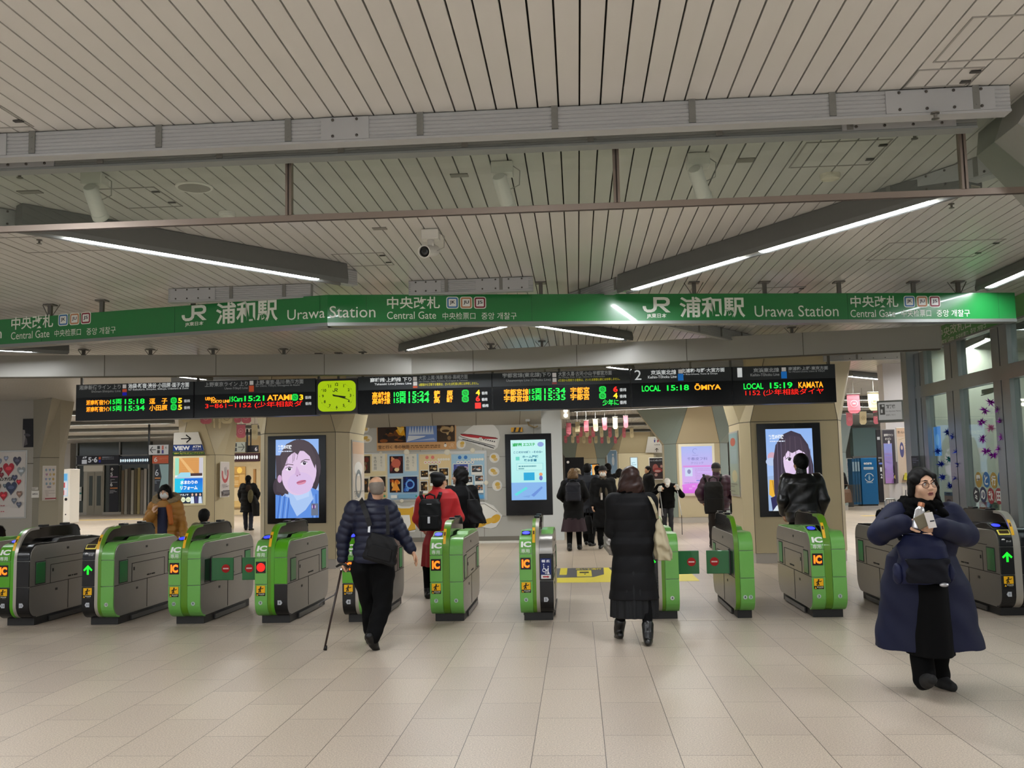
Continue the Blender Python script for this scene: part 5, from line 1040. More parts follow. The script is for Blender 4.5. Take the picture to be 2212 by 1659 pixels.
for q, (x, y, r, lb) in enumerate(((823, 978.5, 3.5, 'leftmost on the top rail'), (878.5, 977, 6.5, 'oval, above the fireworks poster'), (966, 977, 6.5, 'above the tan poster'), (1021, 973, 5.5, 'above the rightmost poster'), (868, 1082, 4, 'on the bottom rail'), (1050, 1043, 5, 'on the right rail'))):
    a, b = pxuv(TM2, x, y); o = MB().lathe([(0.0, -0.012), (r*0.0098, -0.012), (r*0.0106, 0.006), (r*0.007, 0.014), (0, 0.016)], (0, 0, 0), (0, -1, 0), 18).build('board_magnet', M('magnet_cream', 'e6e2d2', 0.4)); o.location = (a, WY-0.024, b); tag(o, 'cream round magnet on the notice board frame, '+lb, 'magnet', 'magnets on the notice board')
def cutout(label, T, pts, draw, name='wall_sticker', group=None):
    """a die-cut card on the wall; pts in survey pixels, drawing in unit box of its bounds"""
    P = [pxuv(T, x, y) for x, y in pts]; x0 = min(p[0] for p in P); x1 = max(p[0] for p in P); y0 = min(p[1] for p in P); y1 = max(p[1] for p in P)
    o = T @ Vector((x0, y0, 0)); t = thing(name, label, 'wall sticker', o, 0, group); R = T.copy(); R.translation = (0, 0, 0)
    m = MB(); m.prism([R @ Vector((a-x0, b-y0, -0.006)) for a, b in P], R.to_3x3() @ Vector((0, 0, 0.008))); m.build('card', M('card_white', 'e4e5e4', 0.5), t)
    p = Pic(shift(R, 0, 0, 0.0025), x1-x0, y1-y0); draw(p); p.build('print', PR, t); return t
def blob(cx, cy, rx, ry, n=18, rot=0.0): return [(cx+rx*math.cos(a)*math.cos(rot)-ry*math.sin(a)*math.sin(rot), cy+rx*math.cos(a)*math.sin(rot)+ry*math.sin(a)*math.cos(rot)) for a in (2*PI*k/n for k in range(n))]
sp = [(990, 944), (1012, 926), (1032, 912), (1046, 911), (1068, 919), (1077, 930), (1080, 945), (1075, 966), (1068, 972), (1040, 966), (1015, 956), (992, 950)]
def d_train(p):
    """red and white express train drawn on a white cut-out"""
    p.poly([(0.02, 0.52), (0.10, 0.46), (0.45, 0.30), (0.88, 0.12), (0.94, 0.30), (0.93, 0.38), (0.6, 0.47), (0.25, 0.56), (0.06, 0.58)], 'f4f4f2'); p.poly([(0.04, 0.57), (0.12, 0.60), (0.36, 0.55), (0.9, 0.44), (0.95, 0.38), (0.6, 0.40), (0.3, 0.46), (0.1, 0.52)], 'c02a34')
    p.line([(0.03, 0.53), (0.1, 0.47), (0.45, 0.31), (0.88, 0.13)], 0.012, '242428'); p.line([(0.06, 0.585), (0.3, 0.565), (0.62, 0.49), (0.95, 0.40)], 0.012, '242428')
    for q in range(6): a = 0.60+0.05*q; p.rect(a, 0.36-0.018*q, a+0.03, 0.40-0.018*q, '3a3c44')
    p.rect(0.50, 0.32, 0.57, 0.45, 'dcdcda'); p.line([(0.1, 0.40), (0.6, 0.20), (0.85, 0.06)], 0.02, '303036')
    for q in range(5): p.circ(0.22+0.14*q, 0.36-0.065*q, 0.014, '303036', 8)
cutout('white cut-out of a red and white express train on the grey wall', TM, sp, d_train, 'train_sticker')
def d_tan(seed):
    r = random.Random(seed)
    def f(p): p.ell(0.5, 0.48, 0.36, 0.36, 'efe9da'); p.ell(0.5+r.uniform(-.15, .15), 0.62, 0.24, 0.2, 'd8b352', rot=r.uniform(-.5, .5)); p.ell(0.6, 0.35, 0.2, 0.16, 'dcc080')
    return f
for q, (x, y, rx, ry, lb) in enumerate(((789, 924, 9, 11, 'beside the left column, upper'), (792, 948, 12, 9, 'beside the left column, lower'), (996, 960, 10, 10, 'between banner and train cut-out'), (1068, 989, 11, 11, 'topmost right of the notice board'), (1067, 1019, 12, 10, 'middle one right of the notice board'), (1074, 1049, 11, 12, 'lowest right of the notice board'))):
    cutout('small cream and tan round sticker, '+lb, TM, blob(x, y, rx, ry), d_tan(q), 'wall_sticker', 'small tan stickers on the grey wall')
def d_big1(p): p.poly([(0.12, 0.72), (0.1, 0.9), (0.3, 0.86), (0.7, 0.86), (0.9, 0.92), (0.88, 0.7), (0.98, 0.1), (0.6, 0.04), (0.35, 0.04), (0.25, 0.4)], 'dfb03e'); p.poly([(0.3, 0.62), (0.7, 0.62), (0.75, 0.3), (0.6, 0.1), (0.4, 0.1), (0.28, 0.3)], 'efeeea'); p.line([(0.98, 0.1), (0.6, 0.04), (0.35, 0.04)], 0.02, '5a4218')
cutout('tall tan and white cut-out low on the wall beside the person in red', TM, [(852, 1094), (858, 1090), (868, 1094), (884, 1094), (893, 1090), (898, 1096), (896, 1120), (899, 1140), (896, 1149), (878, 1150), (866, 1148), (862, 1130), (853, 1112)], d_big1, 'standing_sticker')
def d_big2(p): p.ell(0.4, 0.58, 0.42, 0.36, 'eeeeea'); p.ell(0.3, 0.2, 0.24, 0.14, 'dfb040'); p.ell(0.8, 0.36, 0.16, 0.14, 'dfb040', rot=0.6); p.ell(0.6, 0.28, 0.2, 0.1, 'e2b850', rot=0.3); p.ring(0.46, 0.24, 0.05, 0.065, '5a4218', 14); p.line([(0.1, 0.9), (0.5, 0.92), (0.85, 0.62)], 0.012, '3a3228')
cutout('large white and tan cut-out low on the wall right of the person in red', TM, [(1012, 1088), (1030, 1084), (1048, 1085), (1066, 1092), (1078, 1106), (1085, 1113), (1080, 1125), (1072, 1138), (1060, 1142), (1040, 1138), (1020, 1134), (1010, 1110)], d_big2, 'lying_sticker')
def d_kiosk(p):
    p.grad(0, 0, 1, 1, 'a8e8ea', 'c4f4f0'); p.rect(0, 0, 1, 0.29, '86b4ea'); p.text('浦和駅', 0.05, 0.89, 0.28, 0.06, '2cae58', 0.06); p.text('エコステ', 0.36, 0.895, 0.34, 0.05, '2cae58', 0.05); p.ell(0.86, 0.92, 0.09, 0.04, '8fa4dc'); p.text('ここだけの話！−その③−', 0.08, 0.775, 0.84, 0.04, '2a6a90', 0.03)
    p.rect(0.14, 0.66, 0.25, 0.72, '6fd4c4'); p.text('ホーム屋根', 0.33, 0.695, 0.46, 0.045, '2a7a98', 0.03); p.text('散水装置', 0.38, 0.635, 0.36, 0.045, '2a7a98', 0.03)
    p.rect(0.16, 0.49, 0.92, 0.61, '9ad8dc'); p.rect(0.175, 0.497, 0.905, 0.603, 'c2f2ee'); scribble(p, 0.22, 0.51, 0.88, 0.59, 2, '4a8a98', 2); p.rect(0.36, 0.325, 0.67, 0.455, '28a8d8'); p.circ(0.85, 0.42, 0.05, 'e8a070'); p.ell(0.85, 0.36, 0.05, 0.04, '6a70c0')
    p.poly([(0.08, 0.1), (0.42, 0.22), (0.47, 0.19), (0.14, 0.07)], '5fd8dc'); p.poly([(0.56, 0.08), (0.86, 0.22), (0.9, 0.2), (0.64, 0.05)], '6a90d8'); p.poly([(0.3, 0.06), (0.55, 0.08), (0.5, 0.04)], '7aa4e0')
panel('information_screen', 'tall black display with a pale green notice, right end of the poster wall', 'screen', frame((0, WY-0.16, 0)), 1092, 937, 1192.5, 1113, d_kiosk, LIT, 0.02, blackp, 0.14, None, 'screen_image', (1104, 950, 1179.5, 1080))
o = MB(); o.box(-0.13, 0.13, -0.05, 0.03, -0.05, 0.05); b = o.build('hazard_pad', M('hazard_yellow', 'e2a81c', 0.5)); q = at_y(1116, 928, WY-0.1); b.location = (q.x, WY-0.03, q.z); tag(b, 'yellow and black bumper pad above the tall information display', 'bumper')
m = MB(); 
for k in (-0.05, 0.06): m.prism([(k-0.03, -0.052, -0.05), (k+0.015, -0.052, -0.05), (k+0.045, -0.052, 0.05), (k, -0.052, 0.05)], (0, 0.002, 0))
m.build('stripe', M('hazard_black', '15151a', 0.5), b)
q = at_y(1140, 905, WY-0.1); t = thing('wall_camera', 'grey camera bracket on the wall above the information display', 'camera', q); MB().box(-0.05, 0.05, -0.05, 0.1, -0.06, 0.09).build('bracket', M('bracket_pale', 'aeb2b2', 0.4), t); MB().tube([(0, 0, -0.05), (0.02, -0.06, -0.14), (0.16, -0.06, -0.2), (0.22, -0.02, -0.17)], 0.018, 8).build('cable', M('cable_tan', '8a7a58', 0.6), t); MB().box(-0.06, 0.06, -0.055, -0.05, 0.06, 0.09).build('cap', gK, t)
q = at_y(1173, 920, WY-0.05); o = MB().lathe([(0.014, -0.20), (0.014, 0.25)], n=10).build('conduit', M('conduit_white', 'd4d6d6', 0.4)); o.location = q; tag(o, 'white conduit rising from the tall information display', 'conduit')
o = MB().box(-2.9, -1.05, WY-0.75, WY-0.45, 0.0, 0.03).build('floor_strip', M('strip_white', 'dcdad4', 0.5)); tag(o, 'white protective strip on the floor at the foot of the poster wall', 'floor strip')
q = at_y(1222, 893, WY-0.17); t = thing('passage_lamp', 'small twin lamp glowing white beside the white wall post', 'lamp', q); MB().box(-0.12, 0.09, -0.06, 0.03, -0.13, 0.12).build('bracket', M('lamp_box', 'bdb5a5', 0.4), t)
for zz in (0.06, -0.05): MB().ball((0, -0.06, zz), (0.045, 0.03, 0.045)).build('bulb', M('bulb_white', 'fffaf0', emit=8), t, smooth=True)

# ---- column under the arrow sign
zfV = 2.16; TV = frame((0, VY-0.015, 0)); TVs = frame((0, VY-0.03, zfV), (1, 0, 0), (0, -0.2, CE-zfV))
def flared(name, label, T, quad, draw, dep=0.02):
    P = [pxuv(T, x, y) for x, y in quad]; x0 = min(p[0] for p in P); x1 = max(p[0] for p in P); y0 = min(p[1] for p in P); y1 = max(p[1] for p in P); o = T @ Vector((x0, y0, 0.03)); t = thing(name, label, 'sign', o); R = T.copy(); R.translation = (0, 0, 0)
    L = [(a-x0, b-y0) for a, b in P]; m = MB(); m.prism([R @ Vector((a, b, -dep)) for a, b in L], R.to_3x3() @ Vector((0, 0, dep))); m.build('sign_board', M('sign_board_white', 'dcdbd6', 0.5), t)
    p = Pic(shift(R, 0, 0, 0.003), x1-x0, y1-y0); draw(p, [(a/(x1-x0), b/(y1-y0)) for a, b in L]); p.build('print', PR, t); return t
def d_arrow(p, Q): p.line([(0.28, 0.48), (0.60, 0.48)], 0.035, '17161a'); p.line([(0.46, 0.80), (0.62, 0.48), (0.46, 0.16)], 0.04, '17161a')
flared('arrow_sign', 'white sign with a black right arrow on the column left of the left screen', TVs, [(375.5, 960), (437.5, 959), (429, 933), (376.5, 934.5)], d_arrow)
def d_view(p, Q): p.poly(Q, '20408e'); p.text('VIEW', 0.04, 0.16, 0.52, 0.66, 'f2f4f8', 0.05); p.text('ATM', 0.64, 0.5, 0.27, 0.36, 'f2f4f8', 0.05); p.text('コーナー', 0.63, 0.12, 0.30, 0.26, 'f2f4f8', 0.03)
flared('atm_sign', 'blue sign below the arrow with white lettering for the cash machines', TVs, [(374.5, 974), (441.5, 973), (438, 960), (375.5, 961)], d_view)
def d_alt(p, Q): p.poly(Q, '1f5a34'); p.text('VIEW ALTTE (ビューアルッテ)', 0.04, 0.25, 0.92, 0.55, 'ecd860', 0.03)
flared('green_strip_sign', 'narrow green strip sign under the blue cash machine sign', TVs, [(374, 982), (443.5, 981), (441.5, 975.5), (374.5, 976.5)], d_alt)
def d_mizu(p):
    p.rect(0, 0, 1, 1, 'e8ecec'); p.rect(0, 0.62, 0.14, 1, '9adcc0'); p.rect(0.14, 0.64, 0.86, 1, 'd89a58')
    for q in range(7): p.rect(0.24, 0.66+0.045*q, 0.84, 0.662+0.045*q, 'b87a3c')
    p.poly([(0.14, 1), (0.24, 1), (0.7, 0.66), (0.55, 0.66)], 'e8b878'); p.rect(0.86, 0.66, 1, 1, 'c8c4cc'); p.poly([(0.03, 0.56), (0.2, 0.68), (0.55, 0.68), (0.56, 0.58), (0.1, 0.55)], '9fd8ec'); p.rect(0.56, 0.6, 0.98, 0.66, '4a3438'); p.rect(0.0, 0.545, 1, 0.575, 'b4c4d8')
    p.grad(0, 0.24, 1, 0.55, '1a9ae8', '1268d8'); p.poly([(0, 0.24), (0, 0.55), (0.35, 0.55), (0.22, 0.24)], '22c4e8'); p.text('水まわりの', 0.2, 0.42, 0.62, 0.085, 'f6fafc', 0.05); p.text('リフォーム', 0.2, 0.30, 0.62, 0.085, 'f6fafc', 0.05)
    p.rect(0, 0, 1, 0.24, '1b2a3c'); p.text('湘南ナカノヤ', 0.04, 0.165, 0.46, 0.05, 'f0f2f2', 0.04)
    for q in range(3): p.circ(0.11+0.195*q, 0.085, 0.09, 'e4ecc8'); scribble(p, 0.05+0.195*q, 0.07, 0.17+0.195*q, 0.1, 1, '9aa880', q)
    for q in range(3): x = 0.64+0.14*q; p.ell(x, 0.19, 0.035, 0.03, 'e0b8a0', 12); p.poly([(x-0.06, 0), (x-0.05, 0.15), (x+0.05, 0.15), (x+0.07, 0)], ('d8e4f0', '3a3a6a', 'c8d8f0')[q])
panel('lit_poster', 'brightly lit blue and wood poster on the column under the arrow sign', 'lit poster', TV, 373.5, 985, 444.5, 1092, d_mizu, LIT, 0.02, M('lightbox_cream', 'd6cda6', 0.4, emit=0.25), 0.05, None, 'print', (378, 989, 438.5, 1087.5))
TVc = frame((-10.05+0.47+0.13+0.006, VY+0.3, 0), (0, 1, 0))
def d_umb(p): p.rect(0, 0, 1, 1, 'd4ccca'); p.ring(0.5, 0.68, 0.26, 0.42, 'b8585c', 24, PI*0.9, PI*2.15); p.ell(0.55, 0.75, 0.2, 0.12, 'b4aeb0', rot=0.9); p.line([(0.4, 0.85), (0.65, 0.6)], 0.05, '8a8488'); scribble(p, 0.1, 0.26, 0.9, 0.38, 3, '9a9296', 3); p.rect(0.08, 0.03, 0.92, 0.18, '5c585c'); scribble(p, 0.1, 0.05, 0.9, 0.16, 3, 'b8b4b4', 6)
panel('cheek_poster', 'framed poster with a red ring on the dark cheek right of the lit blue poster', 'poster', TVc, 476.5, 997.5, 495.5, 1074, d_umb, PR, 0.02, M('white_frame'), 0.02)

# ---- lilac lit poster and restroom sign deep in the hall
TK = frame((0, KY-0.015, 0))
def d_clin(p):
    p.grad(0, 0, 1, 1, 'e2a8ea', 'aab8f0'); p.ring(0.45, 0.9, 0.07, 0.085, '8a90d8', 18, 0.6, 5); scribble(p, 0.35, 0.8, 0.7, 0.83, 1, '9a9ad8', 1); p.text('千春皮フ科', 0.18, 0.70, 0.66, 0.065, '6a6ab0', 0.0); p.text('クリニック', 0.3, 0.62, 0.4, 0.045, '6a6ab0', 0.0)
    p.rect(0.04, 0.555, 0.96, 0.59, 'd890dc'); p.rect(0.1, 0.36, 0.34, 0.54, 'ccd8f2'); p.ell(0.23, 0.46, 0.06, 0.05, '8a8ab8', 12); scribble(p, 0.42, 0.3, 0.92, 0.54, 7, 'c09adc', 4); p.rect(0.45, 0.255, 0.9, 0.28, '8a8ad8'); scribble(p, 0.06, 0.21, 0.94, 0.25, 1, 'b08ad4', 5)
    p.grad(0, 0, 1, 0.17, 'd868e0', 'dd80e4'); p.ell(0.35, 0.16, 0.38, 0.05, 'dd80e4'); p.text('予約', 0.3, 0.13, 0.1, 0.035, 'f4d8f6'); p.text('受付', 0.2, 0.08, 0.1, 0.035, 'f4d8f6')
panel('lit_poster', 'lilac and pink lit clinic poster on the column with green cheeks', 'lit poster', TK, 1467, 958.5, 1545, 1071, d_clin, LIT, 0.02, M('lightbox_pale', 'd8d2bc', 0.4, emit=0.25), 0.05, None, 'print', (1473, 964, 1539.5, 1065))
TRr = frame((0, 43.9, 2.3), (1, 0, 0), (0, -1.0, 1.0))
def d_wc(p, Q):
    for x, c in ((0.44, '1e3a8a'), (0.60, 'a8283a')): p.circ(x, 0.88, 0.028, c, 10); p.poly([(x-0.04, 0.82), (x+0.04, 0.82), (x+0.02, 0.66), (x-0.02, 0.66)], c)
    p.line([(0.52, 0.92), (0.52, 0.66)], 0.008, '3a3a3e'); p.text('化粧室', 0.42, 0.48, 0.3, 0.09, '4a4a4e', 0.0); p.line([(0.56, 0.08), (0.56, 0.3)], 0.025, '17161a'); p.line([(0.48, 0.2), (0.56, 0.31), (0.64, 0.2)], 0.025, '17161a')
flared('restroom_sign', 'white sloping sign with blue and red figures on a far column', TRr, [(1394, 977), (1437, 977), (1431, 943), (1400, 943)], d_wc)
TR2 = frame((0, 43.95, 0))
def d_movie(p): photo(p, 0, 0, 1, 1, ('3a1c1c', '8a3a30', 'c8685a', '5a2a2a', 'd8a090', '2a1414'), 5); p.rect(0, 0.76, 1, 1, '231a20'); p.text('トレインポップアップ', 0.04, 0.84, 0.92, 0.09, 'ecece8', 0.03); p.ell(0.5, 0.42, 0.3, 0.12, 'b03a34'); p.ell(0.5, 0.38, 0.2, 0.05, 'e8b0a0')
panel('film_poster', 'dark red poster under the restroom sign on the far column', 'poster', TR2, 1402, 988, 1439, 1036, d_movie, DIM, 0.03, M('white_frame'), 0.03)
def far_panel(label, x0, y0, x1, y1, Y, draw, mat=LIT, name='far_screen', cat='screen', bw=0.03, bm=None, stand=False, dep=0.06):
    t = panel(name, label, cat, frame((0, Y, 0)), x0, y0, x1, y1, draw, mat, bw, bm or alup, dep)
    if name == 'far_screen': MB().box(0.05, 0.15, 0.01, 0.05, -t.location.z, 0).build('stand', gK, t)
    return t
far_panel('small bright blue and orange screen left of the crowd', 1263, 1002, 1295, 1036, 31, lambda p: (p.rect(0, 0, 1, 1, '4ab4e8'), p.rect(0.5, 0, 1, 1, 'e8a048'), p.poly([(0.1, 0.1), (0.3, 0.9), (0.45, 0.2)], 'bce4f4'), p.ell(0.75, 0.5, 0.15, 0.3, 'f0d090')), bm=blackp)
far_panel('pale blue lit poster on the slim green column', 1361, 987, 1378, 1013, 39.5, lambda p: (p.rect(0, 0, 1, 1, 'd4eef4'), scribble(p, 0.15, 0.3, 0.85, 0.6, 3, '6aa0b0', 2)))
far_panel('cream and green lit poster right of the slim green column', 1364, 958, 1379, 983, 45, lambda p: (p.rect(0, 0, 1, 1, 'dcd4a4'), p.ell(0.5, 0.5, 0.35, 0.25, 'a8a860')), DIM)
far_panel('glass cabinet with a white figure behind the crowd', 1311, 972, 1334, 1025, 44, lambda p: (p.grad(0, 0, 1, 1, '9ab4c4', '6f8a98'), p.ell(0.6, 0.55, 0.14, 0.2, 'd8d8d0'), p.circ(0.6, 0.82, 0.1, 'd8d0c4')), DIM, 'display_case', 'display case')
t = far_panel('black stand-up board with a large white letter left of the crowd', 1221, 988, 1262, 1060, 29, lambda p: (p.rect(0, 0, 1, 1, '0c0c10'), p.circ(0.16, 0.86, 0.07, 'e8e8e4'), p.text('C', 0.36, 0.3, 0.42, 0.38, 'ece8e0', 0.08)), PR, 'black_board', 'sign board', 0, blackp)
[MB().box(x_, x_+0.04, 0.02, 0.06, -t.location.z, 0).build('leg', blackp, t) for x_ in (0.1, 0.42)]
m = MB(); m.mat(0).box(1.0, 6.2, 46, 46.2, 0, CE); o = m.build('wall_back', [M('passage_wall', 'd6cec0', 0.5)]); struct(o)
struct(MB().box(-0.3, 1.0, 42, 42.2, 0, CE).build('wall_back', M('passage_grey', '8f8a82', 0.6)))

# ---- hanging flags: pink and cream pennants
pkM = M('flag_pink', 'd0707e', 0.6, noise=0.08); crM = M('flag_cream', 'd8cba4', 0.6, noise=0.06); stM = M('flag_print', '9a8a6a', 0.6); pk2 = M('flag_print_pink', 'e49aa4', 0.6)
def flag(x, y, Y, w_, h_, pink, label, group, yaw=0.0):
    p = at_y(x, y, Y); t = thing('hanging_flag', label, 'flag', p, yaw, group); k = random.Random(int(x*7+y)).uniform(-0.02, 0.02); c = h_*0.86
    def s(z): return 0.02*math.sin(z*9+x)
    rows = 6; m = MB()
    for q in range(rows):
        z0 = -c*q/rows; z1 = -c*(q+1)/rows; m.add([(-w_/2, s(z0), z0), (w_/2, s(z0)+k, z0), (w_/2, s(z1)+k, z1), (-w_/2, s(z1), z1)], [(0, 1, 2, 3)])
    m.add([(-w_/2, s(-c), -c), (w_/2, s(-c)+k, -c), (w_*0.28, s(-c), -h_), (-w_*0.28, s(-c), -h_)], [(0, 1, 2, 3)]); o = m.build('cloth', pkM if pink else crM, t)
    so_ = o.modifiers.new('solid', 'SOLIDIFY'); so_.thickness = 0.004
    R = frame((0, -0.03, -h_*0.5)); q = Pic(shift(R, -w_*0.32, -w_*0.32, 0), w_*0.64, w_*0.64); q.ring(0.5, 0.5, 0.38, 0.46, 'e8a8b0' if pink else 'a89878', 18); q.rect(0.3, 0.4, 0.7, 0.6, 'e8a8b0' if pink else 'a89878'); q.build('print', PR, t)
    MB().box(-w_/2-0.01, w_/2+0.01, -0.012, 0.012, -0.006, 0.01).build('rod', brk, t)
    MB().bar((0, 0, 0), (0, 0, max(0.02, CE-p.z)), 0.006, 0.006).build('string', cabM, t)
for x, y, w_, h_, pk, lb in ((1843, 851, 0.24, 0.38, 1, 'large pink flag right of the KAMATA board'), (1886.5, 847, 0.22, 0.36, 0, 'large cream flag right of the pink one, beside the ticket adjustment sign'), (1807, 890, 0.11, 0.28, 0, 'cream flag half behind the right end of the boards'), (1834, 891, 0.145, 0.28, 1, 'small pink flag in the lower row at right'), (1863.5, 889, 0.15, 0.27, 0, 'small cream flag in the lower row at right'), (1891, 888, 0.12, 0.27, 1, 'small pink flag at the end of the lower row at right'), (1810, 852, 0.1, 0.34, 0, 'cream flag edge just right of the boards, upper row')):
    flag(x, y, 19.2 if y < 880 else 22.5, w_, h_*(1 if y < 880 else 1.1), pk, lb, 'flags at the right passage')
for x, y, w_, h_, pk, lb in ((403, 888, 0.2, 0.25, 0, 'greenish cream flag tip above the arrow sign'), (446, 886, 0.26, 0.31, 1, 'pink flag tip left of the left screen'), (491, 888, 0.26, 0.28, 0, 'cream flag tip right of the pink one'), (513, 888, 0.16, 0.26, 1, 'small pink flag tip above the shop'), (532, 887, 0.22, 0.28, 1, 'pink flag tip beside the screen column'), (521, 917, 0.2, 0.3, 1, 'pink flag hanging over the shop entrance'), (550, 917, 0.14, 0.34, 0, 'cream flag touching the left screen column'), (474, 900, 0.05, 0.27, 0, 'narrow edge-on cream flag nearest the left screen'), (463, 900, 0.04, 0.25, 0, 'narrow edge-on flag farther left')):
    flag(x, y, 21.0, w_, h_, pk, lb, 'flags left of the left screen column')
r_ = random.Random(4); cnt = 0; wd = ('first', 'second', 'third', 'fourth', 'fifth', 'sixth', 'seventh', 'eighth', 'ninth', 'tenth')
for row, (Y, y0, xs) in enumerate(((27, (913, 898), (1228, 1247, 1266, 1286, 1306, 1328.5, 1351)), (33, (922, 924), (1226, 1240, 1254, 1268, 1281, 1299, 1317, 1332, 1348, 1364)), (39, (941, 942), (1222, 1237, 1248, 1261, 1274, 1287, 1300, 1314, 1329)), (45, (950, 950), (1224, 1236, 1249, 1262, 1276, 1290, 1303, 1318)))):
    for q, x in enumerate(xs):
        t_ = q/(len(xs)-1); pink = q % 2 == 0
        flag(x, y0[0]+(y0[1]-y0[0])*t_, Y, (0.125, 0.115, 0.12, 0.12)[row]*1.05, (0.34, 0.34, 0.3, 0.26)[row], pink, '%s flag, %s from the left in the %s row of the middle passage' % ('pink' if pink else 'cream', wd[q], ('nearest', 'second', 'third', 'farthest')[row]), 'flags of the middle passage', r_.uniform(-0.3, 0.3))

# ---- lift, vending machine and shop at far left
EY = 43.0; TE = frame((0, EY, 0)); fr_ = M('lift_frame', '8f8f8b', 0.35, 0.5); lg = M('lift_glass', '3c4440', 0.1, spec=0.7)
def prect(T, x0, y0, x1, y1, mat, nm, parent, o, dep=0.05, z=0.0):
    u0, v0, u1, v1 = px_rect(T, x0, y0, x1, y1); m = MB(); R = T.copy(); R.translation = (0, 0, 0); m.T = R; off = R.inverted() @ Vector(o)
    m.box(u0-off.x, u1-off.x, v0-off.y, v1-off.y, z-dep, z); return m.build(nm, mat, parent)
ox = at_y(165, 1115, EY); lift = thing('lift_shaft', 'glazed lift shaft with steel doors at far left', 'lift', (ox.x, EY, 0)); lo = (ox.x, 0, 0)
lo = (ox.x, EY, 0); TEl = TE
def lp(x0, y0, x1, y1, mat, nm, dep=0.05, z=0.0): 
    a, b, c, d = px_rect(TE, x0, y0, x1, y1); return MB().box(a-ox.x, c-ox.x, -z, dep-z, b, d).build(nm, mat, lift)
lp(164, 948, 322, 1110, lg, 'glass_wall', 0.3, -0.06)
for x in (164, 256.5, 320): lp(x, 950, x+3, 1110, fr_, 'mullion', 0.1, 0.03)
for y in (984, 1003): lp(164, y-1, 322, y+1.5, fr_, 'transom', 0.1, 0.03)
lp(164, 1106, 322, 1117, M('lift_base', '9d968c', 0.5), 'base', 0.2, 0.05)
lp(181, 1004, 225, 1113, M('lift_steel', 'a49d8e', 0.35, 0.5), 'door_surround', 0.06, 0.04)
for a, b in ((189, 205), (205.6, 223)):
    d = lp(a, 1020, b, 1113, M('lift_door', '8a8374', 0.3, 0.6), 'door', 0.03, 0.06); p_, q_, r__, s_ = px_rect(TE, a+5, 1028, b-4, 1092); MB().box(p_-ox.x, r__-ox.x, -0.075, -0.05, q_, s_).build('door_window', lg, d)
lp(182, 1006, 224, 1018, M('lift_header', 'd8d0c0', 0.3, 0.3), 'door_header', 0.03, 0.07)
panel('lift_sign', 'dark sign with a lift symbol and 5·6 above the lift doors', 'sign', frame((0, EY-0.1, 0)), 166, 984, 257, 1003, lambda p: (p.rect(0, 0, 1, 1, '26262c'), p.rect(0.12, 0.08, 0.24, 0.55, 'e8e8ea'), p.poly([(0.13, 0.7), (0.16, 0.92), (0.19, 0.7)], 'e8e8ea'), p.poly([(0.18, 0.92), (0.21, 0.66), (0.24, 0.92)], 'e8e8ea'), p.text('5·6', 0.27, 0.22, 0.22, 0.62, 'f0f0f2', 0.03), p.rect(0.52, 0.55, 0.57, 0.84, 'd8603a'), p.rect(0.52, 0.2, 0.57, 0.5, '3a3a9a'), p.text('湘南新宿ライン', 0.6, 0.7, 0.28, 0.16, 'c8c8cc'), scribble(p, 0.6, 0.55, 0.88, 0.64, 1, 'a8a8ac', 2)), DIM, 0, M('dark_sign', '1f1f24', 0.4), 0.06)
panel('platform_list_sign', 'upright dark sign listing platforms 5 and 6 beside the lift', 'sign', frame((0, EY-0.1, 0)), 236, 1006, 256, 1105, lambda p: (p.rect(0, 0, 1, 1, '26262c'), p.text('5', 0.1, 0.77, 0.25, 0.08, 'f0f0f2', 0.02), p.rect(0.1, 0.745, 0.9, 0.765, 'b890b0'), p.text('6', 0.1, 0.55, 0.25, 0.08, 'f0f0f2', 0.02), p.rect(0.1, 0.5, 0.9, 0.52, 'e09050'), p.line([(0.28, 0.88), (0.28, 0.95)], 0.06, 'f0f0f2'), p.line([(0.15, 0.91), (0.28, 0.955), (0.41, 0.91)], 0.06, 'f0f0f2'), scribble(p, 0.1, 0.63, 0.9, 0.72, 3, 'a8a8b0', 2), scribble(p, 0.1, 0.4, 0.9, 0.48, 3, 'a8a8b0', 3)), PR, 0, M('dark_sign'), 0.04)
panel('glass_notices', 'two white notices on the glass left of the lift doors', 'notice', frame((0, EY-0.02, 0)), 166.5, 1052, 176, 1082, lambda p: (p.rect(0, 0, 1, 1, 'e4e4de'), p.rect(0, 0.48, 1, 0.6, '3a8a80'), scribble(p, 0.1, 0.1, 0.9, 0.4, 4, '8a8a86', 2), scribble(p, 0.1, 0.65, 0.9, 0.95, 4, '8a8a86', 3)), PR, 0, M('paper'), 0.005)
struct(MB().box(at_y(128, 1000, 44).x, at_y(166, 1000, 44).x, 43.4, 44, 0, CE).build('wall_left', M('lift_side_wall', 'd0ccc6', 0.5)))
panel('shop_fascia', 'dark shop front band with white glowing letters right of the lift', 'shop sign', frame((0, EY-0.14, 0)), 258, 986, 322, 1003, lambda p: (p.rect(0, 0, 1, 1, '1d2228'), [p.ell(0.05+0.075*q, 0.5, 0.03, 0.2, 'd8f0f8', 8) for q in range(13)], [p.rect(0.03+0.075*q, 0.3, 0.06+0.075*q, 0.7, 'f0fafc') for q in range(0, 13, 2)]), LIT2, 0, M('dark_sign'), 0.05)
sh_ = thing('shop_interior', 'lit shop shelves behind the glass right of the lift', 'shop', (at_y(262, 1100, 42.9).x, 42.9, 0))
for q, c in enumerate(('6a5a44', '8a8478', '4a4238', 'a09a8c', '5a5038', '9a8a5a', '7a7268', 'b0aaa0')): MB().box(0.15*q, 0.15*q+0.12, -0.02, 0.02, 0, 2.0+0.05*(q % 3)).build('shelf_goods', M('goods_'+c, c, 0.6), sh_)
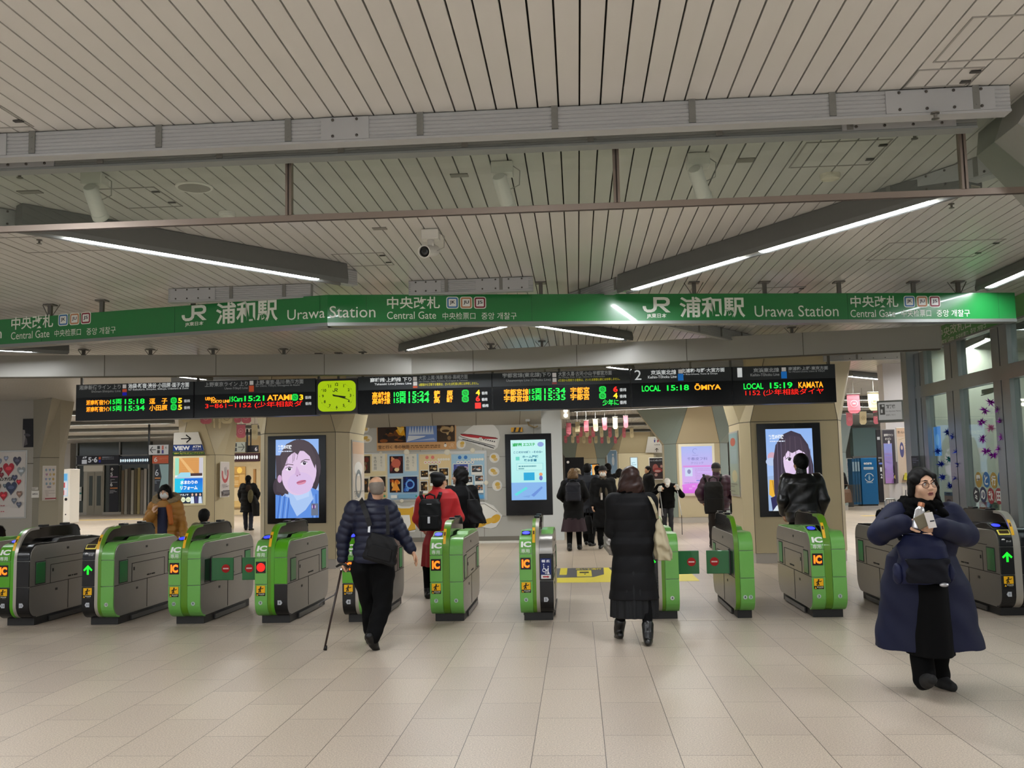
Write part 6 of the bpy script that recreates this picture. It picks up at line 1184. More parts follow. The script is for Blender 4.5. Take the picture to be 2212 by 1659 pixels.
# vending machine peeping out behind the olive column
VM = 34.0; q = at_y(117, 1131, VM); vt = thing('vending_machine', 'white vending machine with red and blue displays behind the olive column', 'vending machine', (q.x, VM, 0)); wv = at_y(150, 1100, VM).x-q.x; hv = at_y(140, 1013, VM).z
MB().box(0, wv, 0, 0.7, 0.03, hv).build('cabinet', M('vending_white', 'd8d4cc', 0.4), vt, bevel=0.02)
p = Pic(frame((0.05, -0.006, hv*0.5)), wv-0.12, hv*0.42); p.rect(0, 0, 1, 1, 'bcd8e8'); p.rect(0.0, 0.68, 0.92, 0.98, '62b4e8'); p.rect(0, 0.36, 0.92, 0.62, 'e8dce0'); p.rect(0.05, 0.38, 0.75, 0.6, 'c84a50'); p.rect(0, 0.04, 0.92, 0.3, 'e8dce0'); p.rect(0.05, 0.06, 0.7, 0.27, 'cc5a5a'); p.build('display', LIT2, vt)
p = Pic(frame((0.05, -0.006, hv*0.05)), wv-0.12, hv*0.42); p.rect(0.2, 0.62, 0.6, 0.8, '17171a'); p.circ(0.85, 0.95, 0.12, '17171a'); p.rect(0, 0.35, 0.55, 0.55, '2c2c30'); p.rect(0.0, 0.6, 0.2, 0.7, '2a8a98'); p.circ(0.85, 0.3, 0.06, '2a2a2e'); p.build('control_panel', PR, vt)
# hanging arrow signs
def hung(name, label, T, x0, y0, x1, y1, draw, posts, Y, mat=DIM):
    t = panel(name, label, 'sign', T, x0, y0, x1, y1, draw, mat, 0, M('dark_sign'), 0.08)
    top = t.location.z+px_rect(T, x0, y0, x1, y1)[3]-px_rect(T, x0, y0, x1, y1)[1]
    for x in posts:
        X = at_y(x, y0, Y).x-t.location.x; MB().box(X-0.025, X+0.025, 0.02, 0.07, -0.02, CE-t.location.z).build('hanger', gK, t)
T_ = frame((0, 29.5, 0))
hung('direction_sign', 'white hanging sign with an arrow to the left beside the arrow-sign column', T_, 321.5, 961, 364, 982, lambda p: (p.rect(0, 0, 1, 1, 'e6e2da'), p.line([(0.08, 0.5), (0.36, 0.5)], 0.035, '17161a'), p.line([(0.2, 0.82), (0.07, 0.5), (0.2, 0.18)], 0.04, '17161a'), p.rect(0.43, 0.56, 0.57, 0.9, '26262a'), p.rect(0.43, 0.12, 0.57, 0.46, '26262a'), p.rect(0.66, 0.5, 0.76, 0.92, 'd8705a'), p.rect(0.66, 0.1, 0.76, 0.45, '3a2a8a'), p.text('6', 0.84, 0.6, 0.08, 0.25, '4a4a4e')), (320.5,), 29.5)
panel('orange_platform_sign', 'orange strip sign with a white 6 under the white arrow sign', 'sign', frame((0, 29.6, 0)), 329, 984, 364, 1001, lambda p: (p.rect(0, 0, 1, 1, 'd85a2c'), p.text('6', 0.1, 0.2, 0.22, 0.62, 'f2ded0', 0.02), scribble(p, 0.45, 0.5, 0.95, 0.75, 2, 'e89a70', 2)), DIM, 0, M('dark_sign'), 0.06)
t = panel('stair_sign', 'dark arrow-shaped 6 sign beside a teal panel behind the masked woman', 'sign', frame((0, 36, 0)), 334, 1003, 364, 1062, lambda p: (p.rect(0, 0, 1, 1, 'a8c4c0'), p.poly([(0, 0), (0.3, 0), (0.5, 0.55), (0.32, 1), (0, 1)], '232a34'), p.text('6', 0.04, 0.58, 0.24, 0.24, 'f0f0f2', 0.0), p.rect(0.02, 0.47, 0.42, 0.52, 'e0904a'), scribble(p, 0.03, 0.3, 0.4, 0.44, 3, 'a8b0b8', 2)), DIM, 0, M('dark_sign'), 0.05); MB().box(0.1, 0.2, 0.01, 0.05, -t.location.z, 0).build('post', gK, t)
T_ = frame((0, 33, 0))
hung('direction_sign', 'pale hanging sign with an arrow to the right above the shop', T_, 503, 955, 530, 977, lambda p: (p.rect(0, 0, 1, 1, 'dcdcc4'), p.rect(0.08, 0.55, 0.32, 0.9, '26262a'), p.rect(0.08, 0.1, 0.32, 0.45, '26262a'), p.line([(0.42, 0.5), (0.9, 0.5)], 0.05, '17161a'), p.line([(0.7, 0.85), (0.92, 0.5), (0.7, 0.15)], 0.05, '17161a')), (533,), 33)
t = panel('dark_platform_sign', 'dark hanging sign with a 6 right of the pale arrow sign', 'sign', frame((0, 33.3, 0)), 534, 962, 558, 977, lambda p: (p.rect(0, 0, 1, 1, '202026'), p.text('6', 0.7, 0.2, 0.2, 0.55, 'd8d8dc')), PR, 0, M('dark_sign'), 0.05); MB().box(0.1, 0.14, 0.01, 0.04, 0.1, CE-t.location.z).build('hanger', gK, t)
# shop left of the left screen
SY = 40.0
panel('shop_fascia', 'dark red shop band with white glowing letters left of the left screen', 'shop sign', frame((0, SY-0.1, 0)), 498, 979, 560, 997, lambda p: (p.rect(0, 0, 1, 1, '3a1c22'), [p.ell(0.07+0.085*q, 0.5, 0.035, 0.24, 'f4f0ea', 8) for q in range(11)], [p.rect(0.05+0.085*q, 0.3, 0.09+0.085*q, 0.68, 'ffffff') for q in range(0, 11, 2)]), LIT2, 0, M('shop_dark', '2c181c', 0.5), 0.1)
struct(MB().box(at_y(496, 1000, SY).x, at_y(566, 1000, SY).x, SY, SY+0.2, 0, CE).build('wall_back', M('shop_wall', 'ddc9a0', 0.6)))
panel('shop_display', 'warm lit wooden menu board inside the shop left of the left screen', 'display', frame((0, SY-0.06, 0)), 502, 1008, 530, 1052, lambda p: (p.rect(0, 0, 1, 1, 'c89448'), p.ell(0.55, 0.82, 0.2, 0.15, 'ffd060'), p.rect(0.55, 0.2, 0.95, 0.62, 'd8a860'), scribble(p, 0.05, 0.1, 0.5, 0.6, 6, 'e8c890', 2), p.rect(0, 0.62, 1, 0.64, '6a4a20')), LIT2, 0, M('shop_wood', 'a87a40', 0.6), 0.05)
panel('shop_counter', 'pale wooden counter front in the shop, behind the long black coat', 'counter', frame((0, SY-0.08, 0)), 500, 1082, 530, 1098, lambda p: (p.rect(0, 0, 1, 1, 'd8b878'), p.rect(0, 0, 1, 0.2, 'a88a58')), PR, 0, M('shop_wood'), 0.05)
o = MB().box(0, 0.1, 0, 0.1, 0, 1.9).build('shop_post', M('shop_wood')); o.location = (at_y(547, 1000, SY-0.5).x, SY-0.5, 0); tag(o, 'wooden post in the shop just left of the left screen column', 'post')

# ---- right: ticket adjustment sign, posters, recycling cabinet
ub = Vector((math.cos(0.42), -math.sin(0.42), 0)); q = at_y(1895, 890, 16.3)
t = thing('adjustment_sign', 'projecting box sign for the fare adjustment machine on the pale wall', 'sign', (q.x, 16.3, at_y(1895, 913, 16.3).z)); T0 = frame((0, 0, 0), ub); m = MB(); m.T = T0; m.box(0, 0.42, 0, 0.36, -0.14, 0); m.build('box', M('sign_box_grey', '5f625f', 0.4, 0.3), t, bevel=0.008)
p = Pic(shift(T0, 0.02, 0.04, 0.002), 0.36, 0.29); p.rect(0, 0, 1, 1, 'e4e2dc'); p.rect(0.06, 0.3, 0.28, 0.9, '5a5854'); p.rect(0.1, 0.4, 0.18, 0.6, 'e4e2dc'); p.circ(0.2, 0.8, 0.05, 'e4e2dc'); p.text('精算機', 0.33, 0.64, 0.4, 0.22, '46443f', 0.02); p.text('Fare Adjustment Machine', 0.32, 0.42, 0.64, 0.11, '5a5854'); p.text('精算机  정산기', 0.32, 0.22, 0.4, 0.1, '6a6862'); p.build('sign_face', DIM, t); MB().box(0.2, 0.26, 0.02, PY-16.3-0.001, 0.15, 0.21).build('wall_arm', gCap, t)
TP = frame((0, PY-0.012, 0))
def d_wi(p): p.rect(0, 0, 1, 1, '4a4650'); p.rect(0.04, 0, 0.75, 0.75, 'b49ee0'); p.grad(0.04, 0, 0.75, 0.74, 'c898e8', '98a8f0'); p.text('浦和駅でワイン', 0.1, 0.88, 0.8, 0.05, 'f0eef0', 0.03); p.text('のつどい', 0.2, 0.81, 0.5, 0.05, 'f0eef0', 0.03); p.ell(0.5, 0.77, 0.09, 0.035, 'e8e4f0'); scribble(p, 0.1, 0.1, 0.7, 0.6, 8, 'b4a0e0', 3); p.ell(0.8, 0.12, 0.1, 0.04, 'e8d060'); p.rect(0.78, 0, 1, 0.4, '5a505a')
def d_in(p): p.rect(0, 0, 1, 1, 'ddc9b8'); p.rect(0, 0.84, 1, 1, 'd8b8a0'); p.text('思い込んでる', 0.08, 0.9, 0.84, 0.05, '5a4a44', 0.02); p.ell(0.34, 0.6, 0.17, 0.14, '5a5a8a'); p.ell(0.34, 0.64, 0.08, 0.04, 'e0c8c0'); p.line([(0.1, 0.78), (0.9, 0.84)], 0.03, 'c8a868'); scribble(p, 0.58, 0.4, 0.95, 0.75, 8, 'b0a098', 4); p.line([(0.75, 0.5), (0.95, 0.42)], 0.06, 'd06a70'); p.ell(0.75, 0.36, 0.1, 0.04, 'd88a90'); p.poly([(0.2, 0.06), (0.9, 0.02), (0.85, 0.16), (0.4, 0.18)], 'd8cc50'); p.line([(0.2, 0.04), (0.3, 0.14)], 0.05, '2a2a30')
panel('wine_poster', 'dark headed poster with a lilac sheet on the pale wall at right', 'poster', TP, 1907, 927, 1936, 1046, d_wi, PR, 0.015, M('grey_frame', '8d8b8a', 0.4, 0.3), 0.03)
panel('cream_poster', 'cream poster with a small blue oval right of the lilac sheet poster', 'poster', TP, 1938, 923, 1968, 1044, d_in, PR, 0.012, M('white_frame'), 0.03)
panel('small_notice', 'small dark patterned notice on the steel post beside the office glass', 'notice', frame((0, 13.70, 0)), 1969, 985, 1985, 1022, lambda p: (p.rect(0, 0, 1, 1, '6a6a72'), scribble(p, 0.1, 0.5, 0.9, 0.9, 4, 'a8a8c0', 3), p.rect(0.1, 0.05, 0.9, 0.4, '5a6258')), PR, 0, M('paper'), 0.006)
panel('standing_notice', 'white notice low on the pale wall, partly behind the woman in navy', 'notice', TP, 1950, 1050, 1968, 1092, lambda p: (p.rect(0, 0, 1, 1, 'e2dcd8'), p.line([(0.3, 0.2), (0.4, 0.8)], 0.1, '3a3a40'), p.rect(0.6, 0.5, 0.9, 0.8, '8a8480')), PR, 0, M('paper'), 0.01)
RY = 37.5; q0 = at_y(1864, 1093, RY); rc = thing('recycling_cabinet', 'bright blue bottle recycling cabinet with a white ring symbol', 'recycling machine', (q0.x, RY, 0)); wr_ = at_y(1899, 1090, RY).x-q0.x; hr = at_y(1880, 989, RY).z
bl = M('cabinet_blue', '0e6fae', 0.4); MB().box(0, wr_, 0, 0.7, 0.06, hr).build('cabinet', bl, rc, bevel=0.015); MB().box(0.02, wr_-0.02, 0.02, 0.68, 0, 0.06).build('foot', gK, rc)
p = Pic(frame((0.05, -0.006, 0.1)), wr_-0.1, hr-0.2); p.text('ecure', 0.12, 0.905, 0.6, 0.05, 'eef4f8', 0.05); p.rect(0.1, 0.79, 0.82, 0.845, 'e4eef2'); p.rect(0.14, 0.81, 0.76, 0.822, '7ab0cc'); p.ring(0.48, 0.60, 0.28, 0.335, 'e8f0f4', 26, 0.25, PI-0.25); p.ring(0.48, 0.60, 0.28, 0.335, 'e8f0f4', 26, PI+0.25, 2*PI-0.25); p.ell(0.48, 0.59, 0.07, 0.06, '9cc8e0', 12); p.rect(0.455, 0.64, 0.505, 0.67, '9cc8e0'); p.rect(0.25, 0.475, 0.72, 0.49, 'cfe4ee'); p.build('print', PR, rc)
for k in range(3):
    x0 = -0.32+0.1*k; s = MB().box(x0, x0+0.09, 0.02, 0.6, 0.06, hr-0.02).build('slot_column', M('cabinet_blue_dark', '1c5f8c', 0.4), rc); MB().box(x0+0.012, x0+0.078, 0.012, 0.02, hr-0.5, hr-0.14).build('slot_door', M('slot_pale', 'a8c4d4', 0.4), s); MB().box(x0+0.012, x0+0.078, 0.012, 0.02, 0.15, hr*0.45).build('slot_panel', M('slot_grey', '4a5860', 0.4), s)
q = at_y(1838, 1092, RY-0.6); o = MB().box(-0.12, 0.12, 0, 0.4, 0, 0.82).build('waste_bin', M('bin_grey', '4c4a48', 0.4, 0.3), None, bevel=0.02); o.location = q; o.location.z = 0; tag(o, 'dark grey waste bin left of the blue recycling cabinet', 'bin')
t = panel('white_map_sign', 'white sign sheet with small black marks left of the blue cabinet', 'sign', frame((0, 39.5, 0)), 1823, 990, 1842, 1050, lambda p: (p.rect(0, 0, 1, 1, 'd8d8d6'), p.text('1i', 0.45, 0.72, 0.3, 0.12, '26262a', 0.05), p.rect(0.05, 0.66, 0.95, 0.67, 'a8a8a6'), p.text('T1', 0.45, 0.42, 0.4, 0.12, '26262a', 0.05), p.rect(0.05, 0.34, 0.95, 0.35, 'a8a8a6')), PR, 0, M('paper'), 0.03); MB().box(0.1, 0.2, 0.005, 0.03, -t.location.z, 0).build('post', gK, t)
panel('platform_column_sign', 'upright dark sign with platform numbers 1 and 2 right of the blue cabinet', 'sign', frame((0, 38.6, 0)), 1896.5, 928, 1911, 1085, lambda p: (p.rect(0, 0, 1, 1, '2a282c'), p.text('1', 0.3, 0.42, 0.25, 0.06, 'e8e8ea', 0.02), p.text('2', 0.3, 0.33, 0.3, 0.06, 'e8e8ea', 0.02), p.rect(0.1, 0.86, 0.5, 0.9, 'c8c8cc'), p.rect(0.15, 0.52, 0.9, 0.545, '6a7ac0'), scribble(p, 0.1, 0.56, 0.9, 0.64, 2, '9a9a9e', 2)), PR, 0, M('dark_sign'), 0.08)
q = at_y(1845, 1000, 44); lt2 = thing('teal_lift', 'teal glazed lift tower behind the blue recycling cabinet', 'lift', (q.x, 44, 0)); wl_ = at_y(1897, 1000, 44).x-q.x
MB().box(0, wl_, 0, 0.5, at_y(1870, 985, 44).z, CE-0.1).build('upper_glass', M('teal_glass', '8fb0ae', 0.2, 0.1), lt2); MB().box(0, wl_, -0.02, 0.5, at_y(1870, 985, 44).z-0.1, at_y(1870, 985, 44).z).build('band', fr_, lt2)
for k in range(5): MB().box(wl_*k/4-0.05, wl_*k/4+0.05, -0.03, 0.2, 0, at_y(1870, 985, 44).z).build('mullion', fr_, lt2)
struct(MB().box(at_y(1800, 1000, 45).x, 22, 45, 45.2, 0, CE).build('wall_back', M('far_right_wall', 'a9aba8', 0.5)))
q = at_y(1902, 1115, 17.8); rt = thing('barrier_rail', 'low stainless barrier rail left of the woman in navy', 'barrier', (q.x, 17.2, 0)); zt_ = at_y(1902, 1078, 17.2).z
MB().tube([(-0.09, 0, 0), (-0.09, 0, zt_-0.03), (-0.06, 0, zt_), (0.06, 0, zt_), (0.09, 0, zt_-0.03), (0.09, 0, 0)], 0.016, 8).build('frame', stl, rt)
for k in range(4): MB().tube([(-0.06+0.04*k, 0, 0.45), (-0.06+0.04*k, 0, zt_)], 0.007, 6).build('bar', stl, rt)
# office: lettering discs, tinsel, notices
TG = frame((GX-0.056, 0, 0), (0, -1, 0)); d6 = lambda x, y: (2010+x/5.926, 850+y/5.926)
for x, y, ch, c, lb in ((590, 1105, '雪', 'b9962e', 'gold disc with the snow character, first in the upper row'), (688, 1105, 'と', '1a6db0', 'blue disc, second in the upper row'), (783, 1113, '行', 'b9962e', 'gold disc, third in the upper row'), (880, 1100, 'く', '1a6db0', 'blue disc, fourth in the upper row'), (562, 1297, '冬', '1a1c24', 'black disc, first in the lower row'), (650, 1295, 'の', '141c50', 'navy disc, second in the lower row'), (748, 1312, '秋', 'a01c26', 'red disc, third in the lower row'), (848, 1316, '田', 'a01c26', 'red disc, last in the lower row')):
    a, b = pxuv(TG, *d6(x, y)); t = thing('letter_disc', lb+' on the office glass', 'letter disc', (GX-0.03, -a, b), 0, 'lettering discs on the office glass')
    MB().lathe([(0.092, 0), (0.092, 0.004)], (0, 0, 0), (-1, 0, 0), 28).build('disc', M('disc_'+c, c, 0.4), t); T_ = frame((-0.0055, 0, 0), (0, -1, 0)); m = MB(); put_text(m, ch, T_, 0, -0.058, None, 0.115, 0.03, 0, 'c'); m.build('character', pale_txt, t)
def pom(seed, mat):
    r = random.Random(seed); m = MB()
    for k in range(46):
        d = Vector((r.gauss(0, 1), r.gauss(0, 1), r.gauss(0, 1))).normalized(); s = d.cross(Vector((r.random(), r.random(), r.random()))).normalized()*0.006; L = r.uniform(0.045, 0.075)
        m.add([d*0.008+s, d*0.008-s, d*L], [(0, 1, 2)]); m.add([d*0.008+d.cross(s), d*0.008-d.cross(s), d*L], [(0, 1, 2)])
    return m.build('tinsel_star', mat)
blu = M('tinsel_blue', '2440c0', 0.25, 0.7); pur = M('tinsel_purple', 'b02cc0', 0.25, 0.7); tea = M('tinsel_teal', '1f9a9c', 0.25, 0.7); pnk = M('tinsel_pink', 'e090c0', 0.3, 0.6)
protos = {}
for x, y, mt, lb in ((195, 500, blu, 'blue, top left of the blue ring'), (280, 550, blu, 'blue, top right of the blue ring'), (325, 745, blu, 'blue, upper right of the blue ring'), (345, 920, blu, 'blue, right side of the blue ring'), (315, 1080, blu, 'blue, lower right of the blue ring'), (235, 1180, blu, 'blue, bottom of the blue ring'), (75, 740, blu, 'blue, upper left of the blue ring'), (110, 900, blu, 'blue, left side of the blue ring'), (130, 1070, blu, 'blue, lower left of the blue ring'), (215, 845, tea, 'teal, in the middle of the blue ring'),
                     (745, 115, pur, 'purple, top of the purple ring'), (850, 205, pur, 'purple, upper right of the purple ring'), (670, 220, pur, 'purple, upper left of the purple ring'), (885, 360, pur, 'purple, right side of the purple ring, upper'), (900, 560, pur, 'purple, right side of the purple ring, lower'), (870, 705, pur, 'purple, lower right of the purple ring'), (780, 790, pur, 'purple, bottom of the purple ring'), (690, 740, pur, 'purple, lower left of the purple ring'), (645, 580, pur, 'purple, left side of the purple ring, lower'), (635, 370, pur, 'purple, left side of the purple ring, upper'), (745, 445, pnk, 'pink, in the middle of the purple ring')):
    if mt not in protos: protos[mt] = pom(len(protos), mt); o = protos[mt]
    else: o = protos[mt].copy(); COL.objects.link(o)
    a, b = pxuv(TG, *d6(x, y)); o.location = (GX-0.035, -a, b); o.rotation_euler = (x*0.1, y*0.13, x*0.07); tag(o, 'tinsel star on the office glass, '+lb, 'tinsel star', 'tinsel stars on the office glass')
TI = frame((7.38, 0, 0), (0, -1, 0))
def inner_panel(label, T, y0, y1, z0, z1, draw, mat=PR, fm=None, bw=0.03, name='office_notice'):
    t = thing(name, label, 'notice', (T[0][3], y1, z0)); R = T.copy(); R.translation = (0, 0, 0); m = MB(); m.T = R; m.box(0, y1-y0, 0, z1-z0, -0.02, 0.01); m.build('frame', fm or M('white_frame'), t); p = Pic(shift(R, bw, bw, 0.012), y1-y0-2*bw, z1-z0-2*bw); draw(p); p.build('print', mat, t)
inner_panel('white framed timetable board inside the office behind the purple ring', TI, 13.0, 14.1, 1.0, 2.2, lambda p: (p.rect(0, 0, 1, 1, 'd8dcd0'), p.rect(0.1, 0.1, 0.9, 0.8, 'd8c890'), scribble(p, 0.15, 0.2, 0.85, 0.75, 9, 'a8a890', 2), p.rect(0.1, 0.05, 0.9, 0.15, '5a9a70')))
inner_panel('cream counter panel inside the office below the lettering', TI, 12.2, 14.2, 0.1, 0.95, lambda p: (p.rect(0, 0, 1, 1, 'cfcabc'), p.rect(0.1, 0.3, 0.4, 0.9, 'd8b050'), p.rect(0.5, 0.3, 0.8, 0.9, 'c87050')))
TGp = frame((GX+0.02, 0, 0), (0, -1, 0))
for x0, y0, x1, y1, c1_, c2_, lb in ((190, 1310, 290, 1480, 'd8a8a0', '8a5a60', 'pink leaflet below the blue ring'), (300, 1240, 390, 1470, 'dcd068', 'b05a50', 'yellow leaflet below the blue ring, right'), (180, 1265, 285, 1305, '7a94b4', '26344c', 'small blue strip label below the blue ring'), (630, 1390, 725, 1500, 'd86a48', 'e8b090', 'orange leaflet under the lettering discs'), (735, 1390, 800, 1500, 'b8c4c8', '6a7a84', 'grey leaflet under the lettering discs'), (805, 1400, 880, 1510, 'd4d0b8', '9aa0a0', 'pale leaflet under the lettering discs'), (915, 1200, 985, 1520, 'd8d4b8', '8a8c60', 'cream drawing right of the lettering discs'), (900, 950, 960, 1180, 'd0a040', 'e8d8a0', 'ochre sheet right of the upper lettering row'), (60, 420, 125, 800, '4a90e8', '7ab4f4', 'bright blue strip left of the blue ring')):
    (a0, b0), (a1, b1) = pxuv(TGp, *d6(x0, y1)), pxuv(TGp, *d6(x1, y0)); t = thing('glass_leaflet', lb+' on the office glass', 'leaflet', (GX+0.02, -a0, b0), 0, 'leaflets on the office glass')
    R = frame((0, 0, 0), (0, -1, 0)); w_, h_ = a1-a0, b1-b0; m = MB(); m.T = R; m.box(0, w_, 0, h_, -0.003, 0); m.build('paper', M('paper'), t); p = Pic(shift(R, 0, 0, 0.001), w_, h_); p.rect(0, 0, 1, 1, c1_); p.ell(0.5, 0.55, 0.3, 0.2, c2_, 14); p.rect(0.15, 0.1, 0.85, 0.2, c2_); p.build('print', LIT2 if c1_ == '4a90e8' else PR, t)
cl_ = thing('door_closer', 'grey door closer under the transom of the office glass', 'door closer', (GX+0.04, at_x(2122, 846, GX).y, at_x(2122, 846, GX).z)); MB().box(0, 0.06, -0.25, 0.12, -0.02, 0.03).build('box', fr_, cl_); MB().bar((0.03, -0.1, -0.02), (0.03, 0.2, -0.03), 0.015, 0.01).build('arm', fr_, cl_)
for k, y in enumerate((9.6, 12.4)): tube_lamp((5.6, y), (6.9, y), LZ, ('near' if k == 0 else 'far')+' lamp on the ceiling inside the office', ((0.02, 0.98),), group='office lamps')
# floor: yellow walking mat, guide strips
a = at_z(1196, 1259, 0); b = at_z(1516, 1259, 0); c = at_z(1205, 1228, 0)
t = thing('floor_mat', 'yellow and grey walking notice mat on the floor behind the wide gate', 'floor mat', (a.x, a.y, 0)); W_, D_ = b.x-a.x, c.y-a.y
MB().box(0, W_, 0, D_, 0.0, 0.0025).build('sheet', M('mat_yellow', 'e2d028', 0.5), t); p = Pic(frame((0, 0, 0.0028), (1, 0, 0), (0, 1, 0)), W_, D_, 0.0003); g_ = '5a5a5e'
p.poly([(0.0, 1), (0.0, 0.3), (0.28, 0.32), (0.36, 0.5), (0.37, 1)], g_); p.rect(0.03, 0.5, 0.085, 1, 'e2d028'); p.poly([(0.41, 1), (0.44, 0.5), (0.52, 0.32), (0.85, 0.3), (0.85, 1)], g_); p.rect(0.16, 0.36, 0.27, 0.8, 'e8d840'); p.rect(0.18, 0.6, 0.25, 0.7, '3a3a30'); p.text('歩いて通行', 0.15, 0.84, 0.2, 0.12, 'e8d840', 0.02); p.poly([(0.22, 0.48), (0.23, 0.56), (0.21, 0.56)], '5a5a30'); p.build('print', PR, t)
for x0, y0, x1, y1, lb in ((4.72, 15.5, 5.3, 16.1, 'yellow tactile strip on the floor at right beyond the gates'), (-24, 37.0, -16, 37.6, 'yellow tactile strip on the floor before the lift'), (8.6, 30.0, 11, 30.4, 'yellow tactile strip near the blue cabinet'), (0.6, 32.0, 1.6, 32.4, 'yellow tactile strip in the middle passage')):
    o = MB().box(x0, x1, y0, y1, 0, 0.004).build('tactile_paving', M('tactile_yellow', 'd0b468', 0.6)); tag(o, lb, 'tactile paving')
o = MB().box(9.2, 10.8, 26.6, 27.2, 0, 0.004).build('floor_mat', M('mat_brown', '8a7a58', 0.7)); tag(o, 'flat brown mat on the floor near the far right wall', 'floor mat')
# ================================================================ modelling figures as smooth distance fields
class Sdf:
    """soft union of limbs and volumes, turned into one continuous mesh"""
    def __init__(s, h=0.007): s.ops = []; s.h = h; s.lo = np.array([1e9]*3); s.hi = -s.lo; s.wr = 0.0
    def _ext(s, p, r): p = np.asarray(p, float); s.lo = np.minimum(s.lo, p-r); s.hi = np.maximum(s.hi, p+r)
    def cap(s, a, b, ra, rb=None, k=0.02, quilt=None, op='u', yscale=None):
        a = np.array(a, float); b = np.array(b, float); rb = ra if rb is None else rb; ab = b-a; L2 = max(float(ab@ab), 1e-9); L = L2**0.5
        def f(P):
            t = np.clip(((P-a)@ab)/L2, 0, 1); d = np.linalg.norm(P-a-t[:, None]*ab, axis=1)-(ra+(rb-ra)*t)
            if quilt: d = d-quilt[0]*np.abs(np.sin(np.pi*(t*L/quilt[1]+(quilt[2] if len(quilt) > 2 else 0))))
            return d
        s.ops.append((op, f, k)); m = max(ra, rb)+k+0.01
        if op == 'u': s._ext(a, m); s._ext(b, m)
        return s
    def ell(s, c, r, k=0.01, rot=None, op='u'):
        c = np.array(c, float); r = np.array(r, float); R = None if rot is None else np.array(rot, float); mr = r.min()
        def f(P):
            q = P-c
            if R is not None: q = q@R
            k0 = np.linalg.norm(q/r, axis=1); k1 = np.linalg.norm(q/(r*r), axis=1); return k0*(k0-1.0)/np.maximum(k1, 1e-6)
        s.ops.append((op, f, k))
        if op == 'u': s._ext(c, r.max()+k+0.01)
        return s
    def loft(s, rings, k=0.02, quilt=None, power=2.0, wave=None, op='u'):
        """rings: (z, cx, cy, rx, ry) upward"""
        A = np.array(sorted(rings), float); z = A[:, 0]
        def f(P):
            zz = np.clip(P[:, 2], z[0], z[-1]); cx, cy, rx, ry = (np.interp(zz, z, A[:, i]) for i in (1, 2, 3, 4))
            x = P[:, 0]-cx; y = P[:, 1]-cy
            if wave: th = np.arctan2(y, x); g = np.interp(zz, [wave[2], wave[3]], [1.0, 0.0]); m = 1+wave[0]*g*np.sin(wave[1]*th+0.6*np.sin(3*th)); rx = rx*m; ry = ry*m
            q = (np.abs(x/rx)**power+np.abs(y/ry)**power)**(1/power); d = (q-1)*np.minimum(rx, ry)
            if quilt: d = d-quilt[0]*np.abs(np.sin(np.pi*P[:, 2]/quilt[1]))
            dz = np.maximum(P[:, 2]-z[-1], z[0]-P[:, 2]); return np.where(dz > 0, np.sqrt(np.maximum(d, 0)**2+dz**2), np.maximum(d, dz))
        s.ops.append((op, f, k))
        if op == 'u':
            for r in A: s._ext((r[1], r[2], r[0]), max(r[3], r[4])*1.15+0.02)
        return s
    def cut(s, c, n, k=0.0):
        c = np.array(c, float); n = np.array(n, float); n = n/np.linalg.norm(n); s.ops.append(('i', lambda P: (P-c)@n, k)); return s
    def hollow(s, other, gap=0.0):
        """keep only what lies outside another field"""
        s.ops.append(('h', lambda P: other.field(P)-gap, 0.0)); return s
    def wrinkle(s, amp, fx=22.0): s.wr = (amp, fx); return s
    def _comb(s, d, op, v, k):
        if op == 'u':
            if k <= 0: return np.minimum(d, v)
            h = np.clip(0.5+0.5*(d-v)/k, 0, 1); return d*(1-h)+v*h-k*h*(1-h)
        if op in ('s', 'h'): v = -v
        if k <= 0: return np.maximum(d, v)
        h = np.clip(0.5-0.5*(d-v)/k, 0, 1); return d*(1-h)+v*h+k*h*(1-h)
    def field(s, P):
        d = np.full(len(P), 9.0)
        for op, f, k in s.ops: d = s._comb(d, op, f(P), k)
        return d
    def mesh(s):
        h = s.h; B = 8; lo = s.lo-2*h; n = np.ceil((s.hi+2*h-lo)/h).astype(int)+1; nb = -(-n//B); n = nb*B
        bi = np.stack(np.meshgrid(*[np.arange(q) for q in nb], indexing='ij'), -1).reshape(-1, 3); C = lo+(bi*B+3.5)*h; R = B*h*0.87
        D = np.full(len(C), 9.0); pd = []
        for op, f, k in s.ops: v = f(C); pd.append(v); D = s._comb(D, op, v, k)
        act = np.abs(D) < R*1.35+0.01; V = np.empty(tuple(n), np.float32)
        V.reshape(nb[0], B, nb[1], B, nb[2], B)[:] = np.where(D < 0, -1.0, 1.0).reshape(tuple(nb))[:, None, :, None, :, None]
        ai = bi[act]; off = np.stack(np.meshgrid(*[np.arange(B)]*3, indexing='ij'), -1).reshape(-1, 3)
        W = np.full((len(ai), B**3), 9.0)
        for (op, f, k), v in zip(s.ops, pd):
            sel = np.arange(len(ai)) if op != 'u' else np.where(v[act] < np.maximum(D[act], 0)+2.7*R+k)[0]
            if not len(sel): continue
            P = (lo+(ai[sel][:, None, :]*B+off[None])*h).reshape(-1, 3); W[sel] = s._comb(W[sel].reshape(-1), op, f(P), k).reshape(len(sel), -1)
        if s.wr:
            P = (lo+(ai[:, None, :]*B+off[None])*h).reshape(-1, 3); a, q = s.wr
            w_ = np.sin(P[:, 2]*q*1.3+P[:, 0]*q*0.7+1.7*np.sin(P[:, 0]*q*0.6+P[:, 1]*q*0.5))+0.6*np.sin(P[:, 2]*q*2.1-P[:, 1]*q*1.4+P[:, 0]*q*1.1); W += (a*w_*0.6).reshape(W.shape)
        for q, (x, y, z) in enumerate(ai): V[x*B:(x+1)*B, y*B:(y+1)*B, z*B:(z+1)*B] = W[q].reshape(B, B, B)
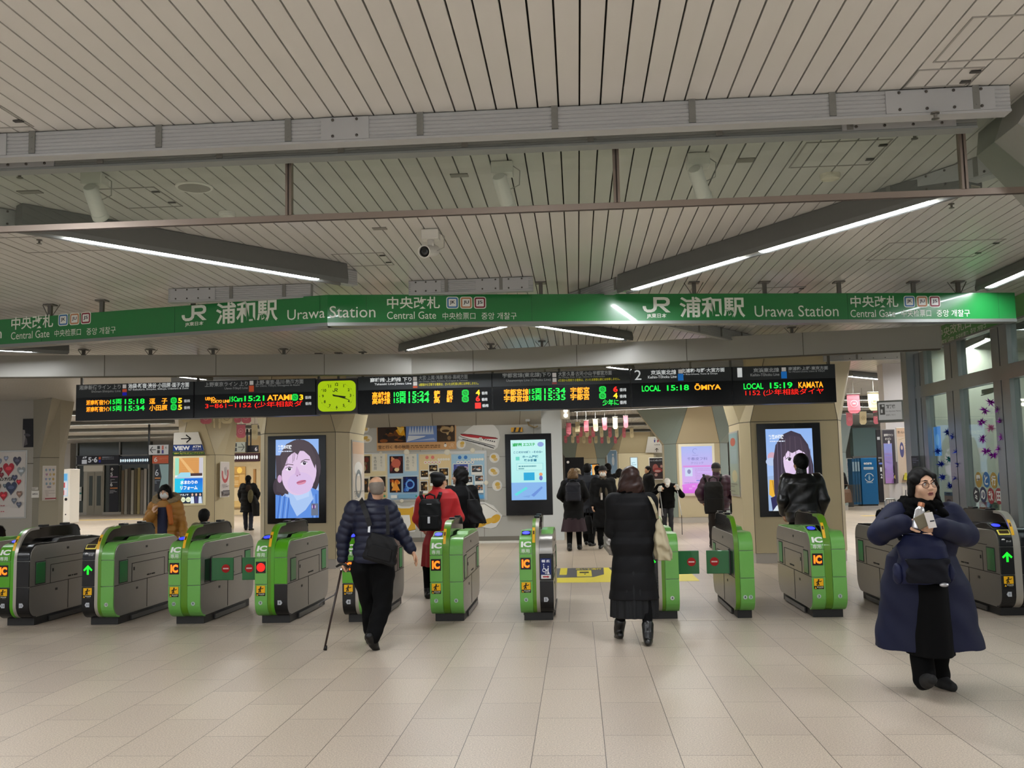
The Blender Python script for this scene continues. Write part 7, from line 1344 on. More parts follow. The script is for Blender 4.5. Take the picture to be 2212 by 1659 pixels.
        I = V < 0; cnt = np.zeros(tuple(n-1), np.int8); cs = [(a, b, c) for a in (0, 1) for b in (0, 1) for c in (0, 1)]
        for a, b, c in cs: cnt += I[a:n[0]-1+a, b:n[1]-1+b, c:n[2]-1+c]
        cell = np.argwhere((cnt > 0) & (cnt < 8))
        if not len(cell): return np.zeros((0, 3)), np.zeros((0, 4), int)
        m = n-1; flat = (cell[:, 0]*m[1]+cell[:, 1])*m[2]+cell[:, 2]
        val = np.stack([V[cell[:, 0]+a, cell[:, 1]+b, cell[:, 2]+c] for a, b, c in cs], 1); acc = np.zeros((len(cell), 3)); num = np.zeros(len(cell))
        for i in range(8):
            for j in range(i+1, 8):
                if sum(abs(cs[i][q]-cs[j][q]) for q in range(3)) != 1: continue
                x = (val[:, i] < 0) != (val[:, j] < 0); t = val[x, i]/(val[x, i]-val[x, j]); acc[x] += np.array(cs[i])+t[:, None]*(np.array(cs[j])-np.array(cs[i])); num[x] += 1
        vs = lo+(cell+acc/num[:, None])*h; fs = []
        for ax in range(3):
            sl0 = [slice(None)]*3; sl1 = [slice(None)]*3; sl0[ax] = slice(0, -1); sl1[ax] = slice(1, None); e = np.argwhere(I[tuple(sl0)] != I[tuple(sl1)]); u, w_ = (ax+1) % 3, (ax+2) % 3
            e = e[(e[:, u] > 0) & (e[:, w_] > 0) & (e[:, u] < m[u]) & (e[:, w_] < m[w_])]
            ids = []
            for du, dw in ((-1, -1), (0, -1), (0, 0), (-1, 0)):
                q = e.copy(); q[:, u] += du; q[:, w_] += dw; ids.append(np.searchsorted(flat, (q[:, 0]*m[1]+q[:, 1])*m[2]+q[:, 2]))
            F = np.stack(ids, 1); ins = I[tuple(e.T)]; F[~ins] = F[~ins][:, ::-1]; fs.append(F)
        return vs, np.concatenate(fs)
    def build(s, name, mats, parent=None, classify=None):
        v, f = s.mesh(); me = bpy.data.meshes.new(name); me.vertices.add(len(v)); me.vertices.foreach_set('co', v.astype(np.float32).ravel())
        me.loops.add(len(f)*4); me.loops.foreach_set('vertex_index', f.astype(np.int32).ravel()); me.polygons.add(len(f)); me.polygons.foreach_set('loop_start', np.arange(0, len(f)*4, 4, dtype=np.int32)); me.update(calc_edges=True); me.validate()
        for m in (mats if isinstance(mats, (list, tuple)) else [mats]): me.materials.append(m)
        if classify is not None and len(f): me.polygons.foreach_set('material_index', classify(v[f].mean(1)).astype(np.int32))
        me.polygons.foreach_set('use_smooth', [True]*len(me.polygons)); o = bpy.data.objects.new(name, me); return link(o, parent)
def V3(*a): return np.array(a, float)
def nrm(a): a = np.asarray(a, float); return a/np.linalg.norm(a)
def rotz(a): c, s = math.cos(a), math.sin(a); return np.array([[c, -s, 0], [s, c, 0], [0, 0, 1]])
def rotx(a): c, s = math.cos(a), math.sin(a); return np.array([[1, 0, 0], [0, c, -s], [0, s, c]])
def roty(a): c, s = math.cos(a), math.sin(a); return np.array([[c, 0, s], [0, 1, 0], [-s, 0, c]])

SKIN = M('skin', 'c99a7a', 0.5, noise=0.05, nscale=20); SKIN2 = M('skin_light', 'd9ae90', 0.5, noise=0.04, nscale=20); LIPS = M('lips', 'a0605a', 0.45); MOUTH = M('mouth_dark', '4a2424', 0.6)
HAIRK = M('hair_black', '0b0908', 0.62, noise=0.3, nscale=90, spec=0.2); HAIRG = M('hair_grey', '746a60', 0.6, noise=0.2, nscale=160); HAIRT = M('hair_tan', '6e5334', 0.45, noise=0.3, nscale=70); EYEW = M('eye_white', 'e8e4e0', 0.3); EYEI = M('iris', '1c120c', 0.15)
def head_ops(S, c, R, g=1.0, face=True):
    """a head: c centre, R orientation (columns: right, back, up), face towards -back"""
    T = lambda *p: c+R@(V3(*p)*g); r = lambda *q: V3(*q)*g
    S.ell(T(0, 0.016, 0.03), r(0.073, 0.092, 0.082), 0.01, R); S.ell(T(0, -0.022, -0.032), r(0.060, 0.070, 0.084), 0.03*g, R); S.ell(T(0, -0.055, -0.092), r(0.026, 0.024, 0.020), 0.025*g, R)
    for s in (-1, 1):
        S.ell(T(0.042*s, -0.052, -0.03), r(0.024, 0.026, 0.028), 0.02*g, R); S.ell(T(0.050*s, -0.01, -0.07), r(0.018, 0.03, 0.028), 0.02*g, R)
        S.ell(T(0.074*s, 0.012, -0.006), r(0.010, 0.019, 0.031), 0.006*g, R@rotz(-0.35*s))
    if face:
        for s in (-1, 1):
            S.ell(T(0.030*s, -0.094, 0.010), r(0.019, 0.013, 0.010), 0.010*g, R, 's'); S.ell(T(0.031*s, -0.076, 0.007), r(0.0155, 0.014, 0.0115), 0.004*g, R); S.cap(T(0.014*s, -0.090, 0.031), T(0.046*s, -0.080, 0.034), 0.005*g, 0.004*g, 0.012*g)
            S.ell(T(0.011*s, -0.101, -0.028), r(0.0085, 0.010, 0.0075), 0.006*g, R)
        S.cap(T(0, -0.088, 0.018), T(0, -0.109, -0.024), 0.0075*g, 0.0115*g, 0.012*g)
        S.ell(T(0, -0.092, -0.0535), r(0.021, 0.010, 0.0052), 0.005*g, R); S.ell(T(0, -0.091, -0.0655), r(0.018, 0.011, 0.0062), 0.005*g, R); S.ell(T(0, -0.104, -0.0595), r(0.015, 0.010, 0.0022), 0.003*g, R, 's')
def hand_ops(S, w, d, n, g=1.0, curl=0.5, side=1, curls=None):
    """a hand from wrist w towards d, palm facing n; side +1: thumb on n x d side"""
    d = nrm(d); n = nrm(n-d*np.dot(n, d)); x = np.cross(n, d)*side
    S.cap(w-d*0.02*g, w+d*0.03*g, 0.024*g, 0.024*g, 0.015*g)
    for i, (o, L) in enumerate(((0.030, 0.070), (0.010, 0.078), (-0.010, 0.073), (-0.029, 0.058))):
        kn = w+d*(0.088-0.004*abs(i-1))*g+x*o*g; S.cap(w+d*0.03*g+x*o*0.55*g, kn, 0.0135*g, 0.0105*g, 0.012*g); p = kn; a = 0.0; c = curls[i] if curls else curl
        for j, f in enumerate((0.45, 0.32, 0.23)):
            a += c*(0.7, 0.95, 0.6)[j]; q = p+(d*math.cos(a)+n*math.sin(a))*L*f*g; S.cap(p, q, (0.0098-0.0008*j)*g, (0.0090-0.0008*j)*g, 0.003*g); p = q
    b = w+d*0.028*g+x*0.026*g; q = b+(d*0.55+x*0.75+n*0.25)*0.040*g; S.cap(b, q, 0.0145*g, 0.0115*g, 0.012*g); q2 = q+(d*0.8+x*0.25+n*0.45)*0.034*g; S.cap(q, q2, 0.0108*g, 0.0098*g, 0.004*g); S.cap(q2, q2+(d*0.85+n*0.45)*0.024*g, 0.0098*g, 0.0085*g, 0.004*g)
def shoe_ops(S, an, toe, g=1.0, heel=0.0, wd=0.040, L=0.25, pitch=0.0, z0=0.0):
    """a shoe below ankle an pointing along toe (plan direction), pitch lifts the toe"""
    t = nrm(V3(toe[0], toe[1], 0)); u = V3(0, 0, 1); f = t*math.cos(pitch)+u*math.sin(pitch); up = u*math.cos(pitch)-t*math.sin(pitch); x = np.cross(f, up)
    b = np.array(an, float)-up*(an[2]-z0 if pitch == 0 else 0.075*g); bk = b-f*L*0.24*g; fr = b+f*L*0.60*g
    S.cap(bk+up*wd*0.95*g, b+f*L*0.2*g+up*wd*0.9*g, wd*0.9*g, wd*0.95*g, 0.02); S.cap(b+f*L*0.2*g+up*wd*0.9*g, fr+up*wd*0.62*g, wd*1.0*g, wd*0.72*g, 0.02); S.cap(np.array(an)+V3(0, 0, 0.03), bk+f*0.05*g+up*wd*g, 0.042*g, wd*0.95*g, 0.02)
    S.cut(b+up*0.002, -up) if pitch == 0 and not heel else None
    return b, f, up
TORSO = ((0.80, 0.150, 0.100), (0.92, 0.168, 0.112), (1.03, 0.142, 0.098), (1.16, 0.152, 0.108), (1.28, 0.165, 0.112), (1.35, 0.140, 0.092), (1.40, 0.075, 0.065))
def pose_default():
    return dict(sh=[V3(-0.165, 0, 1.34), V3(0.165, 0, 1.34)], el=[V3(-0.225, 0.03, 1.08), V3(0.225, 0.03, 1.08)], wr=[V3(-0.225, -0.05, 0.86), V3(0.225, -0.05, 0.86)], hd=[None, None],
                hip=[V3(-0.085, 0, 0.86), V3(0.085, 0, 0.86)], kn=[V3(-0.09, -0.02, 0.47), V3(0.09, -0.02, 0.47)], an=[V3(-0.09, 0.02, 0.085), V3(0.09, 0.02, 0.085)], toe=[V3(-0.15, -1, 0), V3(0.15, -1, 0)], tp=[0, 0], head=V3(0, -0.02, 1.535), neck=V3(0, 0.0, 1.40), lean=(0.0, 0.0))
def person(label, X, Y, H, face, pose=None, h=0.008, body_skin=None, head_R=None, face_on=False, top=None, bottom=None, shoes=None, hair=None, mask=False, hat=None, hands=True, curl=0.55, name='person', head_g=1.0, extra=None, hidden_legs=False):
    """a standing or walking figure; face: turn about the vertical, 0 looks towards the viewer; pose in metres for a height of 1.65"""
    g = H/1.65; P = pose_default()
    for k_, v in (pose or {}).items(): P[k_] = v
    t = thing(name, label, 'person', (X, Y, 0), face); sc = lambda p: np.asarray(p, float)*g; skm = body_skin or SKIN
    lx, ly = P['lean']; sh = lambda z: (lx*(z-0.9), ly*(z-0.9))
    def rings(pad=0.0, lo=0.0, hi=9.0, extra_r=()):
        o = [(z*g, sh(z)[0]*g, sh(z)[1]*g, (rx+pad)*g, (ry+pad)*g) for z, rx, ry in TORSO if lo <= z <= hi]; return o+[tuple(q*g for q in e) for e in extra_r]
    HR = np.eye(3) if head_R is None else head_R; hc = sc(P['head']); B = Sdf(h)
    B.loft(rings(-0.012), 0.03); head_ops(B, hc, HR, g*head_g, face_on); B.cap(sc(P['neck'])-V3(0, 0, 0.05), hc+HR@V3(0, 0.02, -0.05)*g, 0.055*g, 0.048*g, 0.02)
    for i in (0, 1):
        a, b, c = sc(P['sh'][i]), sc(P['el'][i]), sc(P['wr'][i]); B.cap(a, b, 0.047*g, 0.037*g, 0.03); B.cap(b, c, 0.036*g, 0.025*g, 0.015); d = nrm(c-b) if P['hd'][i] is None else P['hd'][i][0]
        n = (V3(1 if i == 0 else -1, 0, 0.0)) if P['hd'][i] is None else P['hd'][i][1]; sd = (1 if i == 0 else -1) if P['hd'][i] is None or len(P['hd'][i]) < 3 else P['hd'][i][2]
        if hands: hand_ops(B, c, d, n, g, curl if P['hd'][i] is None or len(P['hd'][i]) < 4 else P['hd'][i][3], sd)
        if not hidden_legs:
            a, b, c = sc(P['hip'][i]), sc(P['kn'][i]), sc(P['an'][i]); B.cap(a, b, 0.078*g, 0.052*g, 0.03); B.cap(b, c, 0.050*g, 0.034*g, 0.015); B.cap(c, c+nrm(P['toe'][i])*0.02*g, 0.035*g, 0.03*g, 0.02)
    def cls(C):
        q = (C-hc)@HR/(g*head_g); r = np.zeros(len(C), int)
        if face_on:
            lip = (np.abs(q[:, 0]) < 0.021-(np.abs(q[:, 2]+0.059)*0.6)) & (q[:, 1] < -0.078) & (np.abs(q[:, 2]+0.0595) < 0.0105); r[lip] = 1
            mo = (np.abs(q[:, 0]) < 0.013) & (q[:, 1] < -0.08) & (np.abs(q[:, 2]+0.0595) < 0.0026); r[mo] = 2
        return r
    B.build('body', [skm, LIPS, MOUTH], t, cls)
    T = lambda *p: hc+HR@(V3(*p)*g*head_g); r_ = lambda *q: V3(*q)*g*head_g
    if face_on:
        for s in (-1, 1):
            m = MB(); m.ball(T(0.031*s, -0.0785, 0.0075), 0.0122*g*head_g, 14, 10); e = m.build('eye', EYEW, t, smooth=True); m = MB(); m.ball(T(0.031*s+0.002, -0.0865, 0.0075), (0.0058*g, 0.0052*g, 0.0062*g), 12, 8); m.build('iris', EYEI, e, smooth=True)
            m = MB(); m.tube([T(0.012*s, -0.0965, 0.029), T(0.028*s, -0.0935, 0.0345), T(0.048*s, -0.078, 0.030)], [0.0026*g, 0.0036*g, 0.0016*g], 8); m.build('eyebrow', HAIRK, t, smooth=True)
            m = MB(); m.tube([T(0.016*s, -0.0885, 0.010), T(0.025*s, -0.0925, 0.0168), T(0.036*s, -0.0905, 0.0172), T(0.047*s, -0.081, 0.011)], [0.0014*g, 0.0022*g, 0.0024*g, 0.0014*g], 6); m.build('eyelash', HAIRK, t, smooth=True)
    ctx = dict(t=t, g=g, P=P, sc=sc, rings=rings, T=T, r=r_, hc=hc, HR=HR, h=h, sh=sh)
    if hair: hair(ctx)
    if mask:
        S = Sdf(min(h, 0.005)); S.ell(T(0, -0.030, -0.045), r_(0.066, 0.080, 0.062), 0.01, HR); S.ell(T(0, -0.092, -0.038), r_(0.03, 0.02, 0.04), 0.02, HR); S.cut(T(0, -0.03, 0), HR@V3(0, 1, 0)); S.cut(T(0, 0, 0.004), HR@V3(0, -0.15, 1)); S.build('face_mask', M('mask_white', 'e6e6e4', 0.7), t)
    if hat: hat(ctx)
    if bottom: bottom(ctx)
    if shoes: shoes(ctx)
    if top: top(ctx)
    if extra: extra(ctx)
    return t, ctx
# ---- garments
def coat(col, pad=0.03, hem=0.55, flare=(0.20, 0.17), sleeve=0.062, quilt=None, wave=None, collar=0.075, wr=0.004, fx=22, cuff=0.05, name='coat', power=2.2, mid=None, more=(), sleeves=True, hemcut=None, col_h=0.055):
    def f(c):
        g, P, sc = c['g'], c['P'], c['sc']; S = Sdf(c['h']); lo = c['sh'](hem); er = []
        if hem < 0.8 and not more: er = [(hem-0.03, lo[0], lo[1], flare[0], flare[1])]
        if mid: er += [mid]
        er += list(more)
        S.loft(c['rings'](pad, max([e[0] for e in more])+0.12 if more else max(hem, 0.80), 9, er+([(hem-0.02, lo[0], lo[1], flare[0], flare[1])] if hem >= 0.8 else [])), 0.03, quilt, power, wave)
        for i in (0, 1):
            a, b, w_ = sc(P['sh'][i]), sc(P['el'][i]), sc(P['wr'][i]); d = nrm(w_-b); S.ell(a, V3(0.075, 0.07, 0.065)*g, 0.04)
            if sleeves: S.cap(a, b, (sleeve+0.012)*g, sleeve*g, 0.035, quilt); S.cap(b, w_-d*0.01*g, sleeve*g, cuff*g, 0.02, quilt)
        n = sc(P['neck']); S.cap(n-V3(0, 0, 0.03*g), n+V3(0, 0, col_h*g), collar*g, (collar-0.004)*g, 0.03)
        S.wrinkle(wr*g, fx); S.cut((0, 0, hem*g) if hemcut is None else hemcut[0], (0, 0, -1) if hemcut is None else hemcut[1])
        if sleeves:
            for i in (0, 1): pass
        return S.build(name, col, c['t'])
    return f
def trousers(col, r=(0.098, 0.072, 0.062), lo=0.075, wr=0.004):
    def f(c):
        g, P, sc = c['g'], c['P'], c['sc']; S = Sdf(c['h']); S.ell(V3(0, 0, 0.88)*g, V3(0.165, 0.115, 0.11)*g, 0.03)
        for i in (0, 1):
            a, b, e = sc(P['hip'][i]), sc(P['kn'][i]), sc(P['an'][i]); S.cap(a, b, r[0]*g, r[1]*g, 0.04); S.cap(b, e+(b-e)/np.linalg.norm(b-e)*0.0, r[1]*g, r[2]*g, 0.02)
        S.wrinkle(wr*g, 26); S.cut((0, 0, lo*g*0.55), (0, 0, -1)); return S.build('trousers', col, c['t'])
    return f
def skirt(col, z0=0.42, z1=0.95, rb=(0.21, 0.19), wave=(0.06, 16, 0.4, 1.0)):
    def f(c): g = c['g']; S = Sdf(c['h']); S.loft([tuple(q*g for q in e) for e in ((z0, 0, 0, rb[0], rb[1]), ((z0+z1)/2, 0, 0, rb[0]*0.94, rb[1]*0.9), (z1, 0, 0, 0.16, 0.12))], 0.02, None, 2.0, (wave[0], wave[1], z0*g, z1*g)); S.build('skirt', col, c['t'])
    return f
def tights(col, r=(0.09, 0.056, 0.040)):
    return trousers(col, r, 0.05, 0.0)
def shoes(col, wd=0.042, L=0.26, boot=0.0, heel=0.0):
    def f(c):
        g, P, sc = c['g'], c['P'], c['sc']
        for i in (0, 1):
            S = Sdf(min(c['h'], 0.007)); an = sc(P['an'][i]); b, ff, up = shoe_ops(S, an, P['toe'][i], g, heel, wd, L, P['tp'][i])
            if boot: S.cap(an, an+nrm(sc(P['kn'][i])-an)*boot*g, 0.047*g, 0.056*g, 0.02)
            if heel: S.cap(b-ff*0.05*g+up*0.02, b-ff*0.055*g-up*heel*g*0.0+V3(0, 0, -0.0), 0.026*g, 0.024*g, 0.01)
            S.build('shoe' if not boot else 'boot', col, c['t'])
    return f
# ---- hair and hats
def hair_short(col, lo=-0.02, puff=0.012, front=0.05):
    def f(c):
        T, r, R = c['T'], c['r'], c['HR']; S = Sdf(min(c['h'], 0.006)); S.ell(T(0, 0.020, 0.034), r(0.076+puff, 0.094+puff, 0.084+puff), 0.01, R); S.ell(T(0, 0.05, -0.01), r(0.066+puff*0.6, 0.062+puff*0.5, 0.075), 0.02, R)
        S.ell(T(0, -0.10, -0.035), r(0.085, 0.09, front+0.04), 0.02, R, 's'); S.cut(T(0, 0, lo-0.05), R@V3(0, -0.35, -1), 0.01); S.wrinkle(0.0015, 90); S.build('hair', col, c['t'])
    return f
def hair_bob(col, drop=0.14, wide=0.10, back=0.10, fringe=True, part=0.0):
    def f(c):
        T, r, R = c['T'], c['r'], c['HR']; S = Sdf(min(c['h'], 0.006)); S.ell(T(0, 0.016, 0.036), r(0.090, 0.108, 0.096), 0.01, R); S.ell(T(0, 0.045, -drop*0.45), r(wide, 0.078, drop*0.72), 0.03, R)
        for s in (-1, 1): S.cap(T(0.080*s, 0.0, 0.0), T((wide-0.012)*s, 0.0, -drop*0.8), 0.03*c['g'], 0.026*c['g'], 0.03)
        S.ell(T(0, -0.105, -0.045), r(0.060, 0.085, 0.085 if fringe else 0.105), 0.015, R, 's'); S.wrinkle(0.004, 55); S.cut(T(0, 0, -drop), R@V3(0, 0, -1), 0.02); S.build('hair', col, c['t'])
    return f
def hat_beanie(col, brim=0.0, peak=False, name='hat', z=0.03, peak_col=None, puff=0.0):
    def f(c):
        T, r, R, g = c['T'], c['r'], c['HR'], c['g']; S = Sdf(min(c['h'], 0.006)); S.ell(T(0, 0.016, 0.045), r(0.090+puff, 0.108+puff, 0.088), 0.01, R); S.cut(T(0, 0, z), R@V3(0, 0, -1))
        if brim: S.ell(T(0, 0.016, z+0.004), r(0.09+brim, 0.108+brim, 0.010), 0.012, R)
        if peak: S.ell(T(0, -0.115, z+0.008), r(0.062, 0.065, 0.010), 0.012, R)
        S.build(name, col, c['t'])
    return f
# ================================================================ people
def loc_of(face, X, Y, g):
    """photo survey -> figure space (metres for a height of 1.65)"""
    R = rotz(-face)
    def f(px, py, dy=0.0): p = at_y(px, py, Y+dy); return R@V3(p.x-X, p.y-Y, p.z)/g
    return f
navyq = M('puffer_navy', '14182e', 0.45, noise=0.15, nscale=8, spec=0.35); blk = M('cloth_black', '060607', 0.85, noise=0.2, nscale=20, spec=0.15); blk2 = M('cloth_charcoal', '0b0b0d', 0.8, noise=0.2, nscale=20, spec=0.2); shoeK = M('shoe_black', '0c0c0c', 0.4, spec=0.4); leatherK = M('leather_black', '0d0d0e', 0.3, spec=0.6)
# ---- the man with the cane, seen from behind
X, Y, H = -1.86, 8.72, 1.54; f_ = math.pi; g = H/1.65; L = loc_of(f_, X, Y, g)
pose = dict(sh=[L(838, 1096), L(764, 1098)], el=[L(866, 1150, 0.02), L(742, 1158, 0.02)], wr=[L(889, 1188, 0.02), L(740, 1209, 0.02)], hip=[L(828, 1228), L(782, 1228)], kn=[L(826, 1308, -0.05), L(800, 1305, 0.12)], an=[L(805, 1376, -0.22), L(800, 1358, 0.16)],
            toe=[V3(-0.30, -1, 0), V3(0.1, -1, 0)], tp=[-0.75, 0], head=L(813, 1055, 0.0), neck=L(808, 1080, -0.0), hd=[(nrm(L(899, 1207)-L(889, 1188)), nrm(V3(0.6, 0.3, -0.3)), 1, 0.35), (nrm(V3(0.0, -0.35, -0.9)), nrm(V3(-0.9, 0, 0.1)), -1, 1.15)])
def jacket_m(c): coat(navyq, 0.035, 0.80, (0.205, 0.16), 0.066, (0.008, 0.062), None, 0.064, 0.0015, 30, 0.048, 'quilted_jacket', col_h=0.035)(c)
def hair_m(c):
    T, r, R = c['T'], c['r'], c['HR']; S = Sdf(0.005); S.ell(T(0, 0.020, 0.022), r(0.0755, 0.094, 0.078), 0.01, R); S.ell(T(0, 0.05, -0.02), r(0.064, 0.058, 0.06), 0.02, R); S.ell(T(0, -0.10, -0.03), r(0.085, 0.09, 0.12), 0.01, R, 's'); S.cut(T(0, 0, 0.072), R@V3(0, 0.15, 1), 0.01); S.cut(T(0, 0, -0.055), R@V3(0, -0.2, -1), 0.01); S.wrinkle(0.001, 120); S.build('hair', HAIRG, c['t'])
def shoes_m(c): shoes(shoeK, 0.043, 0.27)(c)
person('elderly man in a navy quilted jacket walking away with a cane', X, Y, H, f_, pose, 0.0058, top=jacket_m, bottom=trousers(blk, (0.115, 0.088, 0.072), 0.075, 0.006), shoes=shoes_m, hair=hair_m, head_R=rotz(0.35)@rotx(0.1), hands=True)
W3 = lambda px, py, Yy: at_y(px, py, Yy)
ct = at_z(702, 1405, 0.0); chd = W3(739, 1224, Y+0.0); t = thing('walking_cane', 'dark walking cane with a wrist strap in the left hand of the elderly man', 'cane', (ct.x, ct.y, 0)); d = chd-Vector((ct.x, ct.y, 0)); dn = d.normalized()
MB().tube([Vector((0, 0, 0.03)), d*0.97], [0.009, 0.0105], 10).build('shaft', M('cane_brown', '2a1a16', 0.35), t, smooth=True); MB().lathe([(0.0, 0), (0.017, 0.002), (0.015, 0.03), (0.010, 0.045)], (0, 0, 0), dn, 12).build('rubber_tip', shoeK, t, smooth=True); MB().tube([d*0.955, d*0.975], 0.0125, 10).build('collar', M('cane_silver', 'c8c8c8', 0.25, 0.8), t)
m = MB(); m.tube([d-dn*0.02+Vector((0.07, -0.01, 0.012)), d+Vector((0.03, -0.01, 0.022)), d+Vector((-0.02, 0, 0.018)), d+Vector((-0.055, 0.01, 0.0))], [0.011, 0.0125, 0.0125, 0.011], 10); m.build('handle', shoeK, t, smooth=True)
m = MB(); m.tube([d*0.72, d*0.70+Vector((-0.02, -0.02, -0.03)), d*0.66+Vector((-0.08, -0.03, -0.035)), d*0.66+Vector((-0.13, -0.03, -0.06)), d*0.64+Vector((-0.15, -0.03, -0.075))], 0.0055, 6); m.build('strap', M('strap_grey', '4c4a4c', 0.6), t)
# his shoulder bag
bagM = M('bag_black', '08080a', 0.65, noise=0.25, nscale=60, spec=0.3); bc = W3(826, 1185, Y-0.21); bt = thing('shoulder_bag', 'black shoulder bag across the back of the elderly man', 'bag', bc)
S = Sdf(0.006); S.loft([(-0.125, 0.0, 0, 0.135, 0.055), (-0.10, 0.0, 0, 0.15, 0.065), (0.06, -0.01, 0, 0.135, 0.06), (0.115, -0.03, 0, 0.10, 0.045)], 0.02, None, 4); S.wrinkle(0.003, 40); o = S.build('bag_body', bagM, bt); o.rotation_euler = (0, math.radians(16), 0)
S = Sdf(0.005); S.loft([(-0.09, 0, -0.055, 0.11, 0.02), (0.02, 0, -0.06, 0.10, 0.018)], 0.02, None, 4); o = S.build('front_pocket', bagM, bt); o.rotation_euler = (0, math.radians(16), 0)
def ribbon(pts, wd, th, nrmv):
    m = MB(); rings = []
    for i, p in enumerate(pts):
        p = Vector(p); d_ = (Vector(pts[min(i+1, len(pts)-1)])-Vector(pts[max(i-1, 0)])).normalized(); n_ = Vector(nrmv[i] if isinstance(nrmv, list) else nrmv).normalized(); s_ = d_.cross(n_).normalized(); rings.append([p+s_*wd/2-n_*th/2, p-s_*wd/2-n_*th/2, p-s_*wd/2+n_*th/2, p+s_*wd/2+n_*th/2])
    return m.loft(rings)
r0 = lambda px, py, dy: W3(px, py, Y+dy)-bc
ribbon([r0(799, 1136, -0.215), r0(794, 1118, -0.215), r0(788, 1102, -0.195), r0(783, 1088, -0.15), r0(780, 1081, -0.09), r0(779, 1078, 0.0)], 0.045, 0.006, (0, -1, 0.1)).build('strap', M('strap_black', '141416', 0.6, spec=0.3), bt)
ribbon([r0(797, 1150, -0.2), r0(798, 1136, -0.195)], 0.02, 0.012, (0, -1, 0)).build('buckle', M('cane_silver'), bt)
ribbon([r0(834, 1092, -0.17), r0(837, 1110, -0.195), r0(838, 1135, -0.205), r0(838, 1155, -0.21)], 0.03, 0.006, (0, -1, 0)).build('strap', M('strap_black'), bt)
# ---- woman in the long black quilted coat, seen from behind
X, Y, H = 0.475, 8.85, 1.57; g = H/1.65; L = loc_of(f_, X, Y, g); cblk = M('coat_black_quilt', '07070a', 0.7, noise=0.15, nscale=15, spec=0.25)
pose = dict(sh=[L(1402, 1082), L(1326, 1082)], el=[L(1410, 1150, 0.03), L(1322, 1148, 0.03)], wr=[L(1392, 1172, 0.24), L(1340, 1172, 0.24)], hip=[L(1386, 1228), L(1350, 1228)], kn=[L(1397, 1300, -0.08), L(1345, 1300, 0.1)], an=[L(1400, 1374, -0.18), L(1337, 1364, 0.2)],
            toe=[V3(-0.12, -1, 0), V3(0.15, -1, 0)], tp=[0, -0.25], head=L(1362, 1036, 0.0), neck=L(1362, 1062, 0.0))
def boots_w(c):
    shoes(leatherK, 0.038, 0.24, 0.10, 0.0)(c)
def coat_w(c):
    coat(cblk, 0.035, 0.40, (0.235, 0.185), 0.066, (0.005, 0.155), None, 0.07, 0.002, 24, 0.05, 'quilted_coat', mid=(0.62, 0, 0, 0.205, 0.165))(c)
    S = Sdf(0.008); n = c['sc'](c['P']['neck']); S.ell(n+V3(0, 0.01, 0.0), V3(0.115, 0.10, 0.055), 0.02); S.wrinkle(0.006, 70); S.build('fur_collar', M('fur_black', '040404', 0.9, bump=0.6, nscale=200, spec=0.1), c['t'])
person('woman with auburn hair in a long black quilted coat walking away', X, Y, H, f_, pose, 0.0062, top=coat_w, bottom=lambda c: (tights(blk)(c), skirt(M('skirt_grey', '17181a', 0.75, spec=0.3), 0.235, 0.9, (0.225, 0.19), (0.045, 18))(c)), shoes=boots_w, hair=hair_bob(M('hair_auburn', '2c1610', 0.42, noise=0.4, nscale=60, spec=0.35), 0.15, 0.118, fringe=True), hands=True)
tote = M('tote_beige', 'b0a486', 0.7, noise=0.12, nscale=9); q = W3(1428, 1168, Y+0.02); bt = thing('tote_bag', 'beige tote bag on the right shoulder of the woman in the black quilted coat', 'bag', q)
r0 = lambda px, py, dy: W3(px, py, Y+dy)-q
S = Sdf(0.0065); cs = [r0(1422, 1120, 0), r0(1424, 1150, 0), r0(1430, 1185, 0), r0(1434, 1208, 0)]; S.loft([(c_.z, c_.x, 0, rx, ry) for c_, rx, ry in zip(cs, (0.025, 0.055, 0.075, 0.07), (0.05, 0.12, 0.15, 0.14))], 0.02, None, 2.6, (0.14, 9, -0.2, 0.3)); S.wrinkle(0.007, 34); S.build('bag_body', tote, bt)
ribbon([r0(1421, 1124, 0.0), r0(1418, 1108, -0.10), r0(1411, 1088, -0.12), r0(1403, 1074, -0.09), r0(1398, 1068, -0.02), r0(1396, 1068, 0.05)], 0.028, 0.006, (0.5, -1, 0)).build('strap', tote, bt)
sil = M('bag_silver', 'a39f9a', 0.3, 0.6, noise=0.25, nscale=30); q = W3(1316, 1167, Y+0.12); bt = thing('silver_bag', 'crinkled silver bag at the left side of the woman in the black quilted coat', 'bag', q)
S = Sdf(0.006); S.loft([(-0.13, 0.03, 0, 0.03, 0.05), (-0.05, 0.0, 0, 0.055, 0.12), (0.06, 0.01, 0, 0.055, 0.12), (0.125, 0.03, 0, 0.02, 0.05)], 0.02); S.wrinkle(0.008, 45); S.build('bag_body', sil, bt); ribbon([(0.03, 0, 0.11), (0.03, -0.02, 0.2), (0.04, 0.02, 0.28)], 0.02, 0.006, (0, -1, 0)).build('handle', sil, bt)
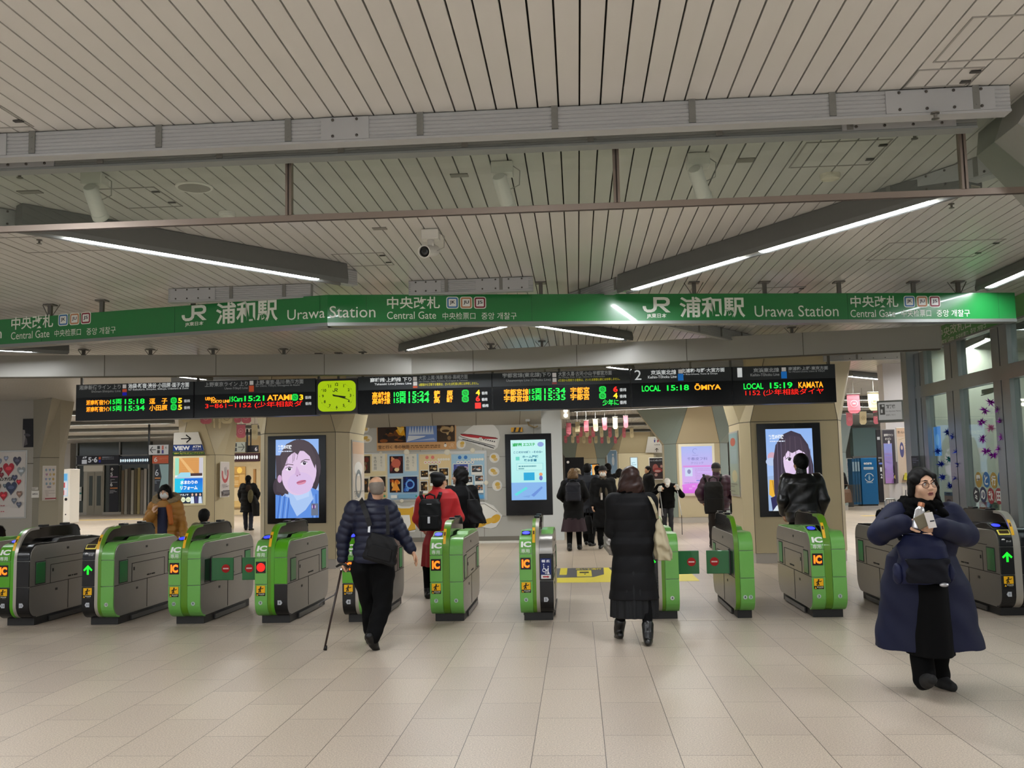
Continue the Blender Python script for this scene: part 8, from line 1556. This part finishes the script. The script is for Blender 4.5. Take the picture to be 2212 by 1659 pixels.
# ---- woman in the navy coat coming towards the viewer
X, Y, H = 2.42, 6.86, 1.46; g = H/1.65; L = loc_of(0.0, X, Y, g); ncoat = M('coat_navy', '0c1230', 0.65, noise=0.15, nscale=6, spec=0.3); HRw = rotz(0.17)@rotx(-0.02)@roty(-0.07)
wl, wr_ = L(1952, 1131, -0.30), L(2030, 1140, -0.30)
pose = dict(sh=[L(1936, 1112), L(2052, 1112)], el=[L(1900, 1152, -0.06), L(2088, 1156, -0.06)], wr=[wl, wr_], hip=[L(1972, 1270), L(2016, 1270)], kn=[L(1988, 1380, -0.05), L(2022, 1380, 0.06)], an=[L(1996, 1466, -0.16), L(2028, 1460, 0.12)],
            toe=[V3(0.0, -1, 0), V3(0.25, -1, 0)], tp=[0.42, 0], head=L(1993, 1048, -0.03), neck=L(1990, 1094, 0.0),
            hd=[(nrm(V3(0.93, -0.28, 0.10)), nrm(V3(0.1, 0.6, -0.75)), 1, 0.42), (nrm(V3(-0.93, -0.25, 0.02)), nrm(V3(-0.1, 0.8, 0.3)), -1, 0.75)])
def coat_n(c):
    g = c['g']; hz = [(L(px, py)[0], L(px, py)[2]) for px, py in ((2012, 1398), (2003, 1260), (1990, 1200))]; z3 = hz[0][1]
    coat(ncoat, 0.05, z3, None, 0.088, None, (0.022, 5, 0.25, 1.0), 0.06, 0.006, 17, 0.072, 'long_coat', more=[(z3-0.14, hz[0][0]+0.02, 0.04, 0.43, 0.27), (z3, hz[0][0], 0.04, 0.405, 0.255), (hz[1][1], hz[1][0], 0.035, 0.325, 0.225), (hz[2][1], hz[2][0], 0.02, 0.25, 0.18)])(c)
    S = Sdf(0.006); a_, b_ = L(2000, 1407), L(1998, 1255); S.loft([(a_[2]*g, a_[0]*g, -0.095*g, 0.165*g, 0.225*g), (b_[2]*g, b_[0]*g, -0.07*g, 0.13*g, 0.19*g)], 0.01, None, 2.0, (0.03, 9, 0.2, 0.9)); S.build('inner_skirt', blk, c['t'])
    P, sc = c['P'], c['sc']
    for i in (0, 1): a = sc(P['el'][i]); b = sc(P['wr'][i]); d_ = nrm(b-a); S = Sdf(0.006); S.cap(b-d_*0.075*g, b-d_*0.005*g, 0.044*g, 0.036*g, 0.01); S.wrinkle(0.002, 60); S.build('sweater_cuff', M('cuff_cream', 'b3a89c', 0.8), c['t'])
    S = Sdf(0.006); n = sc(P['neck']); S.ell(n+V3(-0.01, -0.01, 0.012), V3(0.150, 0.135, 0.070)*g, 0.02); S.ell(n+V3(0, -0.11, -0.075)*g, V3(0.07, 0.045, 0.09)*g, 0.04); S.cap(n+V3(-0.1, 0.03, 0.03), n+V3(-0.10, -0.09, -0.05), 0.045, 0.045, 0.03); S.cap(n+V3(0.1, 0.03, 0.03), n+V3(0.10, -0.09, -0.05), 0.045, 0.045, 0.03); S.wrinkle(0.006, 75); S.build('fur_collar', M('fur_black'), c['t'])
    S = Sdf(0.006)
    for s in (-1, 1): S.cap(n+V3(0.10*s, -0.06, -0.06)*g, n+V3(0.20*s, -0.10, -0.11)*g, 0.03, 0.02, 0.02); S.cap(n+V3(0.20*s, -0.10, -0.11)*g, n+V3(0.06*s, -0.15, -0.20)*g, 0.02, 0.012, 0.02)
    S.build('lapel', ncoat, c['t'])
def boots_n(c): shoes(M('boot_suede', '141313', 0.8, noise=0.2, nscale=60), 0.052, 0.27, 0.16)(c)
def hair_n(c):
    T, r, R = c['T'], c['r'], c['HR']; S = Sdf(0.0045); S.ell(T(0, 0.018, 0.036), r(0.083, 0.102, 0.090), 0.01, R); S.ell(T(0, 0.055, -0.05), r(0.082, 0.062, 0.10), 0.03, R)
    S.cap(T(-0.076, -0.012, 0.05), T(-0.086, 0.01, -0.05), 0.018, 0.020, 0.02); S.cap(T(-0.086, 0.01, -0.05), T(-0.092, 0.02, -0.115), 0.018, 0.008, 0.02); S.cap(T(0.070, -0.035, 0.055), T(0.082, -0.012, -0.02), 0.018, 0.022, 0.02); S.cap(T(0.082, -0.012, -0.02), T(0.105, 0.015, -0.15), 0.022, 0.016, 0.02); S.cap(T(0.098, 0.02, -0.10), T(0.115, 0.03, -0.19), 0.02, 0.008, 0.02)
    S.ell(T(-0.004, -0.105, -0.04), r(0.068, 0.085, 0.118), 0.008, R, 's'); S.wrinkle(0.0022, 75); S.build('hair', HAIRK, c['t'])
    gm = M('glasses_brown', '3a2018', 0.3, 0.3); m = MB()
    for s in (-1, 1): m.tube([T(0.0325*s+0.0245*math.cos(a), -0.1045+0.006*abs(math.cos(a)), 0.002+0.0195*math.sin(a)) for a in (2*PI*k/24 for k in range(25))], 0.0017, 6, False); m.tube([T(0.057*s, -0.098, 0.008), T(0.070*s, -0.07, 0.010), T(0.078*s, 0.0, 0.006)], 0.0016, 6)
    m.tube([T(-0.009, -0.1045, 0.006), T(0, -0.110, 0.010), T(0.009, -0.1045, 0.006)], 0.0017, 6); m.build('glasses', gm, c['t'])
tw, cw_ = person('woman with glasses in a long navy coat walking towards the viewer', X, Y, H, 0.0, pose, 0.0042, SKIN2, HRw, True, top=coat_n, bottom=trousers(blk, (0.115, 0.088, 0.080), 0.1, 0.006), shoes=boots_n, hair=hair_n, head_g=1.13)
wv = V3(*wr_)*g; el_ = V3(*pose['el'][1])*g; wd_ = nrm(wv-el_); cpt = wv-wd_*0.012
m = MB(); m.lathe([(0.031, -0.012), (0.034, -0.01), (0.034, 0.01), (0.031, 0.012)], cpt, wd_, 20); o = m.build('watch', M('watch_black', '0c0c0e', 0.3), tw, smooth=True); m = MB(); nf = nrm(np.cross(wd_, V3(0, 0, 1))); nf = nf if nf[1] < 0 else -nf; m.lathe([(0.0, 0.030), (0.018, 0.0305), (0.018, 0.040), (0, 0.0405)], cpt, nf, 16); m.build('dial', M('watch_dial', '1d2022', 0.15), o)
# her rucksack worn in front, bottle, pouch and card
bpn = M('rucksack_navy', '0e1538', 0.6, noise=0.15, nscale=20, spec=0.3); q = W3(1993, 1205, Y-0.25); t = thing('rucksack', 'navy rucksack worn on the chest of the woman in the navy coat', 'rucksack', q); r0 = lambda px, py, dy: W3(px, py, Y+dy)-q
S = Sdf(0.006); S.loft([(-0.165, 0, 0, 0.15, 0.07), (-0.10, 0, 0, 0.165, 0.085), (0.08, 0, 0, 0.15, 0.075), (0.155, 0, 0.01, 0.11, 0.055)], 0.03, None, 3.2); S.wrinkle(0.004, 28); S.build('bag_body', bpn, t)
S = Sdf(0.006); S.loft([(-0.155, 0, -0.07, 0.13, 0.035), (-0.03, 0, -0.085, 0.135, 0.03), (0.0, 0, -0.08, 0.125, 0.02)], 0.02, None, 3); S.wrinkle(0.004, 40); S.build('front_pocket', M('rucksack_dark', '070914', 0.7, spec=0.25), t)
for s in (-1, 1):
    S = Sdf(0.007); S.ell((0.165*s, -0.0, -0.10), (0.03, 0.06, 0.07), 0.02); S.wrinkle(0.003, 50); S.build('side_pocket', bpn, t)
    ribbon([(0.12*s, 0.03, 0.12), (0.16*s, 0.06, 0.20), (0.17*s, 0.15, 0.26)], 0.035, 0.01, (0, -1, 0.6)).build('strap', M('rucksack_dark'), t)
o = MB().ball((0.09, -0.105, -0.165), (0.03, 0.014, 0.014)).build('charm', M('charm_silver', 'b8b8bc', 0.3, 0.6), t, smooth=True)
q = W3(1985, 1115, Y-0.345); t = thing('metal_bottle', 'silver bottle with a copper cap held in the right hand of the woman in navy', 'bottle', q); ax = Vector((0.28, 0.1, 0.95)).normalized()
m = MB(); m.lathe([(0.0, -0.085), (0.030, -0.084), (0.032, -0.07), (0.032, 0.035), (0.026, 0.052), (0.019, 0.060), (0.018, 0.066)], (0, 0, 0), ax, 24); sm_angle(m.build('bottle_body', M('bottle_steel', 'd4d4d6', 0.18, 0.7), t)); m = MB(); m.lathe([(0.0205, 0.064), (0.0215, 0.067), (0.0215, 0.088), (0.018, 0.092), (0, 0.092)], (0, 0, 0), ax, 24); sm_angle(m.build('cap', M('cap_copper', 'b57a5a', 0.3, 0.6), t))
q = W3(1998, 1122, Y-0.385); o = MB(); R = frame((0, 0, 0), (0.86, 0.1, 0.38), (-0.35, 0.2, 0.9)); o.T = R; o.box(-0.065, 0.055, -0.045, 0.04, -0.008, 0.008); b = o.build('pouch', M('pouch_khaki', '6e6650', 0.6, noise=0.1), None, bevel=0.006); b.location = q; tag(b, 'khaki pouch held between the hands of the woman in navy', 'pouch')
q = W3(2010, 1124, Y-0.405); o = MB(); R = frame((0, 0, 0), (0.75, 0.0, 0.1), (-0.18, 0.15, 0.95)); o.T = R; o.box(-0.026, 0.026, -0.05, 0.052, -0.002, 0.002); b = o.build('folded_paper', M('paper_white', 'dcd6d0', 0.6), None); b.location = q; tag(b, 'folded white paper in the left hand of the woman in navy', 'paper')
m = MB(); m.T = R; m.box(-0.006, 0.022, -0.01, -0.002, -0.0035, -0.002).box(-0.006, 0.022, -0.01, -0.002, 0.002, 0.0035); m.build('print_bar', M('ink_dark', '2a2a30', 0.6), b)
# ---- person in red with beret and black rucksack, and the companion in black
X, Y, H = -1.72, 12.15, 1.58; g = H/1.65; L = loc_of(f_, X, Y, g); red = M('coat_red', 'b3161c', 0.6, noise=0.12, nscale=10); red2 = M('skirt_red', '96121a', 0.65, noise=0.15, nscale=12)
pose = dict(sh=[L(975, 1080), L(912, 1082)], el=[L(992, 1118, 0.02), L(902, 1120, 0.02)], wr=[L(962, 1132, 0.24), L(914, 1140, 0.22)], head=L(950, 1040), neck=L(946, 1062), an=[V3(-0.08, 0.1, 0.085), L(925, 1284, -0.1)], kn=[V3(-0.08, 0.0, 0.47), L(924, 1225, -0.03)], toe=[V3(-0.1, -1, 0), V3(0.1, -1, 0)])
def beret(c):
    T, r, R = c['T'], c['r'], c['HR']; S = Sdf(0.006); S.ell(T(0.01, 0.028, 0.066), r(0.100, 0.118, 0.055), 0.01, R@rotx(0.28)); S.ell(T(0, 0.04, 0.02), r(0.088, 0.095, 0.06), 0.02, R); S.cut(T(0, 0, -0.03), R@V3(0, -0.5, -1)); S.build('beret', M('felt_black', '101013', 0.85), c['t'])
def top_red(c):
    coat(red, 0.045, 0.82, (0.20, 0.16), 0.07, None, None, 0.072, 0.004, 22, 0.055, 'red_jacket')(c)
person('person in a red coat and black beret with a black rucksack', X, Y, H, f_, pose, 0.0075, top=top_red, bottom=lambda c: (tights(blk, (0.09, 0.065, 0.05))(c), skirt(red2, 0.40, 0.98, (0.27, 0.22), (0.07, 9))(c)), shoes=shoes(shoeK, 0.044, 0.26, 0.06), hat=beret, hair=hair_short(HAIRK, 0.0, 0.006, 0.06), head_R=rotz(-0.5))
def rucksack(label, q, w_, d_, hh, mat, straps=True, pocket=True, group=None, face=0.0):
    t = thing('rucksack', label, 'rucksack', q, face); S = Sdf(0.008); S.loft([(-hh/2, 0, 0, w_/2*0.95, d_/2), (-hh*0.3, 0, 0, w_/2, d_/2), (hh*0.35, 0, 0, w_/2*0.95, d_/2*0.85), (hh/2, 0, 0.01, w_/2*0.7, d_/2*0.6)], 0.02, None, 4); S.wrinkle(0.002, 35); S.build('bag_body', mat, t)
    if pocket: S = Sdf(0.008); S.loft([(-hh*0.45, 0, -d_*0.45, w_/2*0.82, 0.04), (-hh*0.02, 0, -d_*0.48, w_/2*0.82, 0.035)], 0.02, None, 4); S.build('front_pocket', mat, t)
    if straps:
        MB().tube([(-w_*0.22, 0.02, hh*0.45), (-w_*0.2, 0.01, hh*0.60), (0, 0.0, hh*0.66), (w_*0.2, 0.01, hh*0.60), (w_*0.22, 0.02, hh*0.45)], 0.011, 8).build('carry_handle', mat, t)
        for s in (-1, 1): ribbon([(s*w_*0.3, 0.05, hh*0.42), (s*w_*0.42, 0.04, hh*0.62), (s*w_*0.44, 0.12, hh*0.74)], 0.045, 0.012, (0, -1, 0.4)).build('strap', mat, t)
    return t
t = rucksack('black square rucksack on the back of the person in red', W3(929, 1112, Y-0.21), 0.285, 0.13, 0.39, bagM); ribbon([(0, -0.105, -0.02), (0, -0.108, -0.10)], 0.03, 0.008, (0, -1, 0)).build('buckle', M('cane_silver'), t); MB().box(-0.03, 0.03, -0.075, -0.068, 0.13, 0.136).build('label_bar', M('charm_silver'), t)
X, Y, H = -1.55, 12.75, 1.60; g = H/1.65; L = loc_of(math.pi*0.72, X, Y, g)
person('person with tied dark hair in black beside the person in red', X, Y, H, math.pi+0.5, dict(head=V3(0, -0.03, 1.535), el=[V3(-0.23, 0.0, 1.08), V3(0.22, -0.02, 1.08)]), 0.0085, SKIN2, rotz(0.85), True, top=coat(blk2, 0.04, 0.62, (0.20, 0.16), 0.065), bottom=trousers(blk), shoes=shoes(shoeK), hair=hair_bob(HAIRK, 0.10, 0.085, fringe=True))
q = W3(1026, 1102, 12.45); t = thing('tote_bag', 'black tote bag on the shoulder of the person beside the one in red', 'bag', q); S = Sdf(0.008); S.loft([(-0.17, 0.03, 0, 0.12, 0.05), (0.0, 0.0, 0, 0.095, 0.05), (0.14, -0.03, 0, 0.075, 0.03)], 0.02, None, 3); S.wrinkle(0.004, 30); S.build('bag_body', bagM, t)
for s in (-1, 1): ribbon([(-0.03+0.04*s, 0.0, 0.13), (-0.07+0.01*s, 0.03, 0.24), (-0.12, 0.08, 0.31)], 0.02, 0.006, (0, -1, 0.2)).build('strap', bagM, t)
# ---- man in the black leather jacket before the right screen
X, Y, H = 2.92, 12.9, 1.69
def hair_l(c): hair_short(HAIRK, -0.03, 0.017, 0.035)(c)
person('man with short black hair in a black leather jacket before the right screen', X, Y, H, f_, dict(el=[V3(-0.255, 0.04, 1.08), V3(0.255, 0.04, 1.08)], wr=[V3(-0.24, -0.08, 0.88), V3(0.22, -0.12, 0.90)], sh=[V3(-0.19, 0, 1.33), V3(0.19, 0, 1.33)]), 0.0078, top=coat(leatherK, 0.06, 0.80, (0.225, 0.17), 0.075, None, None, 0.07, 0.0055, 20, 0.05, 'leather_jacket'), bottom=trousers(blk), shoes=shoes(shoeK), hair=hair_l, head_R=rotz(0.25))
# ---- man in the purple quilted jacket with cap and rucksack
X, Y, H = 2.66, 18.85, 1.63; pur_ = M('puffer_purple', '3a1a30', 0.5, noise=0.15, nscale=10)
def cap_b(c): hat_beanie(M('cap_black', '121216', 0.7), 0.004, False, 'cap', 0.02)(c)
person('man in a dark purple quilted jacket and black cap walking away', X, Y, H, f_, dict(sh=[V3(-0.19, 0, 1.33), V3(0.19, 0, 1.33)], el=[V3(-0.33, 0.02, 1.08), V3(0.33, 0.02, 1.08)], wr=[V3(-0.27, -0.15, 0.92), V3(0.27, -0.15, 0.92)], an=[V3(-0.07, 0.18, 0.085), V3(0.09, -0.2, 0.085)], kn=[V3(-0.08, 0.0, 0.47), V3(0.09, -0.16, 0.47)]), 0.009, top=coat(pur_, 0.065, 0.74, (0.235, 0.18), 0.088, (0.012, 0.11), None, 0.075, 0.002, 25, 0.06, 'quilted_jacket'), bottom=trousers(M('trousers_dark', '1a1415', 0.7)), shoes=shoes(shoeK), hat=cap_b, hair=hair_short(HAIRG, 0.0, 0.002, 0.07))
rucksack('black hiking rucksack on the back of the man in the purple jacket', W3(1542, 1075, Y-0.30), 0.37, 0.20, 0.60, bagM)
# ---- people of the middle passage
cd = M('coat_dark', '090a0d', 0.75, noise=0.15, nscale=15, spec=0.25); mar = M('coat_maroon', '2a1420', 0.7, noise=0.15)
X, Y, H = -0.10, 19.0, 1.58
def coat_bp(c): coat(cd, 0.045, 0.62, (0.22, 0.18), 0.07, name='coat')(c); S = Sdf(0.009); g = c['g']; S.loft([(0.38*g, 0, 0, 0.265*g, 0.22*g), (0.66*g, 0, 0, 0.215*g, 0.17*g)], 0.01, None, 2.0, (0.05, 8, 0.3, 0.7)); S.build('coat_skirt', mar, c['t'])
person('woman with tan hair in a dark coat and boots, leftmost of the crowd', X, Y, H, f_, dict(el=[V3(-0.27, 0.0, 1.1), V3(0.27, 0.0, 1.1)], wr=[V3(-0.2, -0.16, 1.0), V3(0.2, -0.16, 1.0)], an=[V3(-0.1, -0.15, 0.085), V3(0.1, 0.15, 0.085)], kn=[V3(-0.09, -0.12, 0.47), V3(0.09, 0, 0.47)]), 0.009, top=coat_bp, bottom=tights(blk, (0.09, 0.065, 0.05)), shoes=shoes(shoeK, 0.046, 0.26, 0.22), hair=hair_bob(HAIRT, 0.10, 0.095))
rucksack('dark navy rucksack on the back of the woman with tan hair', W3(1238, 1062, Y-0.22), 0.30, 0.15, 0.36, M('rucksack_ink', '141726', 0.6))
X, Y, H = 0.50, 19.5, 1.62
def scarf(c):
    S = Sdf(0.008); n = c['sc'](c['P']['neck']); S.ell(n+V3(0, -0.01, 0.0), V3(0.085, 0.085, 0.04), 0.02)
    for s in (-1, 1): S.cap(n+V3(0.03*s, -0.10, -0.02), n+V3(0.06*s, -0.16, -0.34), 0.03, 0.028, 0.02)
    S.build('scarf', M('scarf_olive', '4a4232', 0.8, noise=0.3, nscale=60), c['t'])
    MB().box(-0.06, -0.02, -0.215, -0.205, n[2]-0.42, n[2]-0.28).build('name_card', M('paper_white'), c['t'])
person('man in a black hat, face mask and long dark coat coming through the passage', X, Y, H, 0.0, dict(an=[V3(-0.08, -0.15, 0.085), V3(0.09, 0.15, 0.085)]), 0.0088, SKIN2, None, True, top=lambda c: (coat(cd, 0.055, 0.42, (0.25, 0.19), 0.072)(c), scarf(c)), bottom=trousers(blk), shoes=shoes(shoeK), hair=hair_short(HAIRG, -0.03, 0.004), mask=True, hat=hat_beanie(M('hat_black', '0f0f12', 0.8), 0.045, False, 'hat', 0.035))
X, Y, H = 0.20, 20.2, 1.68
person('man in dark clothes seen from behind with a slung bag, left of the masked man', X, Y, H, f_-0.3, dict(sh=[V3(-0.18, 0, 1.34), V3(0.18, 0, 1.36)], an=[V3(-0.1, 0.2, 0.085), V3(0.1, -0.15, 0.085)]), 0.009, top=coat(M('coat_ink', '1a1f2b', 0.65), 0.06, 0.66, (0.22, 0.18), 0.075), bottom=trousers(blk), shoes=shoes(shoeK), hair=hair_short(HAIRK, -0.02, 0.012))
q = W3(1270, 1131, 19.7); t = thing('hand_bag', 'black bag hanging at the side of the man left of the masked man', 'bag', q); S = Sdf(0.009); S.loft([(-0.2, 0, 0, 0.10, 0.06), (0, 0.0, 0, 0.095, 0.07), (0.16, 0.01, 0, 0.06, 0.04)], 0.02, None, 3); S.build('bag_body', bagM, t); MB().tube([(-0.04, 0, 0.14), (-0.02, 0, 0.3), (0.02, 0, 0.3), (0.05, 0, 0.14)], 0.01, 6).build('handle', bagM, t)
def backer(label, px, top_y, Y, H, face, hairf, coatf, **kw):
    p = at_y(px, top_y, Y); return person(label, p.x, Y, H, face, kw.pop('pose', None), 0.0105, top=coatf, bottom=trousers(blk), shoes=shoes(shoeK), hair=hairf, **kw)
backer('tall dark-haired man in the crowd behind the masked man', 1313, 1003, 23.6, 1.70, f_, hair_short(HAIRK, -0.02, 0.012), coat(cd, 0.055, 0.6, (0.22, 0.17), 0.07))
backer('man with dark hair between the tall man and the black board', 1291, 1008, 24.8, 1.66, f_+0.3, hair_short(HAIRK, -0.02, 0.014), coat(cd, 0.055, 0.6, (0.22, 0.17), 0.07))
backer('person in a cream jacket with dark hair right of the masked man', 1338, 1015, 22.6, 1.56, f_, hair_bob(HAIRK, 0.10, 0.088), coat(M('coat_cream', 'c8bd9e', 0.7, noise=0.1), 0.06, 0.62, (0.22, 0.18), 0.075))
backer('blond person with a pale scarf behind the woman with tan hair', 1247, 1015, 26.5, 1.60, f_+0.6, hair_bob(M('hair_blond', '8a7a5e', 0.5, noise=0.2), 0.13, 0.095), coat(M('coat_pale', 'b8b4ac', 0.7), 0.05, 0.6, (0.22, 0.18), 0.07))
backer('dark-haired person in profile at the far column, left of the film poster', 1400, 1010, 30.0, 1.64, -1.2, hair_short(HAIRK, -0.03, 0.012), coat(cd, 0.055, 0.5, (0.22, 0.17), 0.07))
backer('white-haired person half hidden between the lilac poster column and the right screen column', 1568, 1004, 33.0, 1.66, f_, hair_short(M('hair_white', 'c8c4bc', 0.6), -0.02, 0.01), coat(cd, 0.05, 0.6, (0.22, 0.17), 0.07))
# ---- old person with white cap and walking poles
X, Y, H = 2.13, 23.6, 1.42
def cap_w(c): hat_beanie(M('cap_white', 'e4e2dc', 0.6), 0.0, True, 'cap', 0.02)(c)
gl = M('glove_white', 'dcdad4', 0.7)
def gloves(c):
    for i in (0, 1): S = Sdf(0.008); w_ = c['sc'](c['P']['wr'][i]); S.ell(w_+V3(0, -0.03, 0.01), (0.055, 0.055, 0.06), 0.02); hand_ops(S, w_, V3(0, -0.4, 0.6), V3(0.5 if i == 0 else -0.5, -0.6, -0.3), 1.15, 1.3, 1 if i == 0 else -1); S.build('glove', gl, c['t'])
pp = dict(sh=[V3(-0.21, -0.10, 1.30), V3(0.21, -0.10, 1.30)], el=[V3(-0.40, -0.06, 1.09), V3(0.42, -0.06, 1.05)], wr=[V3(-0.22, -0.34, 1.22), V3(0.26, -0.34, 1.25)], head=V3(0, -0.26, 1.40), neck=V3(0, -0.16, 1.34), lean=(0, -0.25))
person('stooped person in black with a white cap leaning on two walking poles', X, Y, H, 0.0, pp, 0.0085, SKIN2, rotx(0.45), True, top=coat(blk, 0.06, 0.70, (0.22, 0.18), 0.075), bottom=trousers(M('trousers_ink', '1c1e26', 0.7)), shoes=shoes(shoeK), hat=cap_w, hair=hair_short(HAIRG, -0.03, 0.004), mask=True, extra=gloves)
for i, s in ((0, 'left'), (1, 'right')):
    w_ = pp['wr'][i]*H/1.65; t = thing('walking_pole', 'thin walking pole in the white glove on the %s of the stooped person' % s, 'walking pole', (X+w_[0], Y+w_[1]-0.05, 0)); b = Vector((0.03 if i == 0 else 0.05, -0.25, 0.0))
    MB().tube([Vector((0, 0, w_[2]+0.06)), Vector((0, 0, w_[2]-0.06))], 0.017, 8).build('grip', shoeK, t); MB().tube([Vector((0, 0, w_[2]-0.06)), b+Vector((0, 0, 0.45))], 0.010, 8).build('upper_shaft', M('pole_silver', 'b4b4b4', 0.3, 0.7), t); MB().tube([b+Vector((0, 0, 0.45)), b], 0.008, 8).build('lower_shaft', shoeK, t)
# ---- left of the gates: masked woman in the camel parka, boy, long puffer
X, Y, H = -5.80, 13.3, 1.46; cam_ = M('parka_camel', 'a8742c', 0.55, noise=0.12, nscale=9)
def parka(c):
    coat(cam_, 0.05, 0.70, (0.22, 0.18), 0.062, (0.010, 0.08), None, 0.07, 0.003, 24, 0.06, 'parka')(c); g = c['g']; n = c['sc'](c['P']['neck']); S = Sdf(0.0075); K = [n+V3(0.15*math.cos(a), 0.03+0.11*math.sin(a), 0.02+0.05*math.sin(a)) for a in [-1.0+k*(5.14/10) for k in range(11)]]
    for a, b in zip(K[:-1], K[1:]): S.cap(a, b, 0.055*g, 0.055*g, 0.02)
    S.wrinkle(0.008, 80); S.build('fur_hood_trim', M('fur_tan', '8f7a58', 0.9, noise=0.3, nscale=80), c['t']); S = Sdf(0.0075); S.loft([(0.78*g, 0, -0.16*g, 0.075*g, 0.06*g), (1.30*g, 0.0, -0.13*g, 0.085*g, 0.06*g)], 0.02); S.build('sweater_front', M('sweater_navy', '1f2440', 0.8), c['t'])
    S = Sdf(0.0075); S.cap((0.10*g, -0.16*g, 1.30*g), (0.15*g, -0.20*g, 1.05*g), 0.045*g, 0.035*g, 0.02); S.build('orange_lining', M('lining_orange', 'b8641c', 0.7), c['t'])
person('woman in a camel padded parka and white face mask beyond the left gates', X, Y, H, 0.1, dict(sh=[V3(-0.19, 0, 1.32), V3(0.19, 0, 1.32)], el=[V3(-0.28, -0.06, 1.06), V3(0.27, -0.02, 1.03)], wr=[V3(-0.13, -0.24, 1.20), V3(0.36, -0.20, 0.82)], hd=[(nrm(V3(0.2, -0.1, 0.9)), nrm(V3(0.7, 0.6, 0)), 1, 0.6), None], head=V3(0, -0.05, 1.53)), 0.0075, SKIN2, None, True, top=parka, bottom=trousers(blk), shoes=shoes(shoeK), hair=hair_bob(HAIRK, 0.13, 0.10, fringe=True), mask=True)
X, Y, H = -5.03, 12.75, 1.10
person('boy with short dark hair, only his head showing over the gate numbered 10', X, Y, H, f_+0.2, None, 0.0075, SKIN2, None, False, top=coat(M('jacket_olive', '6a6448', 0.7, noise=0.3, nscale=40), 0.04, 0.7, (0.2, 0.16), 0.065), bottom=trousers(blk), shoes=shoes(shoeK), hair=hair_short(HAIRK, -0.02, 0.008, 0.04), head_g=1.35)
X, Y, H = -9.72, 28.0, 1.60
person('person in a long black padded coat with a dark bag before the shop', X, Y, H, f_, dict(an=[V3(-0.12, 0.12, 0.085), V3(0.10, -0.1, 0.085)], el=[V3(-0.3, 0.0, 1.1), V3(0.26, -0.02, 1.1)]), 0.010, top=lambda c: (coat(cblk, 0.055, 0.55, (0.23, 0.19), 0.075, (0.010, 0.12))(c), (lambda S: (S.ell(V3(-0.05, 0.12, 1.25)*c['g'], V3(0.11, 0.07, 0.13)*c['g'], 0.02), S.build('hood', M('hood_brown', '2a1c14', 0.9, noise=0.3), c['t'])))(Sdf(0.01))), bottom=trousers(M('jeans_navy', '171c30', 0.7)), shoes=shoes(shoeK), hair=hair_short(HAIRK, -0.04, 0.014))
q = W3(552, 1088, 27.8); t = thing('hand_bag', 'black bag hanging at the right of the long black padded coat', 'bag', q); S = Sdf(0.01); S.loft([(-0.36, 0.02, 0, 0.10, 0.07), (0.0, 0, 0, 0.12, 0.09), (0.25, -0.06, 0, 0.05, 0.06)], 0.02); S.build('bag_body', bagM, t); MB().ball((-0.13, -0.05, 0.22), (0.09, 0.05, 0.2)).build('camouflage_panel', M('camo_olive', '5a5438', 0.8, noise=0.5, nscale=30), t, smooth=True)
X, Y, H = 7.05, 26.9, 1.58
person('person in black with a pale hood carrying a brown bag by the right screen column', X, Y, H, f_+0.25, dict(wr=[V3(-0.22, -0.1, 0.95), V3(0.2, -0.1, 0.9)]), 0.010, top=lambda c: (coat(cd, 0.05, 0.55, (0.21, 0.17), 0.07)(c), (lambda S: (S.ell(V3(0, 0.07, 1.38)*c['g'], V3(0.12, 0.09, 0.06)*c['g'], 0.02), S.build('hood', M('hood_cream', 'b8ad98', 0.9), c['t'])))(Sdf(0.01))), bottom=trousers(blk), shoes=shoes(shoeK), hair=hair_short(HAIRK, -0.03, 0.012))
q = W3(1828, 1068, 26.75); t = thing('hand_bag', 'brown hand bag of the person with the pale hood at right', 'bag', q); S = Sdf(0.01); S.loft([(-0.22, 0, 0, 0.15, 0.07), (0.05, 0, 0, 0.13, 0.07), (0.14, 0, 0, 0.10, 0.04)], 0.02, None, 3); S.build('bag_body', M('bag_brown', '5a4230', 0.6, noise=0.15), t); MB().tube([(-0.08, 0, 0.1), (-0.05, 0, 0.26), (0.05, 0, 0.26), (0.08, 0, 0.1)], 0.012, 6).build('handle', M('bag_brown'), t)
